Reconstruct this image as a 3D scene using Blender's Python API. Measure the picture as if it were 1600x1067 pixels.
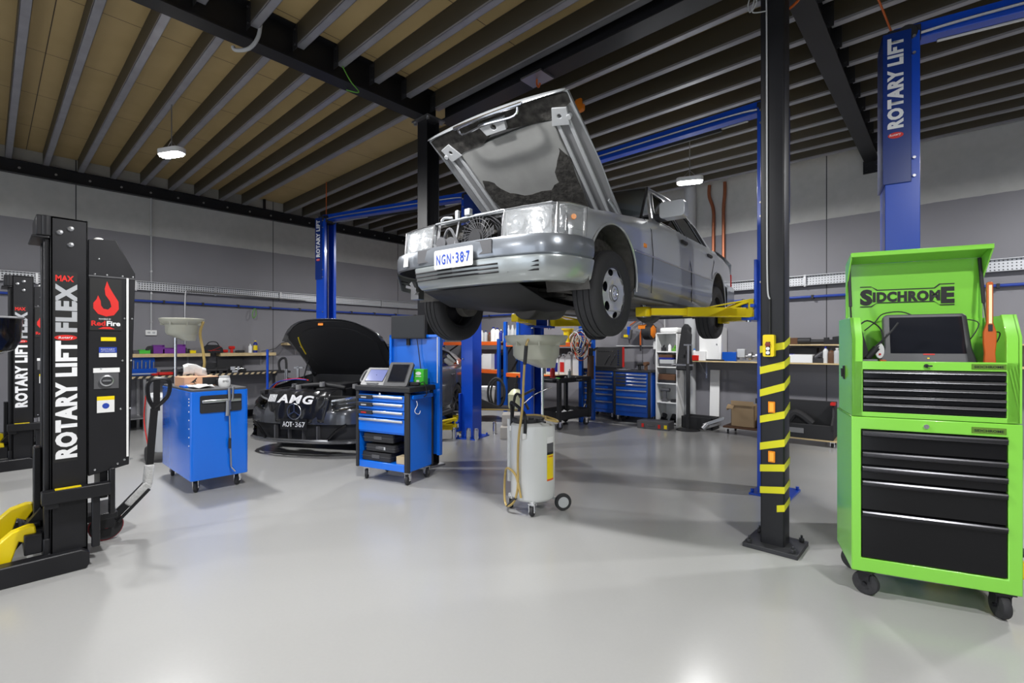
import bpy, bmesh, math, random
from mathutils import Vector, Matrix
from mathutils.geometry import tessellate_polygon
for o in list(bpy.data.objects): bpy.data.objects.remove(o)
random.seed(7)
SC = bpy.context.scene
COL = SC.collection
R = math.radians
# ---------------------------------------------------------------- camera
CAMH = 1.40; FPX = 752.0; YAW = R(42.5)
cd = bpy.data.cameras.new('camera'); cam = bpy.data.objects.new('camera', cd); COL.objects.link(cam)
cam.location = (0, 0, CAMH); cam.rotation_euler = (R(90), 0, YAW)
cd.sensor_width = 36; cd.lens = FPX/1600*36; cd.shift_y = 6.5/1600; cd.clip_start = .05
SC.camera = cam
# ---------------------------------------------------------------- world, light, exposure
w = bpy.data.worlds.new('sky'); SC.world = w; w.use_nodes = True
w.node_tree.nodes['Background'].inputs[0].default_value = (.80, .88, 1, 1)
w.node_tree.nodes['Background'].inputs[1].default_value = 2.6
SC.view_settings.view_transform = 'Standard'; SC.view_settings.look = 'None'
SC.view_settings.exposure = 0.0; SC.view_settings.gamma = 1; SC.view_settings.use_curve_mapping = False
LAMP_W = 120.0
LAMPS = [(-6.6, 1.43), (-2.6, 6.36), (-2.65, 1.45), (-6.87, 6.36), (1.5, 1.4), (1.5, 6.3), (-6.6, -3.4), (-2.6, -3.4), (1.5, -3.4)]
def area(name, loc, rot, sx, sy, power, col=(1, 1, 1)):
    l = bpy.data.lights.new(name, 'AREA'); l.shape = 'RECTANGLE'; l.size = sx; l.size_y = sy; l.energy = power; l.color = col
    o = bpy.data.objects.new(name, l); COL.objects.link(o); o.location = loc; o.rotation_euler = rot; return o
S_, C_ = math.sin(YAW), math.cos(YAW)
def at(px, py, X=None, Y=None, Z=None):
    """world point seen at a picture position on the plane X=, Y= or Z="""
    a = (px-800)/FPX; b = (540-py)/FPX; kx = -S_+a*C_; ky = C_+a*S_
    d = (Z-CAMH)/b if Z is not None else X/kx if X is not None else Y/ky
    return Vector((d*kx, d*ky, CAMH+b*d))
# ---------------------------------------------------------------- materials
MC = {}
def mat(name, col, rough=.5, metal=0.0, spec=.5, coat=0, emis=None, es=0, bump=0, bscale=40, var=0, vscale=5, trans=0, ior=1.45, alpha=1):
    if name in MC: return MC[name]
    m = bpy.data.materials.new(name); m.use_nodes = True; nt = m.node_tree; b = nt.nodes['Principled BSDF']
    i = b.inputs
    i['Base Color'].default_value = (*col, 1); i['Roughness'].default_value = rough; i['Metallic'].default_value = metal
    i['Specular IOR Level'].default_value = spec; i['Coat Weight'].default_value = coat; i['Coat Roughness'].default_value = .08
    i['Transmission Weight'].default_value = trans; i['IOR'].default_value = ior; i['Alpha'].default_value = alpha
    if emis: i['Emission Color'].default_value = (*emis, 1); i['Emission Strength'].default_value = es
    if bump or var:
        tc = nt.nodes.new('ShaderNodeTexCoord'); n = nt.nodes.new('ShaderNodeTexNoise'); n.inputs['Scale'].default_value = bscale if bump else vscale
        n.inputs['Detail'].default_value = 4
        nt.links.new(tc.outputs['Object'], n.inputs['Vector'])
        if bump:
            bp = nt.nodes.new('ShaderNodeBump'); bp.inputs['Strength'].default_value = bump; bp.inputs['Distance'].default_value = .01
            nt.links.new(n.outputs['Fac'], bp.inputs['Height']); nt.links.new(bp.outputs['Normal'], i['Normal'])
        if var:
            n2 = nt.nodes.new('ShaderNodeTexNoise'); n2.inputs['Scale'].default_value = vscale; n2.inputs['Detail'].default_value = 6
            nt.links.new(tc.outputs['Object'], n2.inputs['Vector'])
            r = nt.nodes.new('ShaderNodeValToRGB'); r.color_ramp.elements[0].position = .3; r.color_ramp.elements[1].position = .7
            r.color_ramp.elements[0].color = (*[c*(1-var) for c in col], 1); r.color_ramp.elements[1].color = (*[min(1, c*(1+var)) for c in col], 1)
            nt.links.new(n2.outputs['Fac'], r.inputs['Fac']); nt.links.new(r.outputs['Color'], i['Base Color'])
    MC[name] = m; return m
def glassmat(name, tint, gloss=.12):
    m = bpy.data.materials.new(name); m.use_nodes = True; nt = m.node_tree; nt.nodes.clear()
    o = nt.nodes.new('ShaderNodeOutputMaterial'); t = nt.nodes.new('ShaderNodeBsdfTransparent'); g = nt.nodes.new('ShaderNodeBsdfGlossy')
    g.inputs['Roughness'].default_value = .03; t.inputs['Color'].default_value = (*tint, 1)
    f = nt.nodes.new('ShaderNodeFresnel'); f.inputs['IOR'].default_value = 1.5; mx = nt.nodes.new('ShaderNodeMixShader')
    nt.links.new(f.outputs[0], mx.inputs[0]); nt.links.new(t.outputs[0], mx.inputs[1]); nt.links.new(g.outputs[0], mx.inputs[2]); nt.links.new(mx.outputs[0], o.inputs[0])
    return m
def ramp_mat(name, rough, fn, metal=0, coat=0):
    """a material whose colour comes from a little node program fn(nt, texcoord) -> colour socket"""
    m = bpy.data.materials.new(name); m.use_nodes = True; nt = m.node_tree; b = nt.nodes['Principled BSDF']
    tc = nt.nodes.new('ShaderNodeTexCoord'); b.inputs['Roughness'].default_value = rough; b.inputs['Metallic'].default_value = metal; b.inputs['Coat Weight'].default_value = coat
    nt.links.new(fn(nt, tc), b.inputs['Base Color']); return m
def nmath(nt, op, a, b=None):
    n = nt.nodes.new('ShaderNodeMath'); n.operation = op
    for k, v in enumerate((a, b)):
        if v is None: continue
        if isinstance(v, (int, float)): n.inputs[k].default_value = v
        else: nt.links.new(v, n.inputs[k])
    return n.outputs[0]
def nmix(nt, f, a, b):
    n = nt.nodes.new('ShaderNodeMix'); n.data_type = 'RGBA'
    if isinstance(f, (int, float)): n.inputs[0].default_value = f
    else: nt.links.new(f, n.inputs[0])
    for k, v in ((6, a), (7, b)):
        if isinstance(v, tuple): n.inputs[k].default_value = (*v, 1)
        else: nt.links.new(v, n.inputs[k])
    return n.outputs[2]
def noise(nt, tc, sc, det=5):
    n = nt.nodes.new('ShaderNodeTexNoise'); n.inputs['Scale'].default_value = sc; n.inputs['Detail'].default_value = det
    nt.links.new(tc.outputs['Object'], n.inputs['Vector']); return n.outputs['Fac']
def sep(nt, tc):
    s = nt.nodes.new('ShaderNodeSeparateXYZ'); nt.links.new(tc.outputs['Object'], s.inputs[0]); return s.outputs
def wall_fn(axis, off, zline):
    def fn(nt, tc):
        s = sep(nt, tc); n = noise(nt, tc, 1.2); n2 = noise(nt, tc, 9)
        paint = nmix(nt, n, (.185, .182, .200), (.232, .229, .248))
        conc = nmix(nt, n, (.40, .402, .385), (.56, .56, .535)); conc = nmix(nt, nmath(nt, 'MULTIPLY', n2, .35), conc, (.22, .22, .215))
        up = nmath(nt, 'GREATER_THAN', nmath(nt, 'ADD', s[2], nmath(nt, 'MULTIPLY', n2, .02)), zline+.01)
        c = nmix(nt, up, paint, conc)
        j = nmath(nt, 'LESS_THAN', nmath(nt, 'MODULO', nmath(nt, 'ADD', s[axis], off), 3.03), .014)
        return nmix(nt, j, c, (.03, .03, .035))
    return fn
def floor_fn(nt, tc):
    n = noise(nt, tc, .7); n2 = noise(nt, tc, 60, 2)
    c = nmix(nt, n, (.345, .345, .34), (.40, .397, .385)); return nmix(nt, nmath(nt, 'MULTIPLY', n2, .25), c, (.31, .31, .305))
def ply_fn(nt, tc):
    s = sep(nt, tc); n = noise(nt, tc, 2.5); c = nmix(nt, n, (.40, .295, .13), (.54, .405, .20))
    j = nmath(nt, 'LESS_THAN', nmath(nt, 'MODULO', nmath(nt, 'ADD', s[0], 50), 1.2), .008)
    j2 = nmath(nt, 'LESS_THAN', nmath(nt, 'MODULO', nmath(nt, 'ADD', s[1], 50), 2.4), .008)
    return nmix(nt, nmath(nt, 'MAXIMUM', j, j2), c, (.05, .035, .02))
M = dict(
 vinyl=mat('black vinyl cover', (.014, .014, .016), .22, coat=.3), floor=ramp_mat('epoxy floor', .21, floor_fn), ply=ramp_mat('particleboard ceiling', .6, ply_fn),
 wl=ramp_mat('left wall paint and concrete', .55, wall_fn(1, 50*3.03-.957, 3.32)), wb=ramp_mat('back wall paint and concrete', .55, wall_fn(0, 50*3.03+1.42, 3.32)),
 joist=mat('galvanised joist', (.33, .33, .36), .40, .45, var=.1), black=mat('black painted steel', (.012, .012, .014), .40, 0, .38, var=.2, vscale=3),
 blackmat=mat('matt black plastic', (.020, .020, .022), .6), rubber=mat('black rubber', (.028, .028, .030), .75, bump=.2, bscale=60),
 gloss=mat('gloss black enamel', (.006, .006, .007), .14, 0, .28, coat=.15), grey=mat('dark grey plastic', (.085, .085, .09), .5),
 midgrey=mat('mid grey plastic', (.22, .22, .225), .45), white=mat('white enamel', (.78, .78, .77), .35), whitep=mat('white paper', (.72, .72, .71), .7),
 blue=mat('bright blue enamel', (.003, .15, .74), .22, 0, .5, coat=.5), dblue=mat('lift blue enamel', (.003, .065, .52), .28, 0, .5, coat=.4),
 cabblue=mat('cabinet blue enamel', (.004, .075, .42), .28, 0, .5, coat=.3), yellow=mat('yellow enamel', (.82, .62, .005), .32, coat=.2), tape=mat('yellow hazard tape', (.64, .60, .008), .45),
 green=mat('lime green enamel', (.235, .64, .065), .25, 0, .5, coat=.5), orange=mat('orange racking enamel', (.75, .12, .015), .4), chrome=mat('chrome', (.80, .80, .82), .12, 1),
 alu=mat('brushed aluminium', (.62, .63, .65), .28, 1), steel=mat('dull zinc steel', (.42, .42, .43), .4, 1), red=mat('red plastic', (.55, .015, .01), .4),
 wood=mat('pale plywood shelf', (.56, .43, .23), .55, var=.15, vscale=8), copper=mat('copper pipe', (.35, .12, .06), .4, .6), pipeblue=mat('blue air pipe', (.015, .05, .32), .4),
 cream=mat('cream polypropylene', (.42, .42, .35), .32, coat=.2), tank=mat('light grey tank enamel', (.60, .61, .60), .3, coat=.3), hose=mat('amber hose', (.42, .30, .10), .3),
 silver=mat('silver car paint', (.50, .52, .54), .28, .45, coat=.9), clad=mat('grey blue cladding paint', (.22, .245, .29), .32, .4, coat=.6), darkcar=mat('dark grey metallic paint', (.10, .104, .115), .2, .5, coat=.9),
 liner=mat('grey hood liner', (.30, .30, .29), .8, var=.12, vscale=4), soot=mat('burnt dark liner', (.045, .042, .038), .9, var=.6, vscale=20, bump=.5, bscale=50),
 under=mat('underbody dirt', (.10, .095, .088), .7, var=.4, vscale=6, bump=.3), lens=mat('clear lamp lens', (.75, .77, .78), .12, .35, coat=1), fluted=mat('fluted lamp glass', (.60, .62, .63), .10, 0, .6, bump=.3, bscale=35, alpha=.20, coat=1), web=mat('dull olive joist web', (.085, .076, .058), .5, .3), refl=mat('lamp reflector', (.60, .61, .62), .18, .8, bump=.25, bscale=30),
 amber=mat('amber lens', (.80, .25, .01), .2), orangep=mat('orange plastic', (.80, .22, .012), .35), card=mat('brown cardboard', (.40, .28, .16), .8), greybox=mat('grey cardboard', (.46, .43, .38), .8),
 purple=mat('purple plastic', (.16, .03, .26), .4), bgreen=mat('green box print', (.06, .50, .04), .5), beige=mat('beige tape', (.5, .4, .25), .6),
 screen=mat('lit tablet screen', (.05, .06, .12), .15, emis=(.22, .25, .55), es=.8), dscreen=mat('dark glass screen', (.012, .013, .018), .06, 0, .6), lamp=mat('led diffuser', (1, 1, 1), .5, emis=(1, .98, .95), es=60),
 galv=mat('galvanised perforated tray', (.50, .51, .53), .4, .7), glass=glassmat('car window glass', (.35, .38, .38)), clearglass=glassmat('lamp cover glass', (.93, .94, .95)), trlens=mat('translucent jug', (.72, .74, .74), .35, trans=.15), navy=mat('navy print', (.01, .02, .22), .4),
 txtw=mat('white lettering', (.80, .80, .81), .5), txtg=mat('grey lettering', (.40, .41, .43), .5), txtr=mat('red lettering', (.62, .02, .015), .5), txtb=mat('blue lettering', (.015, .05, .35), .5), txtk=mat('black lettering', (.012, .012, .012), .5), txtgold=mat('dark gold lettering', (.30, .33, .10), .5),
 cloth=mat('black cloth', (.018, .018, .02), .9, bump=.4), fabric=mat('grey fabric', (.10, .10, .11), .9), brown=mat('dark brown grease gun', (.10, .045, .02), .5), grass=mat('green hose', (.10, .30, .03), .5), conc=mat('bracket steel', (.05, .05, .055), .5, .5), lightgrey=mat('light grey paint', (.45, .46, .47), .5), pale=mat('yellowish jug', (.62, .63, .42), .4),
)
def perf_fn(nt, tc):
    v = nt.nodes.new('ShaderNodeTexVoronoi'); v.inputs['Scale'].default_value = 26; v.inputs['Randomness'].default_value = 0
    nt.links.new(tc.outputs['Object'], v.inputs['Vector'])
    return nmix(nt, nmath(nt, 'LESS_THAN', v.outputs['Distance'], .36), (.52, .53, .55), (.05, .05, .055))
M['tray'] = ramp_mat('perforated tray steel', .4, perf_fn, .4)
def peg_fn(nt, tc):
    v = nt.nodes.new('ShaderNodeTexVoronoi'); v.inputs['Scale'].default_value = 45; v.inputs['Randomness'].default_value = 0
    nt.links.new(tc.outputs['Object'], v.inputs['Vector'])
    return nmix(nt, nmath(nt, 'LESS_THAN', v.outputs['Distance'], .27), (.006, .13, .62), (.003, .03, .16))
M['peg'] = ramp_mat('perforated blue panel', .3, peg_fn, 0, .3)
M['green2'] = mat('olive badge', (.10, .22, .02), .4)
M['orangep2'] = mat('dark orange plastic', (.50, .10, .012), .35)
M['strip'] = mat('amber light strip', (.85, .75, .45), .3)
M['peach'] = mat('peach cardboard', (.65, .36, .22), .7)
M['dblue2'] = mat('navy lift cover', (.003, .028, .20), .3, coat=.4)
M['redring'] = mat('dark red wheel edge', (.25, .01, .02), .4); M['wrap'] = mat('crumpled clear wrap', (.55, .55, .55), .25, bump=.8, bscale=40)
M['pull2'] = mat('polished drawer pull', (.17, .17, .18), .2, .9)
M['pull'] = mat('dark anodised drawer pull', (.05, .05, .055), .22, .85)
# ---------------------------------------------------------------- mesh builder
class MB:
    def __init__(s): s.v = []; s.f = []; s.mi = []; s.ad = []
    def each(s, name, mats, parent=None, group=1, **k):
        """build every `group` consecutive pieces as a mesh of its own"""
        for i in range(0, len(s.ad), group):
            b = MB()
            for vs, fs, mi in s.ad[i:i+group]: b.add(vs, fs, mi)
            o = b.build(name, mats, parent, **k)
        return o
    def add(s, vs, fs, mi=0):
        vs = list(vs); s.ad.append((vs, list(fs), mi)); n = len(s.v); s.v += [Vector(v) for v in vs]
        for f in fs: s.f.append([i+n for i in f]); s.mi.append(mi)
        return s
    def bx(s, x0, y0, z0, x1, y1, z1, mi=0):
        vs = [(x, y, z) for x in (x0, x1) for y in (y0, y1) for z in (z0, z1)]
        return s.add(vs, [(0, 1, 3, 2), (4, 6, 7, 5), (0, 4, 5, 1), (2, 3, 7, 6), (0, 2, 6, 4), (1, 5, 7, 3)], mi)
    def box(s, c, d, rot=None, mi=0):
        m = (rot.to_matrix() if hasattr(rot, 'to_matrix') else rot) if rot is not None else Matrix.Identity(3)
        c = Vector(c); vs = [c+m@Vector((x*d[0]/2, y*d[1]/2, z*d[2]/2)) for x in (-1, 1) for y in (-1, 1) for z in (-1, 1)]
        return s.add(vs, [(0, 1, 3, 2), (4, 6, 7, 5), (0, 4, 5, 1), (2, 3, 7, 6), (0, 2, 6, 4), (1, 5, 7, 3)], mi)
    def bar(s, p, q, wd, h, up=(0, 0, 1), mi=0):
        p, q = Vector(p), Vector(q); d = (q-p).normalized(); u = Vector(up); r = d.cross(u).normalized(); u = r.cross(d).normalized()
        vs = [a+r*i*wd/2+u*j*h/2 for a in (p, q) for i in (-1, 1) for j in (-1, 1)]
        return s.add(vs, [(0, 1, 3, 2), (4, 6, 7, 5), (0, 4, 5, 1), (2, 3, 7, 6), (0, 2, 6, 4), (1, 5, 7, 3)], mi)
    def cyl(s, p, q, r, n=20, r2=None, mi=0):
        p, q = Vector(p), Vector(q); r2 = r if r2 is None else r2; d = (q-p).normalized()
        a = d.orthogonal().normalized(); b = d.cross(a)
        vs = []
        for c, rr in ((p, r), (q, r2)):
            vs += [c+(a*math.cos(2*math.pi*k/n)+b*math.sin(2*math.pi*k/n))*rr for k in range(n)]
        fs = [(k, (k+1) % n, n+(k+1) % n, n+k) for k in range(n)]+[tuple(range(n))[::-1], tuple(range(n, 2*n))]
        return s.add(vs, fs, mi)
    def tube(s, pts, r, n=8, closed=False, smooth=True, mi=0):
        P = [Vector(p) for p in pts]
        if smooth and len(P) > 2:
            Q = []; m = len(P); rng = range(m if closed else m-1)
            for i in rng:
                p0 = P[(i-1) % m] if (closed or i > 0) else P[0]; p1 = P[i]; p2 = P[(i+1) % m]; p3 = P[(i+2) % m] if (closed or i+2 < m) else P[-1]
                for k in range(5):
                    t = k/5; Q.append(.5*((2*p1)+(-p0+p2)*t+(2*p0-5*p1+4*p2-p3)*t*t+(-p0+3*p1-3*p2+p3)*t**3))
            if not closed: Q.append(P[-1])
            P = Q
        m = len(P); vs = []; a = None
        for i in range(m):
            d = (P[(i+1) % m]-P[i-1]) if closed else (P[min(i+1, m-1)]-P[max(i-1, 0)])
            if d.length < 1e-9: d = Vector((0, 0, 1))
            d.normalize()
            a = d.orthogonal().normalized() if a is None else (a-d*a.dot(d)).normalized()
            b = d.cross(a)
            vs += [P[i]+(a*math.cos(2*math.pi*k/n)+b*math.sin(2*math.pi*k/n))*r for k in range(n)]
        fs = []
        for i in range(m if closed else m-1):
            j = (i+1) % m
            fs += [(i*n+k, i*n+(k+1) % n, j*n+(k+1) % n, j*n+k) for k in range(n)]
        if not closed: fs += [tuple(range(n))[::-1], tuple(range((m-1)*n, m*n))]
        return s.add(vs, fs, mi)
    def lathe(s, prof, c=(0, 0, 0), axis=(0, 0, 1), n=32, mi=0, sx=1, sy=1):
        ax = Vector(axis).normalized(); c = Vector(c)
        if abs(ax.z) > .99: a, b = Vector((1, 0, 0)), Vector((0, 1, 0))*(1 if ax.z > 0 else -1)
        else: a = Vector((0, 0, 1)); b = ax.cross(a).normalized(); a = b.cross(ax)
        vs = []
        for r, h in prof: vs += [c+ax*h+(a*math.cos(2*math.pi*k/n)*sx+b*math.sin(2*math.pi*k/n)*sy)*max(r, 1e-5) for k in range(n)]
        fs = []
        for i in range(len(prof)-1): fs += [(i*n+k, i*n+(k+1) % n, (i+1)*n+(k+1) % n, (i+1)*n+k) for k in range(n)]
        return s.add(vs, fs, mi)
    def poly(s, loops, mp, t0, t1, mi=0):
        """outline (with holes) extruded from t0 to t1; mp(u, v, t) gives the point"""
        tri = tessellate_polygon([[Vector((u, v, 0)) for u, v in L] for L in loops]); flat = [p for L in loops for p in L]; N = len(flat)
        vs = [mp(u, v, t0) for u, v in flat]+[mp(u, v, t1) for u, v in flat]
        fs = [tuple(t) for t in tri]+[tuple(i+N for i in t)[::-1] for t in tri]; o = 0
        for L in loops:
            m = len(L); fs += [(o+k, o+(k+1) % m, N+o+(k+1) % m, N+o+k) for k in range(m)]; o += m
        return s.add(vs, fs, mi)
    def prism(s, pts, axis, a0, a1, mi=0):
        mp = {'x': lambda u, v, t: (t, u, v), 'y': lambda u, v, t: (u, t, v), 'z': lambda u, v, t: (u, v, t)}[axis]
        return s.poly([pts], mp, a0, a1, mi)
    def grid(s, rows, mi=0):
        n = len(rows[0]); vs = [p for r in rows for p in r]
        return s.add(vs, [(i*n+k, i*n+k+1, (i+1)*n+k+1, (i+1)*n+k) for i in range(len(rows)-1) for k in range(n-1)], mi)
    def build(s, name, mats, parent=None, bevel=0, smooth=True, solid=0, sub=0, ang=35, seg=2, merge=False):
        me = bpy.data.meshes.new(name); me.from_pydata([tuple(v) for v in s.v], [], s.f)
        for m in (mats if isinstance(mats, (list, tuple)) else [mats]): me.materials.append(M[m] if isinstance(m, str) else m)
        for p, k in zip(me.polygons, s.mi): p.material_index = k
        bm = bmesh.new(); bm.from_mesh(me)
        if merge: bmesh.ops.remove_doubles(bm, verts=bm.verts, dist=1e-4)
        bmesh.ops.recalc_face_normals(bm, faces=bm.faces); bm.to_mesh(me); bm.free()
        if smooth:
            me.polygons.foreach_set('use_smooth', [True]*len(me.polygons)); me.set_sharp_from_angle(angle=R(ang))
        o = bpy.data.objects.new(name, me); COL.objects.link(o)
        if parent: o.parent = parent
        if solid: m = o.modifiers.new('s', 'SOLIDIFY'); m.thickness = solid; m.offset = 0
        if bevel:
            m = o.modifiers.new('b', 'BEVEL'); m.width = bevel; m.segments = seg; m.limit_method = 'ANGLE'; m.angle_limit = R(40); m.harden_normals = False
        if sub: m = o.modifiers.new('u', 'SUBSURF'); m.levels = sub; m.render_levels = sub
        return o
def circ(cx, cy, r, n=24, ry=None): return [(cx+r*math.cos(2*math.pi*k/n), cy+(ry or r)*math.sin(2*math.pi*k/n)) for k in range(n)]
def rrect(x0, y0, x1, y1, r, n=4):
    out = []
    for cx, cy, a in ((x1-r, y1-r, 0), (x0+r, y1-r, 90), (x0+r, y0+r, 180), (x1-r, y0+r, 270)):
        out += [(cx+r*math.cos(R(a+90*k/n)), cy+r*math.sin(R(a+90*k/n))) for k in range(n+1)]
    return out
def tag(o, label, cat, group=None, kind=None):
    if label: o['label'] = label
    if cat: o['category'] = cat
    if group: o['group'] = group
    if kind: o['kind'] = kind
    return o
def thing(name, label, cat, loc=(0, 0, 0), rz=0, group=None):
    o = bpy.data.objects.new(name, None); o.empty_display_size = .1; COL.objects.link(o); o.location = loc; o.rotation_euler = (0, 0, rz)
    return tag(o, label, cat, group)
def struct(name, mb, m, parent=None, **k):
    o = mb.build(name, m, parent, **k)
    if parent is None: o['kind'] = 'structure'
    return o
def copytree(o, parent=None, label=None, **kw):
    c = o.copy(); COL.objects.link(c)
    if parent: c.parent = parent
    if label: c['label'] = label
    for k, v in kw.items(): setattr(c, k, v)
    for ch in [x for x in bpy.data.objects if x.parent == o]: copytree(ch, c)
    return c
def text(s, h, m, parent, org, xd, ud, name='lettering', bold=0.0, sx=1.0, align='LEFT', depth=.0008, fit=None, shear=0, space=1):
    """lettering as flat raised mesh; h is the capital height, fit the wanted overall width"""
    cu = bpy.data.curves.new(name, 'FONT'); cu.body = s; cu.size = 1; cu.offset = bold; cu.extrude = 0; cu.align_x = align; cu.shear = shear; cu.resolution_u = 3; cu.space_character = space
    tmp = bpy.data.objects.new(name, cu); me = bpy.data.meshes.new_from_object(tmp); bpy.data.objects.remove(tmp)
    xd = Vector(xd).normalized(); ud = Vector(ud).normalized(); nd = xd.cross(ud)
    xs = [v.co.x for v in me.vertices]; x0, x1 = min(xs), max(xs); k = h/.73
    kx = fit/(x1-x0) if fit else k*sx
    off = {'LEFT': x0, 'CENTER': (x0+x1)/2, 'RIGHT': x1}[align]
    for v in me.vertices: v.co = Vector(org)+xd*(v.co.x-off)*kx+ud*v.co.y*k+nd*depth
    me.materials.append(M[m] if isinstance(m, str) else m)
    o = bpy.data.objects.new(name, me); COL.objects.link(o)
    if parent: o.parent = parent
    return o
def decal(name, parent, m, org, xd, ud, w_, h_, depth=.0005):
    xd = Vector(xd).normalized(); ud = Vector(ud).normalized(); nd = xd.cross(ud); o = Vector(org)
    return MB().add([o+xd*a*w_/2+ud*b*h_/2+nd*t for t in (0, depth) for a, b in ((-1, -1), (1, -1), (1, 1), (-1, 1))], [(0, 3, 2, 1), (4, 5, 6, 7), (0, 1, 5, 4), (1, 2, 6, 5), (2, 3, 7, 6), (3, 0, 4, 7)]).build(name, m, parent, smooth=False)
# ================================================================ the room
XL, YB, XR, YF, ZC = -10.35, 8.6, 6.0, -7.0, 4.37
struct('floor', MB().bx(XL-.2, YF-.2, -.15, XR+.2, YB+.2, 0), 'floor', smooth=False)
struct('ceiling', MB().bx(XL-.2, YF-.2, ZC, XR+.2, YB+.2, ZC+.1), 'ply', smooth=False)
struct('wall_left', MB().bx(XL-.2, YF-.2, 0, XL, YB+.2, ZC), 'wl', smooth=False)
struct('wall_back', MB().bx(XL, YB, 0, XR, YB+.2, ZC), 'wb', smooth=False)
struct('wall_right', MB().bx(XR, YF, 0, XR+.2, YB, ZC), 'wl', smooth=False)
# the wall behind the camera has two open roller doors
wf = MB(); ops = [(-8.6, -4.6), (-3.0, 1.4), (2.8, 5.4)]; xx = XL
for a, b in ops: wf.bx(xx, YF-.2, 0, a, YF, ZC); wf.bx(a, YF-.2, 3.3, b, YF, ZC); xx = b
wf.bx(xx, YF-.2, 0, XR, YF, ZC); struct('wall_front', wf, 'wb', smooth=False)
struct('ground_outside', MB().bx(-16, YF-12, -.2, 12, YF-.2, -.05), mat('driveway concrete', (.35, .35, .34), .8, var=.1, vscale=1), smooth=False).name = 'ground'
# black ledger beam on the left wall, with its bolts and joist cleats
lb = MB().bx(XL, YF, 3.98, XL+.05, YB, 4.16).bx(XL, YF, 3.97, XL+.10, YB, 3.985).bx(XL, YF, 4.155, XL+.10, YB, 4.165)
led = struct('beam_left', lb, 'black', bevel=.002)
bo = MB()
for k in range(-10, 21):
    y = .209+.4*k+.12
    if y < YB: bo.cyl((XL+.05, y, 4.06), (XL+.065, y, 4.06), .017, 8)
bo.build('bolt_heads', 'steel', led)
cl = MB()
for k in range(-10, 21):
    y = .209+.4*k
    if y < YB-.05: cl.bx(XL+.02, y-.02, 4.165, XL+.06, y+.02, 4.37)
cl.build('joist_cleats', 'black', led)
# girders: I sections of black steel
def ibeam(p, q, wd, h, tf=.014):
    b = MB(); p, q = Vector(p), Vector(q); u = Vector((0, 0, 1))
    b.bar(p+u*tf/2, q+u*tf/2, wd, tf); b.bar(p+u*(h-tf/2), q+u*(h-tf/2), wd, tf); b.bar(p+u*h/2, q+u*h/2, .012, h-2*tf); return b
GA, GB = -4.555, -.86
struct('beam_girder', ibeam((GA, YF, 4.04), (GA, 3.62, 4.04), .17, .33), 'black', bevel=.002)
struct('beam_girder', ibeam((GB, YF, 4.04), (GB, YB, 4.04), .17, .33), 'black', bevel=.002)
struct('beam_girder', ibeam((-4.47, 3.70, 4.04), (GB-.08, 3.70, 4.04), .20, .33), 'black', bevel=.002)
struct('beam_girder', ibeam((5.0, YF, 4.04), (5.0, YB, 4.04), .17, .33), 'black', bevel=.002)
eb = MB().bx(GB-.10, YB-.03, 3.88, GB+.10, YB, 4.06)
for i in (-.06, .06):
    for z in (3.92, 3.99): eb.cyl((GB+i, YB-.05, z), (GB+i, YB-.03, z), .014, 8)
struct('trim_1', eb, 'black')
# joists: C sections, each its own length of steel
def joist(x0, x1, y, zb=4.16):
    h = 4.37-zb
    b = MB().bx(x0, y, zb+.018, x1, y+.003, zb+h, mi=1).bx(x0, y-.001, zb, x1, y+.004, zb+.018).bx(x0, y, zb, x1, y+.070, zb+.003).bx(x0, y+.067, zb, x1, y+.070, zb+.018).bx(x0, y, zb+h-.004, x1, y+.06, zb+h-.001)
    return struct('ceiling_beam', b, ['joist', 'web'], smooth=False)
def cleats(xg, s, ys):
    b = MB()
    for y in ys:
        b.bx(xg, y-.006, 4.14, xg+s*.09, y, 4.35)
        for z in (4.18, 4.32): b.cyl((xg+s*.06, y-.02, z), (xg+s*.06, y-.006, z), .011, 8)
    struct('trim_2', b, 'conc')
ysA = []
k = -17
while .18+.4*k < YB-.1:
    y = .18+.4*k; k += 1
    if y < YF+.1: continue
    if y < 3.5: joist(XL+.05, GA-.09, y); ysA.append(y)
    elif y > 3.85: joist(XL+.05, GB-.09, y)
ysM = [.33+.4*k for k in range(-17, 9) if .33+.4*k > YF+.1]
for y in ysM: joist(GA+.085, GB-.09, y)
cleats(GA+.02, 1, ysM)
ysR = [.10+.4*k for k in range(-17, 22) if YF+.1 < .10+.4*k < YB-.08]
for y in ysR: joist(GB+.085, 4.91, y)
cleats(GB+.02, 1, ysR)
# columns
def shs(x0, y0, x1, y1, z0, z1, r=.012): return MB().poly([rrect(x0, y0, x1, y1, r)], lambda u, v, t: (u, v, t), z0, z1)
c1 = struct('column', shs(-.993, 3.65, -.843, 3.80, .03, 4.04), 'black')
bp = MB().bx(-1.085, 3.565, .0, -.745, 3.885, .03)
for x in (-1.05, -.78):
    for y in (3.60, 3.85): bp.cyl((x, y, .03), (x, y, .055), .018, 6); bp.cyl((x, y, .055), (x, y, .075), .008, 8)
bp.build('base_plate', 'conc', c1, bevel=.003)
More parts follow.
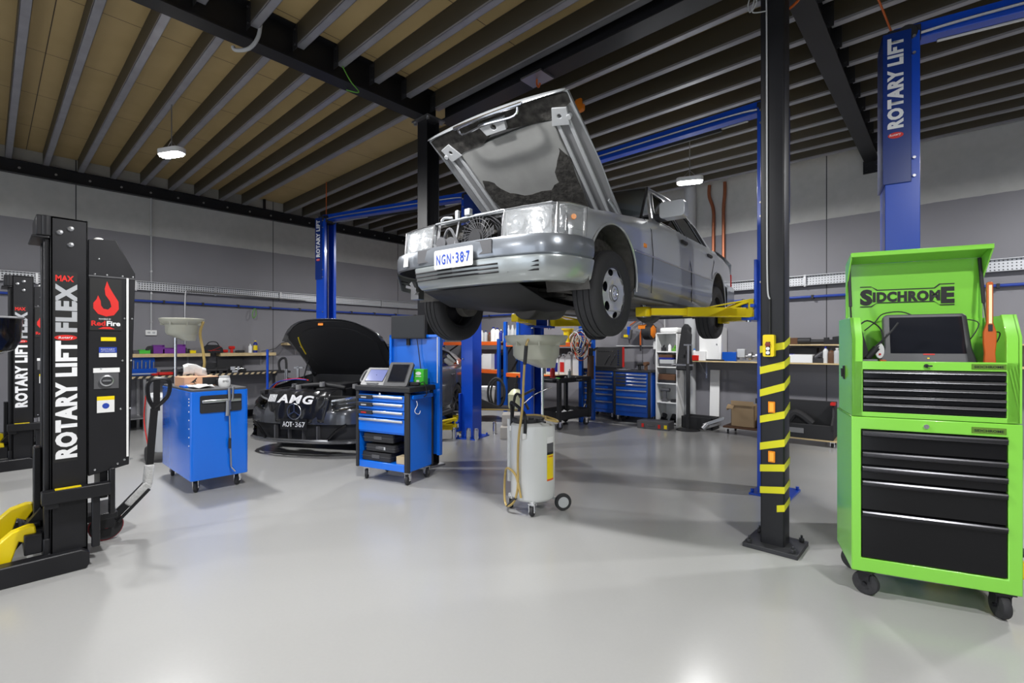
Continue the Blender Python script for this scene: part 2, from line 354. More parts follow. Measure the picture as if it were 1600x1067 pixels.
# hazard tape wound round the near column: a band on the front and on the right side face
def band(zl, zm, zr, h, x0=-.993, tear=False):
    b = MB(); e = .0015; x1, y0, y1 = -.843+e, 3.65-e, 3.80
    xa = x0-e
    b.grid([[(xa, y0, zl-h/2), (x1, y0, zm-h/2), (x1, y1, zr-h/2)], [(xa, y0, zl+h/2), (x1, y0, zm+h/2), (x1, y1, zr+h/2)]])
    if not tear: b.grid([[(x0-e, y1, zl-.05-h/2), (x0-e, y0, zl-h/2)], [(x0-e, y1, zl-.05+h/2), (x0-e, y0, zl+h/2)]])
    b.build('hazard_tape', 'tape', c1, smooth=False, solid=.0012)
def zc(px, py, side=0): return at(px, py, Y=3.648).z if not side else at(px, py, X=-.842).z
for (l, m_, r_, h) in ((546, 540, 531, .048), (579, 570, 562, .050), (614, 604, 592, .050), (655, 648, 634, .050), (697, 692, 679, .050), (731, 731, 720, .048), (765, 766, 755, .046)):
    band(zc(1188, l), zc(1224, m_), zc(1232, r_, 1), h)
band(zc(1214, 795), zc(1224, 794), zc(1232, 783, 1), .046, x0=at(1214, 795, Y=3.648).x, tear=True)
c2 = struct('column', MB().bx(-4.64, 3.42, 0, -4.46, 3.432, 4.04).bx(-4.64, 3.588, 0, -4.46, 3.60, 4.04).bx(-4.556, 3.43, 0, -4.544, 3.59, 4.04), 'black', bevel=.002)
c2b = MB().bx(-4.70, 3.38, 4.02, -4.40, 3.64, 4.04).bx(-4.70, 3.38, 0, -4.40, 3.64, .02)
for x in (-4.67, -4.43):
    for y in (3.41, 3.61): c2b.cyl((x, y, 3.99), (x, y, 4.02), .016, 8)
c2b.build('end_plate', 'steel', c2)
# the light grey round downpipe column on the back wall
struct('column', MB().cyl((-3.46, YB-.12, 0), (-3.46, YB-.12, 4.3), .10, 24), 'lightgrey')
# skirting strip, black, along the left wall behind the benches
struct('baseboard_left', MB().bx(XL, YF, 0, XL+.03, YB, .12), 'blackmat')
# pipes and cable trays along the walls
tr = MB().bx(XL+.04, YF, 2.365, XL+.05, YB-.05, 2.50).bx(XL+.04, YF, 2.355, XL+.10, YB-.05, 2.366).bx(XL+.04, YF, 2.499, XL+.10, YB-.05, 2.507)
t = tag(tr.build('cable_tray', 'tray', smooth=False), 'long perforated galvanised cable tray along the left wall above the blue air pipe', 'cable tray')
tb = MB()
for y in [0.5+1.2*i for i in range(7)]: tb.bx(XL+.002, y, 2.34, XL+.09, y+.03, 2.51)
tb.each('tray_bracket', 'steel', t)
tr = MB().bx(XL+.2, YB-.05, 2.335, XR, YB-.04, 2.475).bx(XL+.2, YB-.10, 2.325, XR, YB-.04, 2.336).bx(XL+.2, YB-.10, 2.474, XR, YB-.04, 2.482)
t = tag(tr.build('cable_tray', 'tray', smooth=False), 'long perforated galvanised cable tray on the back wall, running behind the black and yellow column', 'cable tray')
tb = MB()
for x in [-9.5+1.3*i for i in range(11)]: tb.bx(x, YB-.09, 2.31, x+.03, YB-.002, 2.49)
tb.each('tray_bracket', 'steel', t)
t = tag(MB().cyl((XL+.06, YF, 2.185), (XL+.06, YB-.06, 2.165), .020, 12).build('air_pipe', 'pipeblue'), 'blue compressed-air pipe along the left wall under the cable tray', 'pipe')
b = MB()
for i in range(14): b.bx(XL+.002, .3+.6*i, 2.15, XL+.09, .33+.6*i, 2.20)
b.each('pipe_clip', 'blackmat', t)
t = tag(MB().cyl((XL+.1, YB-.06, 2.15), (XR, YB-.06, 2.15), .020, 12).build('air_pipe', 'pipeblue'), 'blue compressed-air pipe along the back wall under the cable tray', 'pipe')
b = MB()
for i in range(16): b.bx(-9.6+i, YB-.09, 2.12, -9.57+i, YB-.002, 2.175)
b.each('pipe_clip', 'blackmat', t)
t = tag(MB().tube([(XL+.03, 1.94, 3.98), (XL+.03, 1.94, 3.0), (XL+.03, 1.94, 1.66)], .011, smooth=False).build('conduit', 'lightgrey'), 'thin grey conduit dropping from the black ledger to a white power point', 'conduit')
b = MB()
for z in (3.3, 2.68, 2.3, 1.8): b.bx(XL+.002, 1.925, z, XL+.045, 1.955, z+.03)
b.each('saddle_clip', 'steel', t)
t = tag(MB().bx(XL, 1.86, 1.58, XL+.04, 2.02, 1.67).build('power_outlet', 'white', bevel=.006), 'white double power point at the foot of the thin conduit', 'power outlet')
MB().bx(XL+.04, 1.885, 1.61, XL+.044, 1.925, 1.645).bx(XL+.04, 1.955, 1.61, XL+.044, 1.995, 1.645).build('socket', 'lightgrey', t)
tag(MB().tube([(XL+.13, 2.42, 1.3), (XL+.13, 2.42, 2.30), (XL+.13, 2.49, 2.38), (XL+.13, 2.7, 2.385), (XL+.13, 4.6, 2.36)], .014).build('conduit', 'steel'), 'grey conduit rising behind the raised drain bowl and bending along under the left cable tray', 'conduit')
tag(MB().cyl((-3.98, YB-.03, 1.35), (-3.98, YB-.03, 2.33), .014, 8).build('conduit', 'lightgrey'), 'pale vertical conduit just right of the orange and black hose reel', 'conduit')
tag(MB().cyl((-5.0, YB-.03, 1.39), (-4.1, YB-.03, 1.39), .013, 8).build('conduit', 'lightgrey'), 'pale horizontal conduit running to the white switch box behind the tool cabinets', 'conduit')
for x, lab in ((-3.07, 'left-hand copper pipe of the pair on the back wall, bent at its top'), (-2.90, 'copper pipe on the back wall, the straighter one nearer the blue lift post')):
    xs = -.07 if x < -3 else .02
    tag(MB().tube([(x+xs, YB-.07, 4.2), (x+xs, YB-.07, 4.0), (x, YB-.07, 3.75), (x, YB-.07, 3.3), (x, YB-.07, 2.5)], .028, 10).build('copper_pipe', 'copper'), lab, 'pipe', 'pair of copper pipes on the back wall')
# ---------------------------------------------------------------- high bay lights
LAB = ['hanging white LED light over the left bay, between the black lift column and the girder', 'hanging white LED light right of the raised silver car, near the back wall', 'hanging LED light just above the top edge of the view', 'hanging LED light behind the silver car, in line with the far blue post']
for i, (x, y) in enumerate(LAMPS):
    t = thing('ceiling_light', LAB[i] if i < 4 else 'hanging LED light outside the view, %s' % ['over the right bay', 'over the right rear bay', 'behind the camera by the left door', 'behind the camera by the middle door', 'behind the camera by the right door'][i-4], 'ceiling light', (x, y, 3.58), 0, 'LED high bay lights')
    a = R(25)
    MB().poly([rrect(-.17, -.07, .17, .07, .06)], lambda u, v, q: (u, v, q), .012, .07).build('housing', 'white', t, bevel=.006)
    MB().poly([rrect(-.155, -.055, .155, .055, .05)], lambda u, v, q: (u, v, q), -.006, .012).build('diffuser', 'lamp', t)
    MB().tube([(0, 0, .07), (0, 0, .30), (0, 0, .58)], .006, 6).tube([(-.09, 0, .07), (0, 0, .17), (.09, 0, .07)], .004, 6, smooth=False).build('hanger', 'steel', t)
    t.rotation_euler.z = a
    area('light_%d' % i, (x, y, 3.555), (0, 0, a), .32, .11, LAMP_W)
# ================================================================ the silver saloon on the lift
car = thing('car', 'silver four-door saloon raised on the lift with its bonnet open and grille removed', 'car', (-2.69, 3.09, 1.58), R(5.2))
def interp(tab, y):
    if y <= tab[0][0]: return tab[0][1]
    for (a, b), (c, d) in zip(tab, tab[1:]):
        if y <= c: t = (y-a)/(c-a); t = t*t*(3-2*t)*.35+t*.65; return b+(d-b)*t
    return tab[-1][1]
def side_shell(xb, zt, zb, arches, y0, y1, n, prof, s, zmin=None):
    """one flank: columns along y, from the sill or the wheel arch up to the top line; prof(t)->inset by height"""
    ys = sorted(set([y0+(y1-y0)*i/n for i in range(n+1)]+[yc+r*math.cos(R(a)) for yc, zc_, r in arches for a in range(0, 181, 9)]))
    rows = []
    for y in ys:
        lo = zb-.045 if (y < -.37 and zb > .5) else zb
        for yc, zc_, r in arches:
            if abs(y-yc) <= r: lo = max(lo, zc_+math.sqrt(max(0, r*r-(y-yc)**2)))
        hi = interp(zt, y); rows.append([(s*(interp(xb, y)-prof(y, lo+(hi-lo)*t/10, hi)), y, lo+(hi-lo)*t/10) for t in range(11)])
    return rows
XBt = [(-.74, .765), (-.62, .80), (-.35, .845), (0, .862), (.8, .870), (2.4, .870), (3.0, .855), (3.5, .83), (3.80, .77)]
ZTt = [(-.66, .735), (-.3, .785), (.1, .835), (.5, .885), (.78, .925), (1.4, .935), (2.6, .955), (3.2, .965), (3.8, .90)]
ARC = [(-.05, .335, .375), (2.80, .335, .365)]
def pr1(y, z, hi):
    d = max(0, 1-(hi-z)/.16); k = .060 if y < .8 or y > 2.9 else .035
    return k*d*d*d + .012*max(0, (z-.75)/.2)
for s in (1, -1):
    b = MB().grid(side_shell(XBt, ZTt, .575, ARC, -.62, 3.80, 60, pr1, s))
    # fender crown folding in to the bonnet opening
    crown = [[(s*(interp(XBt, y)-.060-q*.05-.012), y, interp(ZTt, y)+.006*(q > 0)-.02*(q > 1)) for q in (0, 1, 2)] for y in [-.62+i*.07 for i in range(20)]]
    b.grid(crown); b.build('body_side', 'silver', car, merge=True)
    # lower cladding between the wheel arches and behind the rear wheel
    def clad(a, zc1, r1, bb, zc2, r2):
        rows = []
        for i in range(9):
            z = .235+(.57-.235)*i/8
            ya = a+math.sqrt(r1*r1-(z-zc1)**2) if r1 else a; yb = bb-math.sqrt(r2*r2-(z-zc2)**2) if r2 else bb
            rows.append([(s*(interp(XBt, ya+(yb-ya)*k/24)+.010-.055*max(0, (.33-z)/.1)**1.5+.006*(i == 4)), ya+(yb-ya)*k/24, z) for k in range(25)])
        rows.insert(0, [(s*(abs(p[0])-.05), p[1], .225) for p in rows[0]]); rows.append([(s*(abs(p[0])-.02), p[1], .575) for p in rows[-1]]); return rows
    MB().grid(clad(-.05, .335, .375, 2.80, .335, .365)).grid(clad(2.80, .335, .365, 3.72, 0, 0)).build('side_cladding', 'clad', car, merge=True)
    MB().bx(s*.855, .27, .563, s*.884, 2.47, .577).build('cladding_trim', 'alu', car, bevel=.003)
    for j, (yc, zc_, r) in enumerate(ARC):
        w0 = .50
        b = MB(); rows = []
        for a in range(-20, 201, 10): rows.append([(s*x, yc+(r+.01)*math.cos(R(a)), zc_+(r+.01)*math.sin(R(a))) for x in (interp(XBt, yc)-.012, .7, w0)])
        b.grid(rows); b.add([(s*w0, yc, zc_)]+[r_[2] for r_ in rows], [(0, k, k+1) for k in range(1, len(rows))]); b.build('wheel_arch_liner', 'under', car)
        a0, a1 = (-14, 194)
        MB().tube([(s*(interp(XBt, yc+r*math.cos(R(a)))+.004), yc+r*math.cos(R(a)), zc_+r*math.sin(R(a))) for a in range(a0, a1, 13)], .0095, 6).build('wheel_arch_lip', 'silver' if j == 0 else 'silver', car)
    # dark shut lines between wings and doors: narrow grooves standing on the skin
    def seam(pts, name='shut_line', m='blackmat', r=.0035):
        MB().tube([(s*(interp(XBt, y)+.0125-(.010 if z > .58 else 0)-pr1(y, z, interp(ZTt, y))), y, z) for y, z in pts], r, 5, smooth=False).build(name, m, car)
    seam([(.63, .90), (.64, .8), (.645, .58), (.63, .45), (.60, .26)]); seam([(1.68, .93), (1.69, .58), (1.69, .26)]); seam([(2.62, .95), (2.60, .80), (2.50, .66), (2.44, .58)])
    for y in (1.50, 2.40): # door handles
        MB().box((s*.868, y, .84), (.03, .17, .035)).build('door_handle', 'blackmat', car, bevel=.01)
    MB().box((s*.868, .50, .645), (.014, .055, .035)).build('side_repeater', 'amber', car, bevel=.006)
    # greenhouse
    def S(y, z): return .800-(z-.94)/.45*.235-(.03 if y > 2.75 else 0)
    out = [(.80, .925), (1.02, 1.12), (1.30, 1.375), (1.9, 1.405), (2.35, 1.385), (2.62, 1.26), (2.98, .965), (2.4, .945)]
    h1 = [(.92, .955), (1.10, 1.13), (1.345, 1.335), (1.63, 1.345), (1.66, .958)]
    h2 = [(1.745, .958), (1.715, 1.345), (2.30, 1.33), (2.42, 1.27), (2.50, .968)]
    h3 = [(2.54, .970), (2.47, 1.25), (2.56, 1.21), (2.76, 1.0), (2.75, .975)]
    MB().poly([out, h1, h2, h3], lambda u, v, t: (s*(S(u, v)-t), u, v), 0, .025).build('pillar_frame', 'silver' , car)
    for h in (h1, h2, h3): MB().tube([(s*(S(u, v)+.002), u, v) for u, v in h], .006, 5, closed=True, smooth=False).build('window_seal', 'blackmat', car)
    for h in (h1, h2, h3): MB().poly([h], lambda u, v, t: (s*(S(u, v)-t), u, v), .010, .013).build('side_window', 'glass', car, smooth=False)
    # door mirror
    mi = MB().poly([rrect(-.115, -.075, .115, .075, .03)], lambda u, v, t: (s*(.955+u*.95-.02*t), .93+t, 1.02+v*.95), -.05, .075).build('door_mirror', 'silver', car, bevel=.022, seg=3)
    MB().box((s*.83, .96, .975), (.10, .09, .06)).build('mirror_foot', 'blackmat', mi, bevel=.01)
    MB().poly([rrect(-.10, -.06, .10, .06, .02)], lambda u, v, t: (s*(.955+u*.95), .93+t, 1.02+v*.95), .076, .078).build('mirror_glass', 'chrome', mi)
# roof, boot, screens
roof = []
for i in range(13):
    y = 1.30+1.06*i/12; e = .565-.01*math.cos(math.pi*i/12); zz = 1.392+.028*math.sin(math.pi*(i+1)/14)
    roof.append([(e*t, y, zz+.024*(1-t*t)) for t in [k/5-1 for k in range(11)]])
MB().grid(roof).build('roof_panel', 'silver', car, solid=.012)
ws = [[((.700-.135*i/6)*t, .80+.50*i/6-.06*(1-t*t), .935+.455*i/6+.012*(1-t*t)) for t in [k/5-1 for k in range(11)]] for i in range(7)]
MB().grid(ws).build('windscreen', 'glass', car)
MB().tube([ws[0][k] for k in range(11)], .010, 6).tube([ws[6][k] for k in range(11)], .010, 6).tube([ws[i][10] for i in range(7)], .013, 6).tube([ws[i][0] for i in range(7)], .013, 6).build('windscreen_seal', 'blackmat', car)
rw = [[((.66-.10*i/6)*t, 2.98-.62*i/6+.05*(1-t*t), .972+.415*i/6) for t in [k/5-1 for k in range(11)]] for i in range(7)]
MB().grid(rw).build('rear_window', 'glass', car)
bt = [[((.80-.02*i/6)*t, 2.95+.85*i/6, .985-.05*(i/6)**2+.012*(1-t*t)) for t in [k/5-1 for k in range(11)]] for i in range(7)]
bt.append([(.77*t, 3.83, .80) for t in [k/5-1 for k in range(11)]]); bt.append([(.77*t, 3.82, .575) for t in [k/5-1 for k in range(11)]])
MB().grid(bt).build('boot_lid', 'silver', car)
rb = [[(x*(1+.0*z), y+o, z) for x, y in ((-.875, 3.16), (-.86, 3.6), (-.78, 3.82), (-.5, 3.90), (0, 3.92), (.5, 3.90), (.78, 3.82), (.86, 3.6), (.875, 3.16))] for z, o in ((.22, -.04), (.30, 0), (.45, .01), (.56, 0), (.585, -.05))]
MB().grid(rb).build('rear_bumper', 'clad', car)
for s in (1, -1): MB().bx(s*.48, 3.80, .62, s*.78, 3.835, .80).build('tail_lamp', 'red', car, bevel=.01)
# cabin
MB().bx(-.80, .8, .28, .80, 3.0, .32).bx(-.72, .85, .32, .72, 1.02, .93).build('cabin_floor', 'fabric', car)
for x in (-.38, .38):
    b = MB().box((x, 1.55, .55), (.50, .50, .16)).box((x, 1.86, .86), (.48, .14, .58), Matrix.Rotation(R(-14), 3, 'X')).box((x, 1.97, 1.22), (.26, .09, .17))
    b.build('seat', 'fabric', car, bevel=.03)
MB().box((0, 2.45, .55), (1.3, .5, .16)).box((0, 2.78, .80), (1.3, .14, .5), Matrix.Rotation(R(-20), 3, 'X')).build('rear_seat', 'fabric', car, bevel=.03)
MB().tube([(.38+.18*math.cos(R(a)), 1.12+.09*math.sin(R(a)), .93+.15*math.sin(R(a))) for a in range(0, 360, 24)], .014, 6, closed=True).bar((.38, 1.0, .82), (.38, 1.12, .93), .04, .04).build('steering_wheel', 'blackmat', car)
# engine bay
eb = MB().bx(-.70, .62, .45, .70, .66, .92).bx(-.70, -.60, .40, -.66, .66, .72).bx(.66, -.60, .40, .70, .66, .72)
eb.bx(-.66, -.55, .30, .66, .64, .32); eb.build('engine_bay', 'soot', car)
b = MB().bx(-.26, -.25, .45, .26, .45, .74).bx(-.12, -.30, .72, .12, .42, .80).cyl((-.45, .3, .5), (-.45, .3, .80), .13, 16).bx(.38, .1, .5, .62, .45, .82).cyl((.48, -.25, .5), (.48, -.25, .76), .09, 16)
b.tube([(-.2, -.2, .78), (-.35, -.3, .76), (-.42, .1, .80)], .04, 8).build('engine', 'blackmat', car, bevel=.01)
for s in (1, -1): # inner wing tops seen as dark shelf beneath the open bonnet
    MB().grid([[(s*.655, y, .70+.16*(y+.6)/1.25), (s*.735, y, interp(ZTt, y)-.02)] for y in (-.6, -.2, .2, .65)]).build('wing_gutter', 'soot', car)
b = MB().bx(-.66, .60, .86, .66, .80, .90).tube([(-.5, .66, .93), (0, .60, .95), (.5, .66, .93)], .012, 6).build('scuttle_panel', 'blackmat', car)
MB().bar((-.1, .68, .935), (.45, .60, .945), .014, .02).bar((.2, .72, .935), (-.55, .62, .945), .014, .02).build('wiper', 'blackmat', car)
# front: slam panel, fan, lamps
b = MB().bar((-.68, -.60, .768), (.0, -.64, .778), .06, .025).bar((0, -.64, .778), (.68, -.60, .768), .06, .025).bar((-.34, -.70, .762), (.34, -.70, .762), .02, .014)
b.tube([(-.30, -.68, .78), (-.26, -.69, .80), (-.18, -.68, .79)], .012, 6).box((.0, -.70, .80), (.05, .04, .05)).box((-.12, -.69, .80), (.03, .03, .07)).build('slam_panel', 'silver', car, bevel=.006)
MB().bx(-.33, -.60, .40, .33, -.56, .75).build('radiator', 'soot', car)
def fan(cx, cz, r, y):
    sh = MB().lathe([(r+.018, 0), (r+.022, -.04), (r, -.05), (r-.004, 0)], (cx, y, cz), (0, -1, 0), 40)
    o = sh.build('fan_shroud', 'grey', car)
    g = MB()
    for k in range(30):
        a = 2*math.pi*k/30; g.bar((cx+.075*math.cos(a), y-.052, cz+.075*math.sin(a)), (cx+r*math.cos(a+.35), y-.045, cz+r*math.sin(a+.35)), .003, .003, up=(0, 1, 0))
    for rr in (.11, .14, .17): 
        if rr < r: g.tube([(cx+rr*math.cos(R(a)), y-.052, cz+rr*math.sin(R(a))) for a in range(0, 360, 15)], .0016, 5, closed=True)
    g.build('fan_guard', 'grey', o)
    f = MB().cyl((cx, y-.055, cz), (cx, y-.005, cz), .072, 24).cyl((cx, y-.068, cz), (cx, y-.055, cz), .055, 24)
    for k in range(7):
        a = 2*math.pi*k/7; f.add([(cx+.07*math.cos(a), y-.03, cz+.07*math.sin(a)), (cx+r*.95*math.cos(a+.1), y-.035, cz+r*.95*math.sin(a+.1)), (cx+r*.95*math.cos(a+.6), y-.01, cz+r*.95*math.sin(a+.6)), (cx+.07*math.cos(a+.6), y-.01, cz+.07*math.sin(a+.6))], [(0, 1, 2, 3)])
    f.build('fan', 'blackmat', o)
fan(.085, .595, .165, -.66)
b = MB().cyl((-.19, -.70, .58), (-.19, -.64, .58), .065, 20).cyl((-.27, -.72, .60), (-.27, -.66, .60), .05, 20).tube([(-.3, -.66, .52), (-.24, -.70, .66), (-.18, -.70, .70), (-.1, -.69, .55)], .012, 6)
b.build('horn', 'grey', car)
b = MB().bar((-.12, -.67, .76), (-.165, -.70, .46), .03, .012).bar((-.34, -.66, .76), (-.36, -.68, .5), .03, .02).bar((.325, -.66, .76), (.30, -.68, .5), .03, .02).cyl((.30, -.66, .50), (.30, -.66, .74), .018, 10).each('grille_support', 'steel', car)
MB().bx(-.36, -.70, .43, .36, -.62, .47).build('lower_crossmember', 'silver', car, bevel=.006)
for s in (1, -1):
    # lamp housing outline in plan: inner front corner, outer front corner, wrap to the side
    pl = [(.345, -.745), (.50, -.735), (.66, -.705), (.735, -.675)]; pc = [(.740, -.672), (.79, -.62), (.825, -.53), (.838, -.46)]
    def lampface(P, zb, zt, off=0, tilt=.035):
        return [[(s*(x-off*.4), y+off+tilt*t, zb+(zt-zb)*t) for x, y in P] for t in (0, .12, .5, .88, 1)]
    MB().grid(lampface(pl, .540, .755)).build('headlamp_glass', 'fluted', car, solid=.004)
    r_ = MB()
    for cx in (.44, .61):
        yb = -.70+.05*(cx > .5)
        r_.lathe([(.004, .0), (.03, .004), (.055, .02), (.070, .045)], (s*cx, yb+.035, .648), (0, -1, .12), 24)
    r_.grid([[(s*x, y+.055, z) for x, y in pl] for z in (.538, .765)])
    r_.grid([[(s*x, y+o, .541) for x, y in pl] for o in (.0, .055)]).grid([[(s*x, y+o, .757) for x, y in pl] for o in (.03, .055)])
    r_.build('headlamp_reflector', 'refl', car)
    MB().cyl((s*.44, -.715, .66), (s*.44, -.69, .66), .014, 12).cyl((s*.61, -.69, .66), (s*.61, -.665, .66), .014, 12).build('headlamp_bulb', 'lens', car)
    MB().tube([(s*x, y-.002, .538) for x, y in pl]+[(s*x, y+.033, .757) for x, y in pl[::-1]], .0055, 6, closed=True, smooth=False).build('headlamp_frame', 'steel', car)
    MB().grid(lampface(pc, .545, .752, tilt=.02)).build('indicator_lens', 'fluted', car, solid=.004)
    MB().grid([[(s*(x-.030), y+.035, z) for x, y in [(.735, -.71)]+pc] for z in (.54, .757)]).grid([[(s*(x-o), y+o, .588) for x, y in pc] for o in (0, .035)]).build('indicator_reflector', 'refl', car)
    MB().cyl((s*.800, -.560, .665), (s*.815, -.575, .665), .018, 14).build('indicator_bulb', 'amber', car)
    MB().tube([(s*x, y-.001, .543) for x, y in pc]+[(s*x, y+.018, .754) for x, y in pc[::-1]], .005, 6, closed=True, smooth=False).build('indicator_frame', 'steel', car)
    # panel above the lamps and below
    MB().grid([[(s*x, y+.035, .757) for x, y in pl+pc], [(s*(x-.01), y+.06, .764) for x, y in pl+pc], [(s*(x-.02), y+.12, .766) for x, y in pl+pc]]).build('lamp_panel', 'silver', car)
    MB().grid([[(s*x, y-.004, .539) for x, y in pl+pc], [(s*(x+.004), y-.012, .50) for x, y in pl+pc]]).build('lamp_apron', 'silver', car)
# front bumper
plan = [(0, -.875), (.20, -.872), (.40, -.855), (.56, -.825), (.68, -.785), (.76, -.73), (.815, -.65), (.848, -.55), (.862, -.46), (.868, -.40)]
def offs(P):
    out = []
    for i, (x, y) in enumerate(P):
        a = P[max(0, i-1)]; b = P[min(len(P)-1, i+1)]; dx, dy = b[0]-a[0], b[1]-a[1]; L = math.hypot(dx, dy); out.append((dy/L, -dx/L))
    return out
nn = offs(plan)
def brow(off, z, i0=0, i1=10, s=1): return [(s*(plan[i][0]+nn[i][0]*off), plan[i][1]+nn[i][1]*off, z) for i in range(i0, i1)]
up = [(-.09, .542), (-.03, .546), (-.004, .538), (.004, .52), (.006, .455), (.0, .418), (-.012, .408)]
lo = [(-.012, .408), (.002, .400), (.004, .388), (-.008, .33), (-.022, .275), (-.055, .245), (-.10, .242)]
for tab, nm, m_ in ((up, 'bumper', 'clad2'), (lo, 'bumper_valance', 'silver2')):
    pass
M['clad2'] = mat('bumper paint', (.26, .28, .31), .28, .6, coat=.8); M['silver2'] = mat('valance paint', (.40, .43, .43), .28, .55, coat=.9)
bm_ = MB()
for s in (1, -1): bm_.grid([brow(o, z, s=s) for o, z in up])
bmp = bm_.build('front_bumper', 'clad2', car, merge=True)
MB().poly([[(-.36, .435), (.36, .435), (.36, .530), (-.36, .530)]], lambda u, v, t: (u, -.878-t-.0+.10*u*u, v), 0, .006).build('plate_mount', 'grey', bmp)
va = MB().grid([brow(o, z) for o, z in lo])
va.grid([brow(o, z, 0, 3, -1) for o, z in lo]); bv = va.build('front_valance', 'silver2', car, merge=True)
MB().grid([brow(o, z, 5, 10, -1) for o, z in lo[:5]]).build('broken_valance_end', 'silver2', car)['label'] = 'broken end of the valance hanging loose'
sl = MB()
for z, o in ((.362, .000), (.335, -.005), (.308, -.010)):
    for i0, i1, sg in ((0, 3, 1), (3, 5, 1), (0, 3, -1)):
        r0 = brow(o, z-.006, i0, i1, sg); r1 = brow(o-.001, z+.006, i0, i1, sg)
        if i0 == 3: r0[0] = (.46, r0[0][1]-.012, r0[0][2]); r1[0] = (.46, r1[0][1]-.012, r1[0][2])
        sl.grid([r0, r1])
    sl.grid([brow(o, z-.006, 6, 8, -1), brow(o, z+.006, 6, 8, -1)])
sl.each('valance_slot', 'blackmat', bv, solid=.004)
b = MB().bar((-.62, -.70, .33), (-.56, -.70, .24), .03, .03).bar((-.66, -.72, .30), (-.54, -.72, .27), .02, .02).box((-.60, -.66, .24), (.09, .06, .09)).bar((-.45, -.74, .30), (-.36, -.70, .42), .02, .03)
b.each('fog_lamp_bracket', 'steel', car)
MB().poly([[(-.52, .425), (-.475, .425), (-.47, .50), (-.49, .525), (-.51, .50)]], lambda u, v, t: (u, -.868-t+.05*abs(u+.5), v), 0, .006).build('bumper_reflection', 'white', car)  # small white plate standing in for a light reflection on the bumper
# number plate
pt = MB().poly([rrect(-.186, -.067, .186, .067, .012)], lambda u, v, t: (u+.035, -.897-t, .500+v), 0, .002).build('number_plate', 'whitep', car)
pt.location.z = -.067+.0
text('NGN', .072, 'txtb', pt, (-.128, -.9005, .465), (1, 0, 0), (0, 0, 1), 'plate_letters', .022, fit=.145, space=1.3)
text('38', .072, 'txtb', pt, (.062, -.9005, .465), (1, 0, 0), (0, 0, 1), 'plate_numbers', .022, fit=.078, space=1.2); text('7', .072, 'txtb', pt, (.160, -.9005, .465), (1, 0, 0), (0, 0, 1), 'plate_numbers', .022, fit=.034); MB().cyl((.149, -.899, .50), (.149, -.9015, .50), .006, 8).build('plate_dot', 'txtb', pt)
MB().poly([[(.030, .503), (.038, .488), (.046, .503), (.042, .512), (.034, .512)]], lambda u, v, t: (u, -.900-t, v), 0, .0006).build('plate_emblem', 'txtb', pt)
# bonnet, hinged at the scuttle
TH = R(36); HY, HZ = .55, .90
def Hd(u, v, w): return (u, HY-v*math.cos(TH)+w*math.sin(TH), HZ+v*math.sin(TH)+w*math.cos(TH))
def hw(v): return .655+.035*min(1, v/.6)
def crv(u, v): return .035*(1-(u/.7)**2)+.02*math.sin(math.pi*min(1, v/1.2))
rows = []
for i in range(17):
    v = 1.20*i/16; rows.append([Hd(hw(v)*t, v, crv(hw(v)*t, v)-(.035 if abs(t) == 1 else 0)) for t in [k/8-1 for k in range(17)]])
nose = [Hd(hw(1.2)*t*.99, 1.225+.03*(1-t*t), crv(.69*t, 1.2)-.03) for t in [k/8-1 for k in range(17)]]; nose2 = [Hd(hw(1.2)*t*.985, 1.225+.03*(1-t*t), -.055-.02*(1-t*t)) for t in [k/8-1 for k in range(17)]]
rows += [nose, nose2]
bon = MB().grid(rows).build('bonnet', 'silver', car, solid=.004)
bon['label'] = 'open silver bonnet'
MB().tube([nose2[k] for k in range(4, 13)], .016, 8).tube([Hd(-.30, 1.26, -.06), Hd(-.26, 1.20, -.11), Hd(0, 1.22, -.125), Hd(.26, 1.20, -.11), Hd(.30, 1.26, -.06)], .010, 6).build('grille_surround', 'chrome', bon)
# inner frame: flange round the edge, dark foam at the front, pale liner in the middle, sooty towards the hinge
fl = [(-.66, .02), (-.69, .9), (-.685, 1.20), (-.35, 1.235), (.35, 1.235), (.685, 1.20), (.69, .9), (.66, .02)]
inn = [(-.40, .10), (-.46, .55), (-.475, 1.03), (-.30, 1.06), (.36, 1.06), (.475, 1.03), (.46, .55), (.40, .10)]
MB().poly([fl, inn], lambda u, v, t: Hd(u, v, t), -.012, -.002).build('bonnet_frame', 'liner2' if False else 'midgrey', bon)
MB().poly([[(-.66, 1.0), (-.685, 1.195), (-.35, 1.228), (.35, 1.228), (.685, 1.195), (.67, 1.12), (.46, 1.05), (.30, 1.06), (-.05, 1.10), (-.2, 1.03), (-.42, 1.02), (-.52, 1.0)]], lambda u, v, t: Hd(u, v, t), -.030, -.012).build('foam_strip', 'soot', bon)
import mathutils.noise as mn
def jag(P, amp, n=3):
    out = []
    for i in range(len(P)):
        a, b_ = P[i], P[(i+1) % len(P)]
        for k in range(n):
            t = k/n; x = a[0]+(b_[0]-a[0])*t; y = a[1]+(b_[1]-a[1])*t; q = mn.noise(Vector((x*9, y*9, 1))); out.append((x+q*amp, y+mn.noise(Vector((x*9, y*9, 7)))*amp))
    return out
MB().poly([jag([(-.40, .10), (-.46, .55), (-.475, 1.03), (-.2, 1.03), (.30, 1.06), (.475, 1.03), (.46, .55), (.40, .10)], .01)], lambda u, v, t: Hd(u, v, t), -.026, -.004).build('insulation_mat', 'liner', bon, bevel=.006)
MB().poly([jag([(-.40, .09), (-.455, .62), (-.42, .72), (-.32, .66), (-.24, .54), (-.10, .47), (.15, .46), (.28, .52), (.34, .72), (.42, .80), (.465, .70), (.40, .09)], .04, 4)], lambda u, v, t: Hd(u, v, t), -.029, -.026).build('scorched_patch', 'soot', bon)
b = MB()
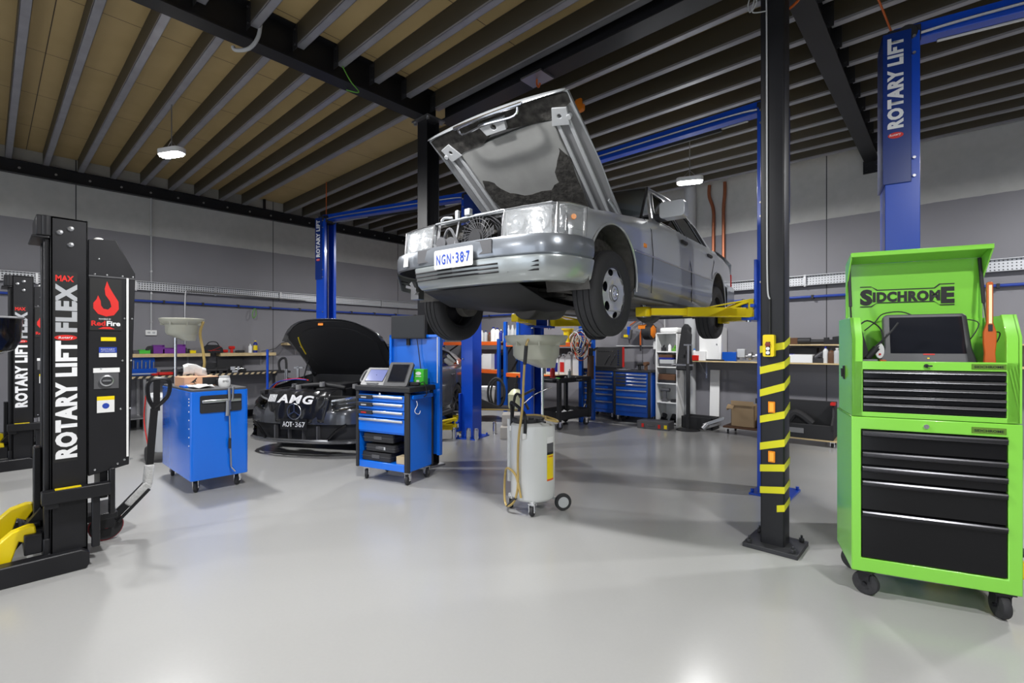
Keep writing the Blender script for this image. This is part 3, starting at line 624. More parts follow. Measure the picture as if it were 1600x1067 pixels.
for s in (1, -1):
    for x0 in (.505, .60): b.bar(Hd(s*(x0-.03), .12, -.02), Hd(s*x0, 1.05, -.02), .030, .018, up=Hd(0, 0, 1))
b.each('bonnet_rib', 'lightgrey', bon, bevel=.004)
b = MB()
for s in (1, -1):
    b.poly([[(s*.46, 1.00), (s*.60, .97), (s*.63, 1.10), (s*.52, 1.13)], circ(s*.55, 1.055, .017, 12)], lambda u, v, t: Hd(u, v, t), -.040, -.012)
    b.cyl(Hd(s*.62, 1.03, -.05), Hd(s*.62, 1.03, -.012), .02, 12)
b.poly([[(-.10, 1.10), (.10, 1.10), (.13, 1.20), (-.13, 1.20)], circ(0, 1.15, .025, 12)], lambda u, v, t: Hd(u, v, t), -.06, -.02)
b.each('latch_plate', 'lightgrey', bon, bevel=.003)
b = MB()
for s in (1, -1): b.bar(Hd(s*.64, .0, -.02), (s*.67, .66, .86), .03, .05).bar(Hd(s*.62, .25, -.02), (s*.67, .60, .84), .012, .03)
b.build('bonnet_hinge', 'silver', car, bevel=.003)
# underside
b = MB().bx(-.80, .45, .235, .80, 3.70, .29).bx(-.18, .5, .20, .18, 2.6, .26)
b.bx(.62, .40, .20, .80, 2.40, .25).bx(-.80, .40, .20, -.62, 2.40, .25).build('floor_pan', 'under', car, bevel=.01)
MB().grid([[(-.46, -.72, .25), (0, -.76, .235), (.46, -.72, .25)], [(-.48, -.40, .15), (0, -.45, .13), (.48, -.40, .15)], [(-.42, .2, .13), (0, .2, .11), (.42, .2, .13)], [(-.3, .5, .20), (0, .5, .20), (.3, .5, .20)]])  .build('undertray', 'blackmat', car, solid=.01)
b = MB().bx(-.46, -.12, .20, .46, .06, .28).bx(-.30, -.5, .20, -.22, .4, .27).bx(.22, -.5, .20, .30, .4, .27).cyl((0, .0, .17), (0, .5, .19), .13, 16)
b.build('subframe', 'under', car, bevel=.01)
for s in (1, -1):
    b = MB().bar((s*.34, -.02, .22), (s*.68, -.02, .15), .09, .035).bar((s*.34, .28, .22), (s*.66, .0, .16), .06, .03).tube([(s*.1, -.20, .26), (s*.45, -.22, .24), (s*.6, -.16, .22), (s*.66, -.12, .21)], .018, 8).cyl((s*.60, 0, .16), (s*.57, .03, .62), .04, 14)
    b.lathe([(.05, .16), (.075, .18), (.05, .20), (.075, .22), (.05, .24), (.075, .26), (.05, .28), (.075, .30)], (s*.46, .0, .08), (0, 0, 1), 16).cyl((s*.62, 0, .21), (s*.70, 0, .21), .12, 20)
    b.build('suspension', 'under', car)
    b = MB().bar((s*.25, 2.80, .24), (s*.68, 2.80, .17), .10, .04).bar((s*.4, 2.3, .24), (s*.66, 2.75, .18), .05, .04).cyl((s*.56, 2.9, .16), (s*.52, 2.9, .60), .035, 12)
    b.build('rear_suspension', 'under', car)
b = MB().tube([(-.12, .3, .19), (-.12, 1.2, .17), (-.10, 2.0, .17), (-.3, 2.5, .20), (-.45, 3.0, .22), (-.45, 3.85, .22)], .032, 10).lathe([(.03, 0), (.10, .03), (.10, .5), (.03, .55)], (-.1, 1.5, .19), (0, 1, 0), 16, sx=.6).bx(-.62, 3.1, .19, -.25, 3.6, .32)
b.build('exhaust', 'steel', car)
b = MB().lathe([(.02, 0), (.14, .05), (.16, .2), (.1, .35), (.02, .38)], (0, 2.62, .26), (0, 1, 0), 16); b.build('differential', 'under', car)
# wheels
def wheel(name, x, y, z, s, parent, cover, r=.317, wd=.195, rr=.19):
    t = MB().lathe([(rr+.006, -wd/2+.012), (rr+.02, -wd/2+.002), (r-.055, -wd/2-.006), (r-.02, -wd/2+.004), (r-.004, -wd/2+.022), (r, -wd/2+.04), (r, -.052), (r-.008, -.050), (r-.008, -.044), (r, -.042), (r, -.004), (r-.008, -.002), (r-.008, .004), (r, .006), (r, .042), (r-.008, .044), (r-.008, .050), (r, .052), (r, wd/2-.04), (r-.004, wd/2-.022), (r-.02, wd/2-.004), (r-.055, wd/2+.006), (rr+.02, wd/2-.002), (rr+.006, wd/2-.012)], (0, 0, 0), (1, 0, 0), 56).build(name, 'rubber', parent)
    t.location = (x, y, z)
    if s < 0: t.rotation_euler = (0, 0, math.pi)
    MB().lathe([(rr+.008, wd/2-.012), (rr-.004, wd/2-.012), (rr-.012, wd/2-.04), (rr-.03, 0), (rr-.012, -wd/2+.02), (rr+.006, -wd/2+.010)], (0, 0, 0), (1, 0, 0), 40).lathe([(.001, wd/2-.075), (.08, wd/2-.07), (rr-.02, wd/2-.055)], (0, 0, 0), (1, 0, 0), 32).build('rim', 'conc', t)
    if cover:
        holes = []
        for k in range(7):
            a = 2*math.pi*(k+.25)/7; holes.append([(.160*math.cos(a)+.038*math.cos(q)*math.sin(a)+.024*math.sin(q)*math.cos(a), .160*math.sin(a)-.038*math.cos(q)*math.cos(a)+.024*math.sin(q)*math.sin(a)) for q in [2*math.pi*j/14 for j in range(14)]])
        c = MB(); RR = [(.0, .016), (.05, .014), (.058, .004), (.075, .012), (.125, .022)]
        c.lathe([(max(r_, .001), wd/2-.02+h) for r_, h in RR], (0, 0, 0), (1, 0, 0), 42)
        c.poly([circ(0, 0, .192, 56), circ(0, 0, .125, 42)]+holes, lambda u, v, q: (wd/2-.02+q+.022-.020*max(0, (math.hypot(u, v)-.125)/.067)**2, u, v), -.003, 0)
        cv = c.build('wheel_cover', 'cover', t)
        MB().lathe([(.052, 0), (.056, .005), (.060, 0)], (wd/2-.008, 0, 0), (1, 0, 0), 30).build('cap_ring', 'grey', cv)
        MB().tube([(wd/2-.0, .030*math.cos(R(a)), .030*math.sin(R(a))) for a in range(0, 360, 20)], .003, 6, closed=True).bar((wd/2-.001, 0, 0), (wd/2-.001, 0, .03), .004, .004, up=(1, 0, 0)).bar((wd/2-.001, 0, 0), (wd/2-.001, .026, -.015), .004, .004, up=(1, 0, 0)).bar((wd/2-.001, 0, 0), (wd/2-.001, -.026, -.015), .004, .004, up=(1, 0, 0)).build('cap_emblem', 'chrome', cv)
    else:
        h = MB().cyl((wd/2-.075, 0, 0), (wd/2-.03, 0, 0), .035, 16)
        for k in range(5): a = 2*math.pi*k/5; h.cyl((wd/2-.075, .056*math.cos(a), .056*math.sin(a)), (wd/2-.05, .056*math.cos(a), .056*math.sin(a)), .012, 6)
        h.build('hub', 'steel', t)
    return t
M['cover'] = mat('silver wheel cover', (.62, .63, .65), .25, .5, coat=.5)
wheel('front_wheel', .765, -.05, .205, 1, car, True); wf_ = wheel('front_wheel', -.765, -.05, .185, -1, car, True)
wheel('rear_wheel', .765, 2.80, .22, 1, car, False); wheel('rear_wheel', -.765, 2.80, .22, -1, car, True)
# ================================================================ two-post lifts
def lift_column(parent, x, rz, full=True, logo=True):
    c = MB().bx(-.11, -.13, 0, -.095, .13, 3.66)
    for s in (1, -1):
        c.bx(-.11, s*.13-.006, 0, .09, s*.13+.006, 3.66).bx(.078, min(s*.13, s*.085), 0, .09, max(s*.13, s*.085), 3.66).bx(.068, min(s*.085, s*.097), 0, .078, max(s*.085, s*.097), 3.66)
    o = c.build('lift_column', 'dblue', parent, bevel=.003); o.location = (x, 0, 0); o.rotation_euler.z = rz
    MB().bx(-.125, -.145, 2.58, -.11, .145, 3.68).bx(-.125, -.148, 2.58, .04, -.138, 3.68).bx(-.125, .138, 2.58, .04, .148, 3.68).build('column_cover', 'dblue2', o, bevel=.003)
    b = MB().bx(-.20, -.22, 0, .14, .22, .018)
    for y in (-.18, .18):
        for xx in (-.18, .0, .12): b.cyl((xx, y, .018), (xx, y, .05), .016, 6)
    b.build('base_plate', 'dblue', o, bevel=.002)
    MB().cyl((-.03, -.045, .02), (-.03, -.045, 3.6), .014, 10).build('lift_cylinder', 'chrome', o)
    MB().cyl((-.03, .06, .02), (-.03, .06, 3.6), .008, 8).build('equaliser_cable', 'steel', o)
    MB().bx(-.09, -.11, 3.60, .10, .11, 3.72).cyl((.02, -.14, 3.66), (.02, .14, 3.66), .06, 18).build('pulley_head', 'blackmat', o, bevel=.006)
    b = MB()
    for z in (1.2, 2.0, 2.62, 2.75, 3.5, 3.62):
        for s in (-1, 1): b.cyl((.055, s*.138, z), (.055, s*.152, z), .010, 8)
    b.build('bolts', 'steel', o)
    if logo:
        text('ROTARY LIFT', .085, 'txtw', o, (-.012, -.1485, 2.98), (0, 0, 1), (-1, 0, 0), 'lettering', .055, fit=.66, space=1.12)
        MB().poly([circ(-.05, 2.93, .045, 24, .022)], lambda u, v, t: (u, -.1485-t, v), 0, .001).build('oval_badge', 'txtr', o)
        text('Rotary', .016, 'txtw', o, (-.085, -.150, 2.924), (1, 0, .1), (0, 0, 1), 'lettering', .01, fit=.065)
    return o
def carriage(parent, x, rz, z, arms, h=.36):
    c = MB().bx(-.08, -.115, z, .066, .115, z+h).bx(.085, -.24, z-.02, .20, .24, z+.01).bx(.085, -.24, z+.10, .20, .24, z+.13).bx(.075, -.20, z-.02, .10, .20, z+.55)
    o = c.build('lift_carriage', 'dblue', parent, bevel=.004); o.location = (x, 0, 0); o.rotation_euler.z = rz
    for j, (sy, tx, ty, L1) in enumerate(arms):
        p = Vector((.15, sy*.19, z+.055)); q = Vector((tx, ty, z+.055)); d = (q-p).normalized()
        m_ = p+d*L1; ar = MB().bar(p+d*.05, m_, .11, .085).bar(m_-d*.30, q-d*.06, .085, .065)
        ao = ar.build('lift_arm', 'yellow', o, bevel=.004)
        MB().cyl(p+Vector((0, 0, -.09)), p+Vector((0, 0, .10)), .022, 12).build('arm_pin', 'chrome', ao)
        u = Vector((0, 0, 1)); r = d.cross(u)
        MB().poly([[(0, -.05), (.42, -.04), (.02, .125), (-.02, .125)]], lambda a, b_, t: p+d*(a)+u*b_+r*t, .045, .055).poly([[(0, -.05), (.42, -.04), (.02, .125), (-.02, .125)], [(.03, .03), (.20, .03), (.03, .09)]], lambda a, b_, t: p+d*(a)+u*b_+r*t, -.055, -.045).bar(p+Vector((0, 0, .12)), p+d*.40+u*.045, .10, .012).build('arm_gusset', 'yellow', ao)
        MB().box(q, (.11, .11, .09)).build('pad_socket', 'yellow', ao, bevel=.01)
        MB().cyl(q-u*.05, q+u*.07, .028, 14).build('pad_screw', 'chrome', ao)
        MB().lathe([(.001, .105), (.06, .105), (.068, .095), (.062, .075), (.03, .07), (.001, .07)], q, (0, 0, 1), 24).build('rubber_pad', 'rubber', ao)
    return o
def crossbeam(parent, half):
    b = MB().bx(-half-.05, -.06, 3.64, half+.05, .06, 3.75)
    o = b.build('lift_crossbeam', 'dblue', parent, bevel=.004)
    MB().tube([(-half+.1, -.09, 3.66), (-half+.6, -.085, 3.68), (half-.5, -.085, 3.68), (half-.1, -.09, 3.66)], .010, 6).cyl((-half+.2, -.03, 3.60), (half-.2, -.03, 3.60), .012, 8).build('hydraulic_hose', 'steel', o)
    MB().bx(-.5, -.05, 3.57, half-.45, -.02, 3.60).build('shutoff_bar', 'blackmat', o)
    return o
lr = thing('two_post_lift', 'blue two-post lift with yellow arms holding up the silver saloon', 'vehicle lift', (-2.77, 5.07, 0), 0, 'two-post lifts')
lift_column(lr, -1.49, 0); lift_column(lr, 1.49, math.pi, logo=False); crossbeam(lr, 1.49)
carriage(lr, 1.49, math.pi, 1.66, [(1, .85, .93, .62), (-1, .80, -1.05, .60)])
carriage(lr, -1.49, 0, 1.66, [(-1, .62, -1.0, .60), (1, .75, .95, .60)])
ll = thing('two_post_lift', 'blue two-post lift standing either side of the dark car with the open bonnet, arms down', 'vehicle lift', (-6.90, 4.585, 0), R(16.7), 'two-post lifts')
lift_column(ll, -1.51, 0); lift_column(ll, 1.51, math.pi, logo=False); crossbeam(ll, 1.51)
carriage(ll, 1.51, math.pi, .13, [(1, .55, .50, .40), (-1, .6, -.55, .40)]); carriage(ll, -1.51, 0, .13, [(1, .33, 1.0, .60), (-1, .33, -1.0, .60)])
l3 = thing('two_post_lift', 'blue two-post lift rising behind the lime green tool chest', 'vehicle lift', (1.105, 4.90, 0), R(11.3), 'two-post lifts')
lift_column(l3, -1.42, 0); lift_column(l3, 1.42, math.pi, logo=False); crossbeam(l3, 1.42)
carriage(l3, 1.42, math.pi, .13, [(1, .35, .9, .60), (-1, .35, -.9, .60)]); carriage(l3, -1.42, 0, .13, [(1, .35, .9, .60), (-1, .35, -.9, .60)])
# ================================================================ mobile column lifts
def mobile_column(loc, label, rz=0, letter=True):
    t = thing('mobile_column_lift', label, 'mobile column lift', loc, rz, 'black mobile column lifts')
    # local: lettered face on x=0, column from y .065 to .24
    MB().bx(-.34, .062, .05, 0, .076, 2.195).bx(-.012, .062, .05, 0, .236, 2.195).bx(-.34, .062, .05, -.328, .236, 2.195).bx(-.34, .224, .05, 0, .236, 2.195).bx(-.34, .062, 2.18, 0, .236, 2.195).build('column', 'black', t, bevel=.004)
    b = MB().bx(-.10, .035, .15, -.02, .062, 2.06); b.bx(-.32, .035, .15, -.24, .062, 2.06).build('front_rail', 'black', t, bevel=.006)
    MB().bx(-.34, .0, 2.07, -.005, .062, 2.195).cyl((-.02, .045, 2.07), (-.02, .045, 2.195), .028, 14).bx(-.36, -.02, 2.055, .0, .062, 2.07).build('head_block', 'black', t, bevel=.006)
    b = MB()
    for y, z in ((.155, 2.13), (.105, 2.10), (.155, 2.03)): b = MB(); b.lathe([(.018, 0), (.014, .008), (.001, .010)], (0, y, z), (1, 0, 0), 14); b.build('rivet', 'alu', t)
    # base frame: two long legs and a back beam
    b = MB().poly([[(-1.55, .0), (.225, .0), (.24, .03), (.24, .10), (.20, .125), (-1.3, .115), (-1.55, .06)]], lambda u, v, q: (q, u, v), -.04, .055)
    b.poly([[(-1.55, .0), (.225, .0), (.24, .03), (.24, .10), (.20, .125), (-1.3, .115), (-1.55, .06)]], lambda u, v, q: (q, u, v), -1.02, -.92)
    b.bx(-.95, .05, .0, -.0, .235, .13); b.bx(-.36, .03, .1, -.01, .07, .22)
    b.build('base_frame', 'black', t, bevel=.008)
    for x in (-.95, .01): MB().lathe([(.001, -.025), (.05, -.025), (.055, -.018), (.055, .018), (.05, .025), (.001, .025)], (x, -1.35, .056), (1, 0, 0), 20).build('front_roller', 'blackmat', t)
    # carriage and the two yellow wheel forks
    MB().bx(-.33, .0, .25, -.22, .035, .75).bx(-.30, -.03, .16, -.14, .03, .30).bx(-.9, -.05, .14, -.02, .03, .26).build('lift_carriage', 'black', t, bevel=.006)
    f = [(-.35, .03), (-.19, .20), (-.10, .285), (-.03, .305), (.0, .30), (.005, .26), (-.03, .20), (-.07, .225), (-.105, .10), (-.22, .05)]
    for x0, dy, dz in ((-.13, 0, 0), (-.38, .0, .08)):
        MB().poly([[(a+dy, z+dz) for a, z in f]], lambda u, v, q: (q, u, v), x0, x0+.075).build('wheel_fork', 'yellow', t, bevel=.006)
        MB().poly([[(a+dy+.035, z+dz-.03) for a, z in f[2:8]]], lambda u, v, q: (q, u, v), x0+.01, x0+.06).build('fork_arm', 'black', t)
    MB().bar((-.2, .05, .36), (-.2, -.10, .16), .05, .06, up=(1, 0, 0)).build('fork_brace', 'black', t)
    # control box
    pl = [(.238, .565), (.238, 2.08), (.375, 2.10), (.478, 1.885), (.478, 1.83), (.445, .605)]
    bx_ = MB().poly([pl], lambda u, v, q: (q, u, v), -.30, -.004).build('control_box', 'black', t, bevel=.004)
    MB().bx(-.004, .24, 1.845, -.001, .475, 1.853).build('panel_joint', 'grey', bx_)
    MB().bx(-.002, .430, .66, .004, .441, 1.85).build('led_strip', 'white', bx_)
    b = MB()
    for y, z in ((.27, 1.86), (.33, 1.86), (.41, 1.86), (.465, 1.86), (.46, 1.58), (.42, 1.58), (.41, 1.30), (.455, 1.30), (.40, .98), (.45, .98), (.42, .64), (.455, .64), (.27, .60), (.385, .62), (.30, 1.25), (.29, 1.96)): b.lathe([(.007, 0), (.005, .004), (.001, .005)], (-.003, y, z), (1, 0, 0), 10)
    b.build('screws', 'alu', bx_)
    MB().lathe([(.03, 0), (.028, .012), (.015, .022), (.001, .025)], (-.10, .30, 2.09), (0, 0, 1), 16).build('beacon', 'white', bx_)
    if letter:
        X_ = .001
        MB().bx(0, .077, .68, .0015, .186, 1.86).build('lettering_panel', 'txtk', t)
        Z, Y_ = (0, 0, 1), (0, -1, 0)
        text('ROTARY LIFT', .092, 'txtw', t, (.002, .178, .70), Z, Y_, 'lettering', .055, fit=.73, space=1.12)
        text('FLEX', .092, 'txtg', t, (.002, .178, 1.485), Z, Y_, 'lettering', .055, fit=.30, space=1.12)
        text('MAX', .036, 'txtr', t, (.002, .085, 1.80), (0, 1, 0), (0, 0, 1), 'lettering', .04, fit=.085)
        MB().poly([circ(.132, 1.45, .052, 24, .017)], lambda u, v, q: (.002+q, u, v), 0, .001).build('oval_badge', 'txtr', t)
        text('Rotary', .014, 'txtw', t, (.0035, .10, 1.443), (0, 1, .05), (0, 0, 1), 'lettering', .01, fit=.065)
        # flame sticker on the control box
        MB().bx(-.001, .245, 1.50, .001, .405, 1.835).build('sticker_ground', 'txtk', bx_)
        fo = [(.33, 1.82), (.318, 1.77), (.322, 1.73), (.345, 1.69), (.352, 1.655), (.335, 1.635), (.312, 1.64), (.30, 1.66), (.298, 1.69), (.285, 1.725), (.278, 1.70), (.262, 1.675), (.262, 1.64), (.285, 1.605), (.325, 1.59), (.365, 1.60), (.39, 1.64), (.388, 1.69), (.362, 1.74), (.343, 1.78)]
        MB().poly([fo], lambda u, v, q: (.0015+q, u, v), 0, .001).build('flame_sign', 'txtr', bx_)
        text('Red', .032, 'txtr', bx_, (.002, .252, 1.53), (0, 1, 0), (0, 0, 1), 'lettering', .03, fit=.07)
        text('Fire', .032, 'txtw', bx_, (.002, .328, 1.53), (0, 1, 0), (0, 0, 1), 'lettering', .03, fit=.07)
        text('POWERED BY', .010, 'txtw', bx_, (.002, .29, 1.568), (0, 1, 0), (0, 0, 1), 'lettering', .0, fit=.06)
        MB().poly([[(.285, 1.508), (.37, 1.508), (.345, 1.522), (.31, 1.522)]], lambda u, v, q: (.0015+q, u, v), 0, .001).build('red_underline', 'txtr', bx_)
        def lab(m_, y0, y1, z0, z1, nm='label_sticker'): return MB().bx(-.003, y0, z0, -.0005, y1, z1).build(nm, m_, bx_, smooth=False)
        lab('yellow', .30, .375, 1.43, 1.455); a_ = lab('txtb', .29, .38, 1.355, 1.39); lab('whitep', .29, .38, 1.325, 1.352)
        text('ROTARY', .008, 'txtw', a_, (.0005, .30, 1.373), (0, 1, 0), (0, 0, 1), 'lettering', .0, fit=.07); text('LIFT SOLUTIONS', .007, 'txtw', a_, (.0005, .30, 1.361), (0, 1, 0), (0, 0, 1), 'lettering', .0, fit=.07)
        lab('white', .262, .395, 1.225, 1.255); lab('grey', .265, .39, 1.12, 1.222, 'switch_plate')
        MB().lathe([(.036, 0), (.036, .012), (.028, .014), (.028, .0)], (-.001, .328, 1.172), (1, 0, 0), 24).bx(0, .305, 1.167, .016, .35, 1.177).build('rotary_switch', 'alu', bx_)
        lab('yellow', .28, .368, 1.045, 1.07); w_ = lab('whitep', .28, .368, .965, 1.045); MB().lathe([(.018, 0), (.018, .001), (.001, .001)], (-.0005, .324, 1.008), (1, 0, 0), 20).build('pictogram', 'txtb', w_)
        for k in range(4): text('WARNING TEXT'[:7], .006, 'txtg', bx_, (-.002, .285, .945-.011*k), (0, 1, 0), (0, 0, 1), 'small_print', 0, fit=.07) if False else None
        # tow bar with yellow strip
    b = MB().bx(.0, .02, .44, .07, .34, .52).bx(.01, .03, .41, .06, .10, .45).bx(-.3, .30, .40, -.04, .34, .62).bx(-.04, .34, .30, .02, .37, .60).bx(.01, .25, .12, .05, .29, .45)
    b.build('handle_channel', 'black', t, bevel=.006)
    MB().bx(.012, .08, .5205, .06, .20, .523).build('label_sticker', 'yellow', t)
    # steering wheel at the back and the tow handle
    for x in (-.44,): MB().lathe([(.001, -.02), (.095, -.024), (.10, -.018), (.10, .018), (.095, .024), (.001, .02)], (x, .38, .102), (1, 0, 0), 32).build('steer_wheel', 'blackmat', t); MB().lathe([(.094, .0245), (.098, .0235), (.100, .019)], (x, .38, .102), (1, 0, 0), 32).cyl((x-.01, .38, .102), (x+.03, .38, .102), .016, 10).build('wheel_ring', 'redring', t)
    MB().bx(-.50, .30, .10, -.47, .42, .26).bx(-.40, .30, .10, -.375, .42, .26).bx(-.48, .20, .24, -.10, .40, .28).build('wheel_yoke', 'black', t, bevel=.004)
    h = MB().bar((-.43, .42, .15), (-.43, .62, .36), .05, .035, up=(1, 0, 0)).bar((-.40, .44, .12), (-.40, .63, .32), .02, .02, up=(1, 0, 0))
    h.build('tow_bar', 'black', t, bevel=.004)
    MB().bar((-.43, .50, .22), (-.43, .63, .36), .065, .05, up=(1, 0, 0)).bar((-.43, .62, .34), (-.43, .635, .50), .06, .045, up=(1, 0, 0)).build('plastic_wrap', 'wrap', t, bevel=.012)
    MB().bar((-.43, .635, .50), (-.43, .665, .92), .045, .03, up=(1, 0, 0)).tube([(-.43, .665, .92), (-.43, .63, 1.0), (-.43, .625, 1.10), (-.43, .66, 1.14), (-.43, .74, 1.14), (-.43, .765, 1.10), (-.43, .745, 1.0), (-.43, .665, .92)], .015, 8).bx(-.44, .66, .9, -.42, .70, 1.14).build('tow_handle', 'black', t)
    return t
mobile_column((-4.07, .200, 0), 'nearer black mobile column lift with the red flame sticker and yellow forks')
mobile_column((-7.80, .13, 0), 'farther black mobile column lift, half hidden behind the one with the flame sticker')
# the black wheel-shaped cover in front of the far mobile column
t = thing('waste_oil_bowl', 'black bowl of a drain trolley at the left edge, before the far column', 'drain bowl', (-6.55, -.04, 0))
MB().lathe([(.27, 1.66), (.275, 1.66), (.262, 1.45), (.22, 1.36), (.10, 1.31), (.03, 1.30)], (0, 0, 0), (0, 0, 1), 36).build('bowl', 'gloss', t)
MB().tube([(.28*math.cos(R(a)), .28*math.sin(R(a)), 1.335+.325) for a in range(0, 360, 20)], .010, 6, closed=True).build('rim', 'steel', t)
MB().tube([(-.35, -.32, .7), (-.35, -.32, 1.15), (-.25, -.22, 1.26), (0, 0, 1.29)], .022, 10).build('pole', 'chrome', t)
MB().lathe([(.001, .12), (.19, .12), (.2, .14), (.2, .68), (.17, .72), (.001, .74)], (-.35, -.32, 0), (0, 0, 1), 32).build('tank', 'blackmat', t)
for a in (30, 150, 270): MB().lathe([(.001, -.015), (.05, -.015), (.05, .015), (.001, .015)], (-.35+.16*math.cos(R(a)), -.32+.16*math.sin(R(a)), .052), (1, 0, 0), 18).bx(-.37+.16*math.cos(R(a)), -.34+.16*math.sin(R(a)), .05, -.33+.16*math.cos(R(a)), -.30+.16*math.sin(R(a)), .14).build('caster', 'rubber', t)
# ================================================================ lime green tool chest
gc = thing('tool_chest', 'lime green rolling tool chest with black drawers and its lid standing open', 'tool chest', (-.421, 3.29, 0), R(17.4))
# local frame: x 0..0.713 along the front, y 0..0.44 to the back
W_, D_ = .713, .44
def frame_box(x0, y0, z0, x1, y1, z1, op):
    """an open-fronted box; op = opening (x0,z0,x1,z1) in the front"""
    b = MB().poly([[(x0, z0), (x1, z0), (x1, z1), (x0, z1)], [(op[0], op[1]), (op[2], op[1]), (op[2], op[3]), (op[0], op[3])]], lambda u, v, t: (u, y0+t, v), 0, .03)
    return b.bx(x0, y0+.02, z0, x0+.02, y1, z1).bx(x1-.02, y0+.02, z0, x1, y1, z1).bx(x0, y1-.015, z0, x1, y1, z1).bx(x0, y0+.02, z0, x1, y1, z0+.015).bx(x0, y0+.02, z1-.015, x1, y1, z1)
cab = frame_box(0, 0, .14, W_, D_, 1.003, (.045, .215, W_-.055, .935)).build('cabinet', 'green', gc, bevel=.005)
MB().bx(.045, .028, .215, W_-.055, .034, .935).build('drawer_backing', 'gloss', cab)
zs = [.218, .485, .655, .735, .815, .932]
def drawers(zs, x0, x1, y, parent, hm='gloss', k=1):
    for a, b_ in zip(zs, zs[1:]):
        dr = MB().bx(x0+.002, y, a+.003, x1-.002, y+.03, b_-.003).build('drawer', 'gloss', parent, bevel=.002)
        pf = [(y, b_-.003), (y-.012*k, b_-.003-.002*k), (y-.018*k, b_-.003-.011*k), (y-.013*k, b_-.003-.021*k), (y-.016*k, b_-.003-.029*k), (y, b_-.003-.035*k)]
        MB().poly([pf], lambda u, v, t: (t, u, v), x0+.002, x1-.002).build('drawer_pull', hm, dr, bevel=.001)
drawers(zs, .047, W_-.057, .004, gc, 'pull')
MB().lathe([(.012, 0), (.012, .008), (.001, .008)], (.33, 0, .968), (0, -1, 0), 16).build('lock', 'chrome', gc)
def badge(parent, x, z, w2, h2, m1, m2):
    p = MB().poly([[(x, z), (x+w2, z), (x+w2, z+h2), (x, z+h2)]], lambda u, v, t: (u, -.001-t, v), 0, .001).build('badge', m2, parent)
    q = MB()
    for zz in (z+.15*h2, z+.85*h2): s2 = 1 if zz > z+h2/2 else -1; q.tube([(x+.05*w2, -.0025, zz), (x+.18*w2, -.0025, zz), (x+.24*w2, -.0025, zz-s2*.12*h2), (x+.76*w2, -.0025, zz-s2*.12*h2), (x+.82*w2, -.0025, zz), (x+.95*w2, -.0025, zz)], h2*.018, 4, smooth=False)
    q.build('badge_outline', m1, p)
    return p
bd = badge(gc, .515, .948, .135, .032, 'txtgold', 'green2')
text('SIDCHROME', .013, 'txtk', bd, (.525, -.0025, .957), (1, 0, 0), (0, 0, 1), 'lettering', .02, fit=.115)
# top chest
y0t, y1t = .0, .385; zt = 1.314
sd = [(y0t, 1.006), (y0t, 1.443), (.055, 1.56), (y1t, 1.56), (y1t, 1.006)]
top = MB()
for x in (.0, .713-.018-.005): top.poly([sd], lambda u, v, t: (t, u, v), x+.002, x+.020)
for x in (.012, W_-.052): top.poly([[(y0t, 1.006), (y0t, 1.443), (.055, 1.56), (.070, 1.56), (.018, 1.44), (.018, 1.006)]], lambda u, v, t: (t, u, v), x-.010, x+.040)
top.poly([[(.01, 1.006), (W_-.01, 1.006), (W_-.01, zt), (.01, zt)], [(.050, 1.032), (W_-.060, 1.032), (W_-.060, 1.268), (.050, 1.268)]], lambda u, v, t: (u, y0t+t, v), 0, .02)
top.bx(.01, y1t-.012, 1.006, W_-.01, y1t, 1.56).bx(.01, .01, 1.006, W_-.01, y1t, 1.02).bx(.01, .012, zt-.03, W_-.01, y1t, zt-.018)
topo = top.build('top_chest', 'green', gc, bevel=.002)
MB().bx(.05, .024, 1.03, W_-.06, .030, 1.27).bx(.02, .02, zt-.017, W_-.02, y1t-.02, zt-.010).build('drawer_backing', 'blackmat', topo)
drawers([1.035, 1.085, 1.128, 1.172, 1.217, 1.266], .052, W_-.062, .0, gc, 'pull2', .5)
MB().lathe([(.010, 0), (.010, .008), (.001, .008)], (.33, 0, 1.292), (0, -1, 0), 16).bx(.33, -.02, 1.288, .352, -.012, 1.296).build('lock', 'blackmat', gc)
bd = badge(gc, .515, 1.277, .135, .028, 'txtgold', 'green2'); text('SIDCHROME', .012, 'txtk', bd, (.525, -.0025, 1.285), (1, 0, 0), (0, 0, 1), 'lettering', .02, fit=.115)
MB().poly([rrect(.19, 1.20, .235, 1.28, .006), rrect(.197, 1.207, .228, 1.273, .004)], lambda u, v, t: (-.0-t, u, v), -.001, .004).bx(-.002, .2, 1.21, .001, .226, 1.27).bar((-.012, .205, 1.215), (-.012, .218, 1.262), .012, .008, up=(1, 0, 0)).build('side_handle', 'blackmat', gc, bevel=.001)
# lid
LY = .385; lid = MB()
zb, ztp = 1.45, 1.905; ld = lambda z: LY-.005-.02*(z-zb)
x0l, x1l = .035, W_-.030
lid.poly([[(x0l, zb-.02), (x1l, zb-.02), (x1l, ztp), (x0l, ztp)]], lambda u, v, t: (u, ld(v)+t, v), 0, .006)
lid.poly([[(x0l, 0), (x1l, 0), (x1l, .165), (x0l, .165)]], lambda u, v, t: (u, ld(ztp)-v*.96, ztp+v*.27+t), 0, .006)
for x in (x0l, x1l-.008): lid.poly([[(ld(zb), zb), (ld(ztp), ztp), (ld(ztp)-.158, ztp+.046), (ld(ztp)-.15, ztp+.02), (ld(zb)-.025, ztp-.14), (ld(zb)-.025, zb)]], lambda u, v, t: (x+t, u, v), 0, .008)
lid.poly([[(x0l, 0), (x1l, 0), (x1l, .022), (x0l, .022)]], lambda u, v, t: (u, ld(ztp)-.158+t, ztp+.046-v), 0, .006)
lido = lid.build('lid', 'green', gc, bevel=.003)
lx, lz = .060, 1.60; DX = .035; ly = ld(1.65)-.003
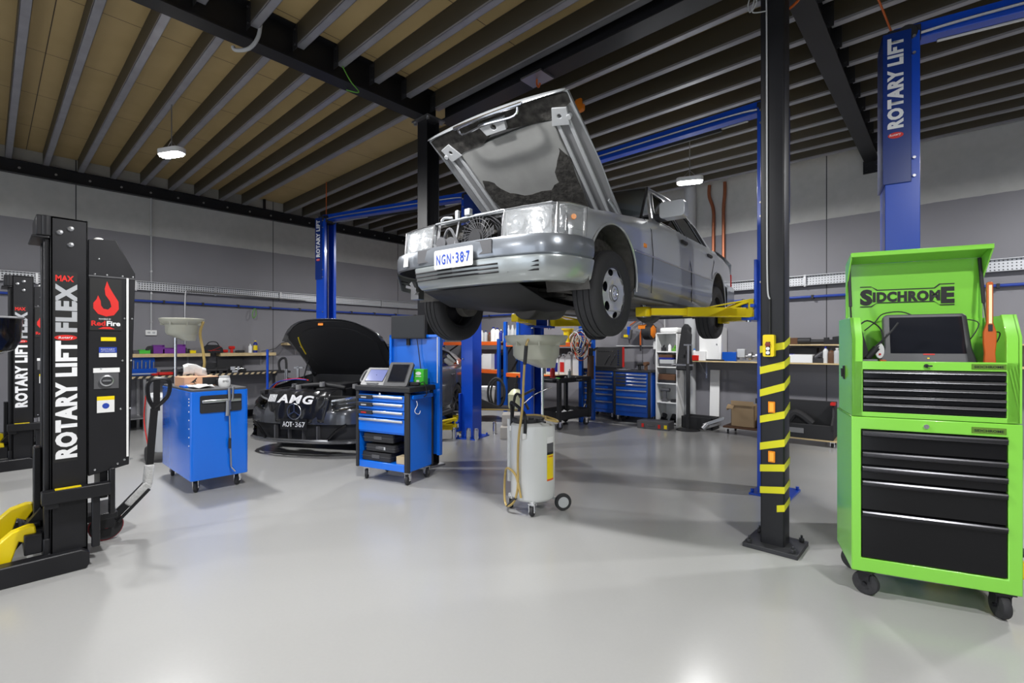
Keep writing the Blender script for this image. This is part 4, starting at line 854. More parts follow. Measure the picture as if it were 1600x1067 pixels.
def lidt(s_, x, z, h, fit, sh=0): return text(s_, h, 'txtk', lido, (x+DX, ly, z), (1, 0, 0), (0, 0, 1), 'lettering', .06, fit=fit, space=1.1)
lidt('S', .075, 1.657, .088, .064); lidt('IDCHROM', .140, 1.672, .056, .325); lidt('E', .468, 1.657, .088, .062)
b = MB()
for zz, s2 in ((1.760, 1), (1.638, -1)): b.poly([[(.075, zz), (.135, zz), (.160, zz-s2*.022), (.440, zz-s2*.022), (.465, zz), (.53, zz), (.53, zz+.006), (.460, zz+.006), (.436, zz-s2*.022+.006), (.164, zz-s2*.022+.006), (.130, zz+.006), (.075, zz+.006)]], lambda u, v, t: (u+DX, ly-t, v), 0, .001)
b.build('logo_outline', 'txtk', lido)
for x in (.048, W_-.045): 
    MB().cyl((x, ld(1.9)-.02, 1.90), (x, .30, 1.64), .009, 10).build('gas_strut', 'blackmat', lido); MB().cyl((x, .30, 1.64), (x, .27, 1.53), .005, 8).build('strut_rod', 'chrome', lido)
for nm, (x, y, a) in {'a': (.075, .045, 60), 'b': (W_-.07, .045, 10), 'c': (.075, D_-.06, 60), 'd': (W_-.07, D_-.06, 60)}.items():
    w2 = MB().lathe([(.001, -.018), (.045, -.022), (.060, -.018), (.064, -.01), (.064, .01), (.060, .018), (.045, .022), (.001, .018)], (0, 0, 0), (1, 0, 0), 28)
    wo = w2.build('caster', 'rubber', gc, smooth=True); wo.location = (x, y, .064); wo.rotation_euler.z = R(a)
    MB().bx(-.034, -.025, .02, -.026, .025, .072).bx(.026, -.025, .02, .034, .025, .072).bx(-.045, -.045, .068, .045, .045, .076).bx(-.034, -.03, .055, .034, -.022, .075).cyl((-.036, 0, 0), (.036, 0, 0), .010, 10).build('caster_fork', 'black', wo)
    MB().lathe([(.001, .0225), (.03, .0235), (.034, .0225)], (0, 0, 0), (1, 0, 0), 20).build('caster_hub', 'grey', wo)
GCM = Matrix.Translation((-.421, 3.29, 0)) @ Matrix.Rotation(R(17.4), 4, 'Z')
def onchest(x, y, z): return GCM @ Vector((x, y, z))
# things in the open top of the chest
tb = thing('diagnostic_tablet', 'large dark diagnostic tablet propped in the open top of the lime green chest', 'tablet', onchest(.385, .17, 1.30), R(17.4))
RM = Matrix.Rotation(R(-14), 3, 'X')
def tilt(u, v, t, rm=RM): return rm @ Vector((u, -t, v))
MB().poly([[(-.225, .0), (.215, .0), (.195, .09), (.187, .275), (.17, .288), (-.175, .288), (-.19, .275), (-.195, .09)]], lambda u, v, t: tilt(u, v, t), -.035, .012).build('casing', 'grey', tb, bevel=.008)
MB().poly([[(-.168, .055), (.168, .055), (.163, .268), (-.163, .268)]], lambda u, v, t: tilt(u, v, t), .012, .014).build('display', 'dscreen', tb)
MB().poly([[(-.02, .046), (.03, .046), (.03, .053), (-.02, .053)]], lambda u, v, t: tilt(u, v, t), .012, .0145).build('red_mark', 'txtr', tb)
MB().poly([[(-.004, .024), (.006, .024), (.006, .030), (-.004, .030)]], lambda u, v, t: tilt(u, v, t), .012, .0145).build('status_light', 'yellow', tb)
t = thing('inspection_lamp', 'orange upright inspection lamp standing beside the large dark tablet', 'inspection lamp', onchest(.607, .06, 1.30), R(12))
MB().poly([[(-.024, 0), (.024, 0), (.020, .06), (.025, .12), (.025, .17), (.012, .22), (.012, .425), (.008, .432), (-.008, .432), (-.012, .425), (-.012, .22), (-.025, .17), (-.025, .12), (-.020, .06)]], lambda u, v, q: (u, q, v), -.012, .012).build('body', 'orangep2', t, bevel=.004)
MB().bx(-.006, -.0145, .215, .006, -.012, .415).build('light_strip', 'strip', t); MB().bx(-.008, -.016, .175, .008, -.012, .21).build('switch', 'blackmat', t)
t = thing('handheld_tester', 'black handheld tester leaning at the left inside the open lime green chest', 'tester', onchest(.105, .20, 1.30), R(17))
MB().poly([rrect(-.025, 0, .025, .20, .012)], lambda u, v, q: Matrix.Rotation(R(14), 3, 'Y').inverted() @ Vector((u, q, v)), -.018, .018).build('body', 'blackmat', t, bevel=.006)
t = thing('cordless_tool', 'small black and orange tool at the left inside the lime green chest', 'tool', onchest(.12, .11, 1.30), R(17))
MB().bx(-.05, -.02, 0, .02, .02, .025).cyl((-.03, 0, .025), (.02, 0, .09), .018, 12).build('body', 'blackmat', t, bevel=.004); MB().bx(.03, -.02, 0, .06, .02, .02).build('cap', 'orangep2', t, bevel=.004)
tag(MB().bx(-.035, -.012, 0, .035, .012, .022).build('battery_pack', 'midgrey', bevel=.003), 'small grey battery block lying in the front left corner of the chest top', 'battery').matrix_world = GCM @ Matrix.Translation((.095, .055, 1.30))
t = tag(MB().tube([onchest(.04, .10, 1.50), onchest(.10, .14, 1.545), onchest(.17, .18, 1.50), onchest(.18, .18, 1.42), onchest(.12, .14, 1.36), onchest(.08, .10, 1.32)], .0045, 6).tube([onchest(.10, .2, 1.49), onchest(.16, .25, 1.54), onchest(.21, .30, 1.59), onchest(.30, .30, 1.60), onchest(.36, .24, 1.56)], .0035, 6).tube([onchest(.07, .10, 1.33), onchest(.14, .12, 1.40), onchest(.20, .12, 1.47), onchest(.24, .12, 1.53)], .0055, 6).build('charging_cable', 'rubber'), 'tangle of black cables hanging over the left part of the open chest top', 'cable')
t = tag(MB().tube([onchest(.46, .22, 1.36), onchest(.55, .20, 1.40), onchest(.62, .22, 1.52), onchest(.56, .25, 1.55)], .003, 6).tube([onchest(.60, .10, 1.46), onchest(.66, .10, 1.47), onchest(.65, .10, 1.42), onchest(.62, .08, 1.40)], .003, 6).build('charging_cable', 'rubber'), 'thin black lead looping behind the orange inspection lamp', 'cable')
t = thing('cable_holder', 'white and green oval pouch between the black tester and the tablet', 'pouch', onchest(.165, .17, 1.33), R(17)); MB().poly([circ(0, .04, .022, 20, .045)], lambda u, v, q: (u, q, v), -.006, .006).build('body', 'white', t, bevel=.003); MB().lathe([(.001, .003), (.006, .003), (.006, 0)], (0, -.006, .02), (0, -1, 0), 12).build('button', 'txtr', t)
# pendant control, reflectors and cable on the near column
t = thing('pendant_control', 'yellow push-button pendant control box on the near black column', 'control box', (-.93, 3.648, 1.40))
MB().poly([rrect(-.033, -.075, .037, .075, .01)], lambda u, v, q: (u, q, v), -.05, -.002).build('body', 'yellow', t, bevel=.005)
MB().lathe([(.016, 0), (.016, .012), (.001, .014)], (.0, -.05, .008), (0, -1, 0), 18).build('stop_button', mat('brown red button', (.20, .03, .02), .4), t)
for z in (-.020, -.048): MB().lathe([(.012, 0), (.012, .008), (.001, .009)], (0, -.05, z), (0, -1, 0), 16).build('button', 'white', t)
MB().bx(-.014, -.0515, -.066, .014, -.05, .026).build('button_plate', 'blackmat', t)
for z, rr, lb_ in ((at(1207, 636, Y=3.648).z, 0, 'upper amber reflector on the near black column, above the fourth tape band'), (at(1204, 713, Y=3.648).z, R(4), 'lower amber reflector on the near black column, nearer the floor')):
    x = at(1206, 636, Y=3.648).x
    t = thing('amber_reflector', lb_, 'reflector', (x, 3.6485, z), 0, 'amber reflectors on the near column')
    MB().poly([rrect(-.021, -.038, .021, .038, .004)], lambda u, v, q: (u, q, v), -.010, 0).build('body', 'amber', t, bevel=.002); MB().poly([rrect(-.013, -.03, .013, .03, .003)], lambda u, v, q: (u, q, v), -.0125, -.010).build('reflecting_insert', mat('bright amber prism', (.95, .45, .05), .2), t)
t = tag(MB().tube([(-.955, 3.642, 4.0), (-.95, 3.642, 3.6), (-.948, 3.642, 2.6), (-.945, 3.640, 1.85), (-.93, 3.640, 1.72)], .0055, 8).tube([(-1.0, 3.55, 3.78), (-1.03, 3.56, 3.70), (-1.05, 3.57, 3.76), (-1.02, 3.56, 3.82), (-.99, 3.56, 3.75), (-1.02, 3.57, 3.70), (-.95, 3.62, 3.70)], .004, 6).build('flex_cable', 'lightgrey'), 'pale grey cable running down the near black column, coiled near its head', 'cable')
tag(MB().tube([(-.93, 3.640, 1.72), (-.93, 3.640, 1.50), (-.93, 3.635, 1.47)], .006, 8).build('control_lead', 'rubber'), 'black lead from the pale grey cable into the yellow pendant control', 'cable')
# ================================================================ waste oil drainers
def caster(parent, x, y, r=.045, a=0, wm='rubber'):
    o = MB().lathe([(.001, -.014), (r*.7, -.017), (r*.95, -.013), (r, -.006), (r, .006), (r*.95, .013), (r*.7, .017), (.001, .014)], (0, 0, 0), (1, 0, 0), 24).build('caster', wm, parent); o.location = (x, y, r+.001); o.rotation_euler.z = a
    MB().bx(-.026, -.02, -.01, -.020, .02, r+.018).bx(.020, -.02, -.01, .026, .02, r+.018).bx(-.03, -.03, r+.016, .03, .03, r+.022).cyl((-.028, 0, 0), (.028, 0, 0), .007, 8).build('caster_fork', 'chrome', o)
    return o
def bowl(parent, cx, cy, zt, r, m_='cream'):
    b = MB().lathe([(r-.01, zt-.012), (r-.004, zt), (r+.004, zt-.002), (r+.006, zt-.014), (r-.01, zt-.05), (r*.80, zt-.078), (r*.765, zt-.082), (r*.755, zt-.09), (r*.74, zt-.17), (r*.66, zt-.20)], (cx, cy, 0), (0, 0, 1), 44)
    b.lathe([(r-.01, zt-.012), (r*.80, zt-.06), (r*.72, zt-.09), (r*.70, zt-.17), (.001, zt-.19)], (cx, cy, 0), (0, 0, 1), 44)
    # slanted sump
    n = 44; top_ = [(cx+r*.66*math.cos(2*math.pi*k/n), cy+r*.66*math.sin(2*math.pi*k/n), zt-.20) for k in range(n)]
    dx, dy = .7373*.09, .6756*.09
    bot = [(cx+dx+r*.28*math.cos(2*math.pi*k/n), cy+dy+r*.28*math.sin(2*math.pi*k/n), zt-.275) for k in range(n)]
    m0 = len(b.v); b.v += [Vector(p) for p in top_+bot]; b.f += [(m0+k, m0+(k+1) % n, m0+n+(k+1) % n, m0+n+k) for k in range(n)]+[tuple(range(m0+n, m0+2*n))]; b.mi += [0]*(n+1)
    for k in range(8):
        a = 2*math.pi*k/8; b.box((cx+r*.86*math.cos(a), cy+r*.86*math.sin(a), zt-.06), (.01, .05, .05), Matrix.Rotation(a, 3, 'Z')@Matrix.Rotation(math.pi/2, 3, 'Z'))
    return b.build('drain_bowl', m_, parent)
od = thing('oil_drainer', 'light grey waste oil drainer on wheels with its cream bowl raised under the silver car', 'oil drainer', (-2.645, 3.15, 0))
MB().lathe([(.001, .115), (.17, .115), (.185, .13), (.188, .14), (.188, .715), (.182, .735), (.15, .755), (.001, .765)], (0, 0, 0), (0, 0, 1), 44).build('tank', 'tank', od)
bowl(od, .02, .02, 1.487, .265)
MB().cyl((.055, .06, .75), (.055, .06, 1.23), .014, 14).build('pole', 'chrome', od)
MB().lathe([(.13, .75), (.135, .76), (.135, .785), (.001, .79)], (-.03, -.03, 0), (0, 0, 1), 30).build('tool_tray', 'blackmat', od)
MB().tube([(-.17, -.08, .70), (-.17, -.08, .84), (-.15, -.11, .905), (-.10, -.14, .915), (.02, -.16, .86), (.065, -.175, .80), (.065, -.178, .66)], .014, 10).tube([(-.17, -.08, .70), (-.19, -.02, .95), (-.17, .04, .955), (-.10, .06, .84)], .012, 8).build('push_handle', 'black', od)
b = MB()
for x, y, z in ((-.17, -.085, .685), (.065, -.185, .66)): b.box((x, y, z), (.03, .02, .045))
b.build('handle_bracket', 'white', od, bevel=.004)
MB().cyl((-.215, -.06, .22), (-.215, -.06, .76), .020, 16).build('level_tube', 'trlens', od)
MB().tube([(.13, -.19, 1.475), (.13, -.235, 1.41), (.115, -.235, 1.30), (.09, -.225, 1.10), (.07, -.215, .90), (.03, -.215, .65), (.02, -.215, .45), (.02, -.215, .25), (-.02, -.215, .12), (-.10, -.21, .06), (-.17, -.17, .10), (-.185, -.15, .28), (-.12, -.19, .37), (-.0, -.215, .33), (.05, -.21, .16)], .010, 10).build('drain_hose', 'hose', od)
MB().cyl((.131, -.238, 1.40), (.110, -.232, 1.25), .015, 10).cyl((.0, -.216, .15), (-.10, -.21, .06), .012, 8).build('hose_sleeve', 'rubber', od)
MB().tube([(.06, .05, .80), (.12, .02, .80), (.16, -.02, .79), (.22, .0, .78), (.23, .05, .77), (.17, .08, .78), (.02, .07, .80), (-.08, .0, .80)], .009, 8).build('suction_hose', 'hose', od)
MB().cyl((.08, -.05, .78), (.13, -.07, .785), .014, 10).cyl((.05, -.08, .77), (.05, -.08, .80), .02, 12).cyl((.13, -.07, .785), (.20, -.08, .775), .008, 8).bar((-.16, .0, .95), (-.06, .10, 1.02), .02, .02).build('valve', 'blackmat', od)
MB().tube([(-.1, .0, .90), (-.0, .02, .98), (.10, .05, 1.03), (.16, .06, 1.05)], .004, 6).build('lever_rod', 'chrome', od)
lb2 = lambda u, v, t: ((.189+t)*math.cos(u), (.189+t)*math.sin(u), v)
for (z0, z1, m_) in ((.595, .645, 'whitep'), (.52, .595, 'grey'), (.50, .52, 'txtk'), (.30, .50, 'yellow'), (.285, .30, 'orange')):
    g = MB(); A = [R(-12+26*k/6) for k in range(7)]; g.grid([[lb2(a, z0, .0006) for a in A], [lb2(a, z1, .0006) for a in A]]); g.build('label_sticker', m_, od)
text('WARNING', .012, 'txtr', od, (.192*math.cos(R(-8)), .192*math.sin(R(-8)), .478), (0, 1, 0), (0, 0, 1), 'lettering', .02, fit=.06)
caster(od, .10, -.125, .042, R(20)); caster(od, -.175, -.09, .042, R(60))
for x, y in ((.20, .16),):
    o = MB().lathe([(.001, -.016), (.05, -.018), (.066, -.018), (.072, -.008), (.072, .008), (.066, .018), (.05, .018), (.001, .016)], (0, 0, 0), (1, 0, 0), 30).build('rear_wheel', 'rubber', od); o.location = (x, y, .073); o.rotation_euler.z = R(-38)
    MB().lathe([(.001, .0185), (.018, .0195), (.046, .0185)], (0, 0, 0), (1, 0, 0), 24).build('wheel_hub', 'lightgrey', o)
    o2 = copytree(o, od); o2.location = (-.13, .22, .073)
MB().bar((-.13, .21, .085), (.19, .15, .085), .025, .025).bx(.08, -.14, .085, .12, -.09, .13).bx(-.19, -.11, .085, -.14, -.06, .13).each('axle_bracket', 'tank', od, bevel=.003)
# second drainer behind the left blue cart
o2 = thing('oil_drainer', 'drainer with a raised cream bowl, its tank half hidden behind the left blue trolley', 'oil drainer', (-7.16, 1.50, 0))
MB().lathe([(.001, .115), (.18, .115), (.2, .13), (.2, .78), (.17, .82), (.001, .83)], (0, 0, 0), (0, 0, 1), 36).build('tank', 'lightgrey', o2)
bowl(o2, .10, .14, 1.735, .235)
MB().cyl((.06, .08, .80), (.06, .08, 1.50), .016, 12).build('pole', 'chrome', o2)
MB().tube([(.25, .33, 1.70), (.23, .30, 1.55), (.25, .33, 1.3), (.24, .33, 1.1), (.1, .2, .85)], .016, 8).build('drain_hose', 'hose', o2)
MB().tube([(.02, -.21, .8), (-.02, -.22, .5), (.08, -.2, .2)], .007, 6).build('red_cord', 'red', o2)
for x, y in ((.08, -.2), (-.15, .15)): 
    w3 = MB().lathe([(.001, -.02), (.09, -.022), (.10, -.01), (.10, .01), (.09, .022), (.001, .02)], (0, 0, 0), (0, 1, 0), 26).build('rear_wheel', 'rubber', o2); w3.location = (x, y, .101)
MB().bx(-.24, -.15, .60, -.12, -.05, .95).build('side_box', 'grey', o2, bevel=.01)
caster(o2, .15, .12, .045, 0)
# ================================================================ left blue cart (workshop trolley seen from its end)
bc = thing('tool_trolley', 'blue tool trolley seen from its end, a grease gun hanging on it', 'tool trolley', (-5.23, 1.28, 0), 0)
Lc, Wc = 1.08, .50
MB().poly([rrect(-Lc, 0, 0, Wc, .03)], lambda u, v, t: (u, v, t), .13, .965).build('body', 'blue', bc, bevel=.006)
MB().poly([rrect(-Lc+.01, .008, -.008, Wc-.008, .03)], lambda u, v, t: (u, v, t), .965, .985).build('top_mat', 'grey', bc, bevel=.003)
MB().poly([rrect(.075, .76, .435, .925, .015)], lambda u, v, t: (t, u, v), -.001, .012).build('handle_recess', 'blackmat', bc, bevel=.004)
MB().bx(.012, .09, .855, .030, .425, .885).build('handle_bar', 'alu', bc, bevel=.006)
b = MB()
for z in (.90, .87, .84, .78, .70, .62, .54, .46): b.cyl((-.04, -.006, z), (-.04, 0, z), .006, 8)
b.build('side_holes', 'white', bc)
caster(bc, -.10, .07, .052, R(60)); caster(bc, -.10, Wc-.07, .052, R(50)); caster(bc, -Lc+.12, .07, .052, R(80)); caster(bc, -Lc+.12, Wc-.07, .052, R(80))
t = thing('grease_gun', 'chrome air grease gun hanging upright on the end of the left blue trolley', 'grease gun', (-5.195, 1.60, 0))
MB().cyl((0, .0, .78), (.0, -.005, .99), .013, 12).cyl((0, .025, .87), (0, .03, 1.0), .011, 12).cyl((0, -.02, .72), (0, -.015, .87), .020, 14).build('barrel', 'steel', t)
MB().cyl((0, .012, .22), (0, -.002, .75), .007, 10).build('extension_tube', 'steel', t); MB().cyl((0, .0, .40), (0, .0, .50), .012, 10).build('rubber_grip', 'rubber', t)
MB().cyl((0, .012, .22), (.0, .05, .17), .009, 8).build('nozzle', 'chrome', t)
t = thing('tissue_box', 'orange and black box with a kangaroo mark, white paper towel in it', 'cardboard box', (-5.80, 1.48, .985), R(4))
MB().bx(-.14, -.16, 0, .14, .15, .098).build('box', 'peach', t, bevel=.003)
MB().bx(.1405, .0, .008, .142, .15, .09).bx(-.14, .15, .008, .14, .152, .09).build('dark_print', 'blackmat', t)
kang = [(-.045, .045), (-.03, .05), (-.015, .06), (.0, .072), (.012, .085), (.022, .09), (.026, .084), (.02, .078), (.012, .066), (.012, .052), (.02, .046), (.012, .044), (.004, .05), (-.004, .048), (.004, .036), (.012, .03), (-.002, .03), (-.01, .04), (-.022, .042)]
MB().poly([kang], lambda u, v, q: (.1405+q, -.07+u*.9, v), 0, .0015).build('kangaroo_mark', 'txtk', t)
MB().grid([[(.0+.03*math.sin(i*2+j), -.13+.055*i, .098+.035*j+.03*math.sin(i+.5)) for i in range(5)] for j in range(4)]).build('paper_towel', 'whitep', t, solid=.004)
t = thing('white_tub', 'round white tub with black lettering on the corner of the left blue trolley', 'tub', (-5.42, 1.62, .985))
MB().lathe([(.001, 0), (.045, 0), (.052, .02), (.054, .06), (.050, .085), (.044, .095), (.001, .097)], (0, 0, 0), (0, 0, 1), 28).build('body', 'white', t); MB().lathe([(.046, .093), (.047, .11), (.001, .115)], (0, 0, 0), (0, 0, 1), 28).build('lid', 'lightgrey', t)
text('EMG', .020, 'txtk', t, (.055, -.03, .05), (0, 1, 0), (0, 0, 1), 'lettering', .0, fit=.05)
t = tag(MB().grid([[(-.17+.085*i, -.09+.045*j, .004+.022*math.sin(i*1.3+j)**2) for i in range(5)] for j in range(5)]).build('rag', 'whitep', solid=.006), 'crumpled white rag beside the tissue box on the left blue trolley', 'rag'); t.location = (-5.50, 1.42, .988)
t = tag(MB().bx(-.09, -.05, 0, .09, .05, .02).build('blue_glove_packet', 'blue', bevel=.005), 'flat blue packet at the near left corner of the trolley top', 'packet'); t.location = (-5.60, 1.345, .985)
t = thing('black_pouch', 'black tool pouch lying behind the white tub on the left trolley', 'pouch', (-5.62, 1.66, .985)); MB().poly([rrect(-.12, -.05, .12, .05, .03)], lambda u, v, q: (u, v, q), 0, .07).build('body', 'blackmat', t, bevel=.015)
# ================================================================ middle blue cart with back panel and monitor
mc = thing('tool_trolley', 'blue tool trolley with four drawers, a tall perforated back board and a black monitor', 'tool trolley', (-4.642, 2.636, 0), R(16))
w4, d4 = .69, .42
MB().bx(.0, 0, .13, .03, .03, .93).bx(w4-.03, 0, .13, w4+.0, .03, .93).bx(.0, d4-.03, .13, .03, d4, .93).bx(w4-.03, d4-.03, .13, w4, d4, .93).bx(w4-.055, -.006, .13, w4-.01, .01, .93).bx(-.006, -.006, .13, .03, .01, .93).each('corner_guard', 'blackmat', mc, bevel=.008)
MB().bx(.02, .01, .13, w4-.02, d4-.01, .20).bx(.02, .01, .50, w4-.02, d4-.01, .52).bx(.02, d4-.025, .13, w4-.02, d4-.01, .93).bx(.02, .01, .14, .03, d4-.01, .93).build('body', 'blue', mc, bevel=.004)
MB().bx(w4-.025, .03, .14, w4-.008, d4-.03, .90).build('side_panel', 'peg', mc)
MB().bx(-.01, -.015, .93, w4+.02, d4+.01, .985).build('top_rim', 'blackmat', mc, bevel=.01)
for a, b_ in ((.825, .895), (.745, .818), (.665, .738), (.52, .655)):
    dr = MB().bx(.035, -.004, a, w4-.055, .2, b_).build('drawer', 'blue', mc, bevel=.003)
    MB().poly([[(-.004, b_-.004), (-.020, b_-.006), (-.024, b_-.02), (-.018, b_-.032), (-.004, b_-.034)]], lambda u, v, q: (q, u, v), .24 if a > .6 else .05, w4-.065).build('drawer_pull', 'alu', dr, bevel=.002)
    if a > .6: MB().bx(.035, -.028, b_-.045, .235, -.004, b_-.004).build('drawer_latch', 'blackmat', dr, bevel=.005); MB().bx(.09, -.030, b_-.035, .16, -.028, b_-.022).build('latch_label', 'red' if a < .7 else 'lightgrey', dr)
MB().lathe([(.014, 0), (.014, .012), (.001, .013)], (.33, -.006, .905), (0, -1, 0), 16).build('lock', 'chrome', mc)
MB().poly([[(.09, .23), (w4+.06, .23), (w4+.06, 1.515), (.09, 1.515)]], lambda u, v, q: (u, q, v), d4+.045, d4+.060).bx(.07, d4+.012, 1.0, .10, d4+.06, 1.52).bx(w4+.03, d4+.012, .23, w4+.07, d4+.06, 1.52).bx(.07, d4+.012, 1.49, w4+.07, d4+.06, 1.52).build('back_board', 'blue', mc, bevel=.003)
MB().bx(.10, d4+.040, 1.0, w4+.03, d4+.044, 1.49).build('perforated_insert', 'peg', mc)
MB().bx(w4+.035, d4+.008, 1.0, w4+.045, d4+.012, 1.49).build('edge_strip', 'white', mc)
MB().poly([[(w4-.028, .05), (w4-.028, .39)] for _ in ()] or [rrect(.05, .86, .38, .90, .01)], lambda u, v, q: (w4+q, u, v), 0, .02).build('side_rail', 'blue', mc, bevel=.006)
for x, y, a in ((.09, .06, 30), (w4-.05, .05, 10), (w4-.06, d4-.05, 70), (.09, d4-.05, 60)): caster(mc, x, y, .05, R(a))
MCM = Matrix.Translation((-4.642, 2.636, 0)) @ Matrix.Rotation(R(16), 4, 'Z')
def oncart(x, y, z): return MCM @ Vector((x, y, z))
t = thing('monitor', 'black flat monitor above the middle blue trolley, its screen dark', 'monitor', oncart(.35, .40, .045), R(20))
MB().bx(-.20, -.02, 1.43, .24, .012, 1.685).build('casing', 'blackmat', t, bevel=.006); MB().bx(-.19, -.022, 1.445, .23, -.020, 1.675).build('display', mat('switched off screen', (.012, .012, .013), .35), t)
MB().bx(-.02, .012, 1.45, .06, .06, 1.60).bx(-.04, .04, 1.36, .0, .06, 1.46).build('bracket', 'blackmat', t)
MB().tube([(.12, .01, 1.43), (.14, .02, 1.25), (.18, .0, 1.05), (.20, -.02, .99)], .005, 6).build('cable', 'rubber', t)
def tablet(name, label, loc, rz, wd, hh, til, cm, sm, handle=False):
    t = thing(name, label, 'tablet', loc, rz); rm = Matrix.Rotation(R(til), 3, 'X'); f = lambda u, v, q: rm @ Vector((u, q, v))
    MB().poly([rrect(-wd/2, 0, wd/2, hh, .018)], f, 0, .035).build('casing', cm, t, bevel=.008)
    MB().poly([rrect(-wd/2+.035, .045, wd/2-.035, hh-.025, .004)], f, -.003, 0).build('bezel', 'blackmat', t)
    MB().poly([rrect(-wd/2+.042, .052, wd/2-.042, hh-.032, .003)], f, -.005, -.003).build('display', sm, t)
    if handle: MB().tube([f(-wd/2+.01, hh-.02, .015), f(-wd/2-.035, hh-.05, .015), f(-wd/2-.035, .07, .015), f(-wd/2+.01, .05, .015)], .010, 8).bar(f(-.07, .02, -.004), f(.07, .02, -.004), .02, .012).build('handle', cm, t)
    MB().bar(f(0, hh*.7, .03), (0, hh*.55, .004), .10, .008, up=(1, 0, 0)).build('kickstand', 'blackmat', t)
    return t
tablet('diagnostic_tablet', 'light grey tablet with lit screen and side handle, left on the middle blue trolley', oncart(.16, .055, .987), R(22), .30, .235, -42, 'midgrey', 'screen', True)
tablet('diagnostic_tablet', 'dark grey tablet with black screen, right of the lit one on the middle blue trolley', oncart(.475, .04, .987), R(27), .27, .29, -35, 'grey', 'dscreen')
tag(MB().box((0, 0, .03), (.06, .025, .04)).build('marker', 'yellow', bevel=.006), 'yellow clip behind the lit tablet on the middle trolley', 'clip').matrix_world = MCM @ Matrix.Translation((.20, .30, 1.02)) 
t = thing('glove_box', 'upright bright green glove box at the back of the middle blue trolley', 'glove box', oncart(.585, .33, .987), R(18)); MB().bx(-.065, -.04, 0, .065, .04, .165).build('carton', 'bgreen', t, bevel=.003)
MB().poly([circ(.0, .12, .035, 24, .018)], lambda u, v, q: (u, -.0405-q, v), 0, .001).bx(-.025, -.0415, .015, .012, -.0405, .05).bx(-.035, -.0415, .085, .035, -.0405, .093).each('printed_label', 'whitep', t)
t = thing('power_supply', 'small black adapter between the dark tablet and the green glove box', 'adapter', oncart(.60, .20, .987), R(40)); MB().bx(-.06, -.03, 0, .06, .03, .035).build('body', 'blackmat', t, bevel=.008); MB().tube([(.06, 0, .02), (.10, .02, .03), (.14, -.03, -.08), (.10, -.02, -.12)], .005, 6).build('cable', 'rubber', t)
t = thing('wire_hook', 'bent white wire hook hanging on the side panel of the middle blue trolley', 'hook', oncart(.70, .10, .72)); MB().tube([(.012, 0, .12), (.012, .01, .08), (.012, -.02, .03), (.014, -.01, .0), (.014, .03, -.01), (.014, .045, .02)], .004, 6).build('wire', 'white', t)
for k, (z, dx, lb_) in enumerate(((.205, 0, 'lowest black carry case in the open bay of the middle blue trolley'), (.305, .05, 'middle black carry case with a pale label in the trolley bay'), (.40, .02, 'topmost black carry case in the open bay of the middle trolley'))):
    t = thing('tool_case', lb_, 'tool case', oncart(.24+dx, .15, z), R(16+k*2), 'black cases in the middle trolley'); hh = .085 if k != 1 else .07
    MB().poly([rrect(-.19, -.12, .19, .13, .02)], lambda u, v, q: (u, v, q), 0, hh).build('shell', 'blackmat', t, bevel=.012)
    MB().bx(-.192, -.122, hh*.5, .192, .10, hh*.54).build('seam', 'grey', t); MB().bx(-.05, -.128, hh*.3, .05, -.118, hh*.7).build('handle', 'grey', t, bevel=.003)
    if k == 1: MB().bx(-.02, -.1225, .02, .07, -.1205, .05).build('label_sticker', 'lightgrey', t)
t = tag(MB().bx(-.06, -.05, 0, .06, .05, .075).build('parts_box', 'beige', bevel=.003), 'small open pale carton in the right corner of the trolley bay', 'box'); t.location = oncart(.56, .09, .20); t.rotation_euler.z = R(16)
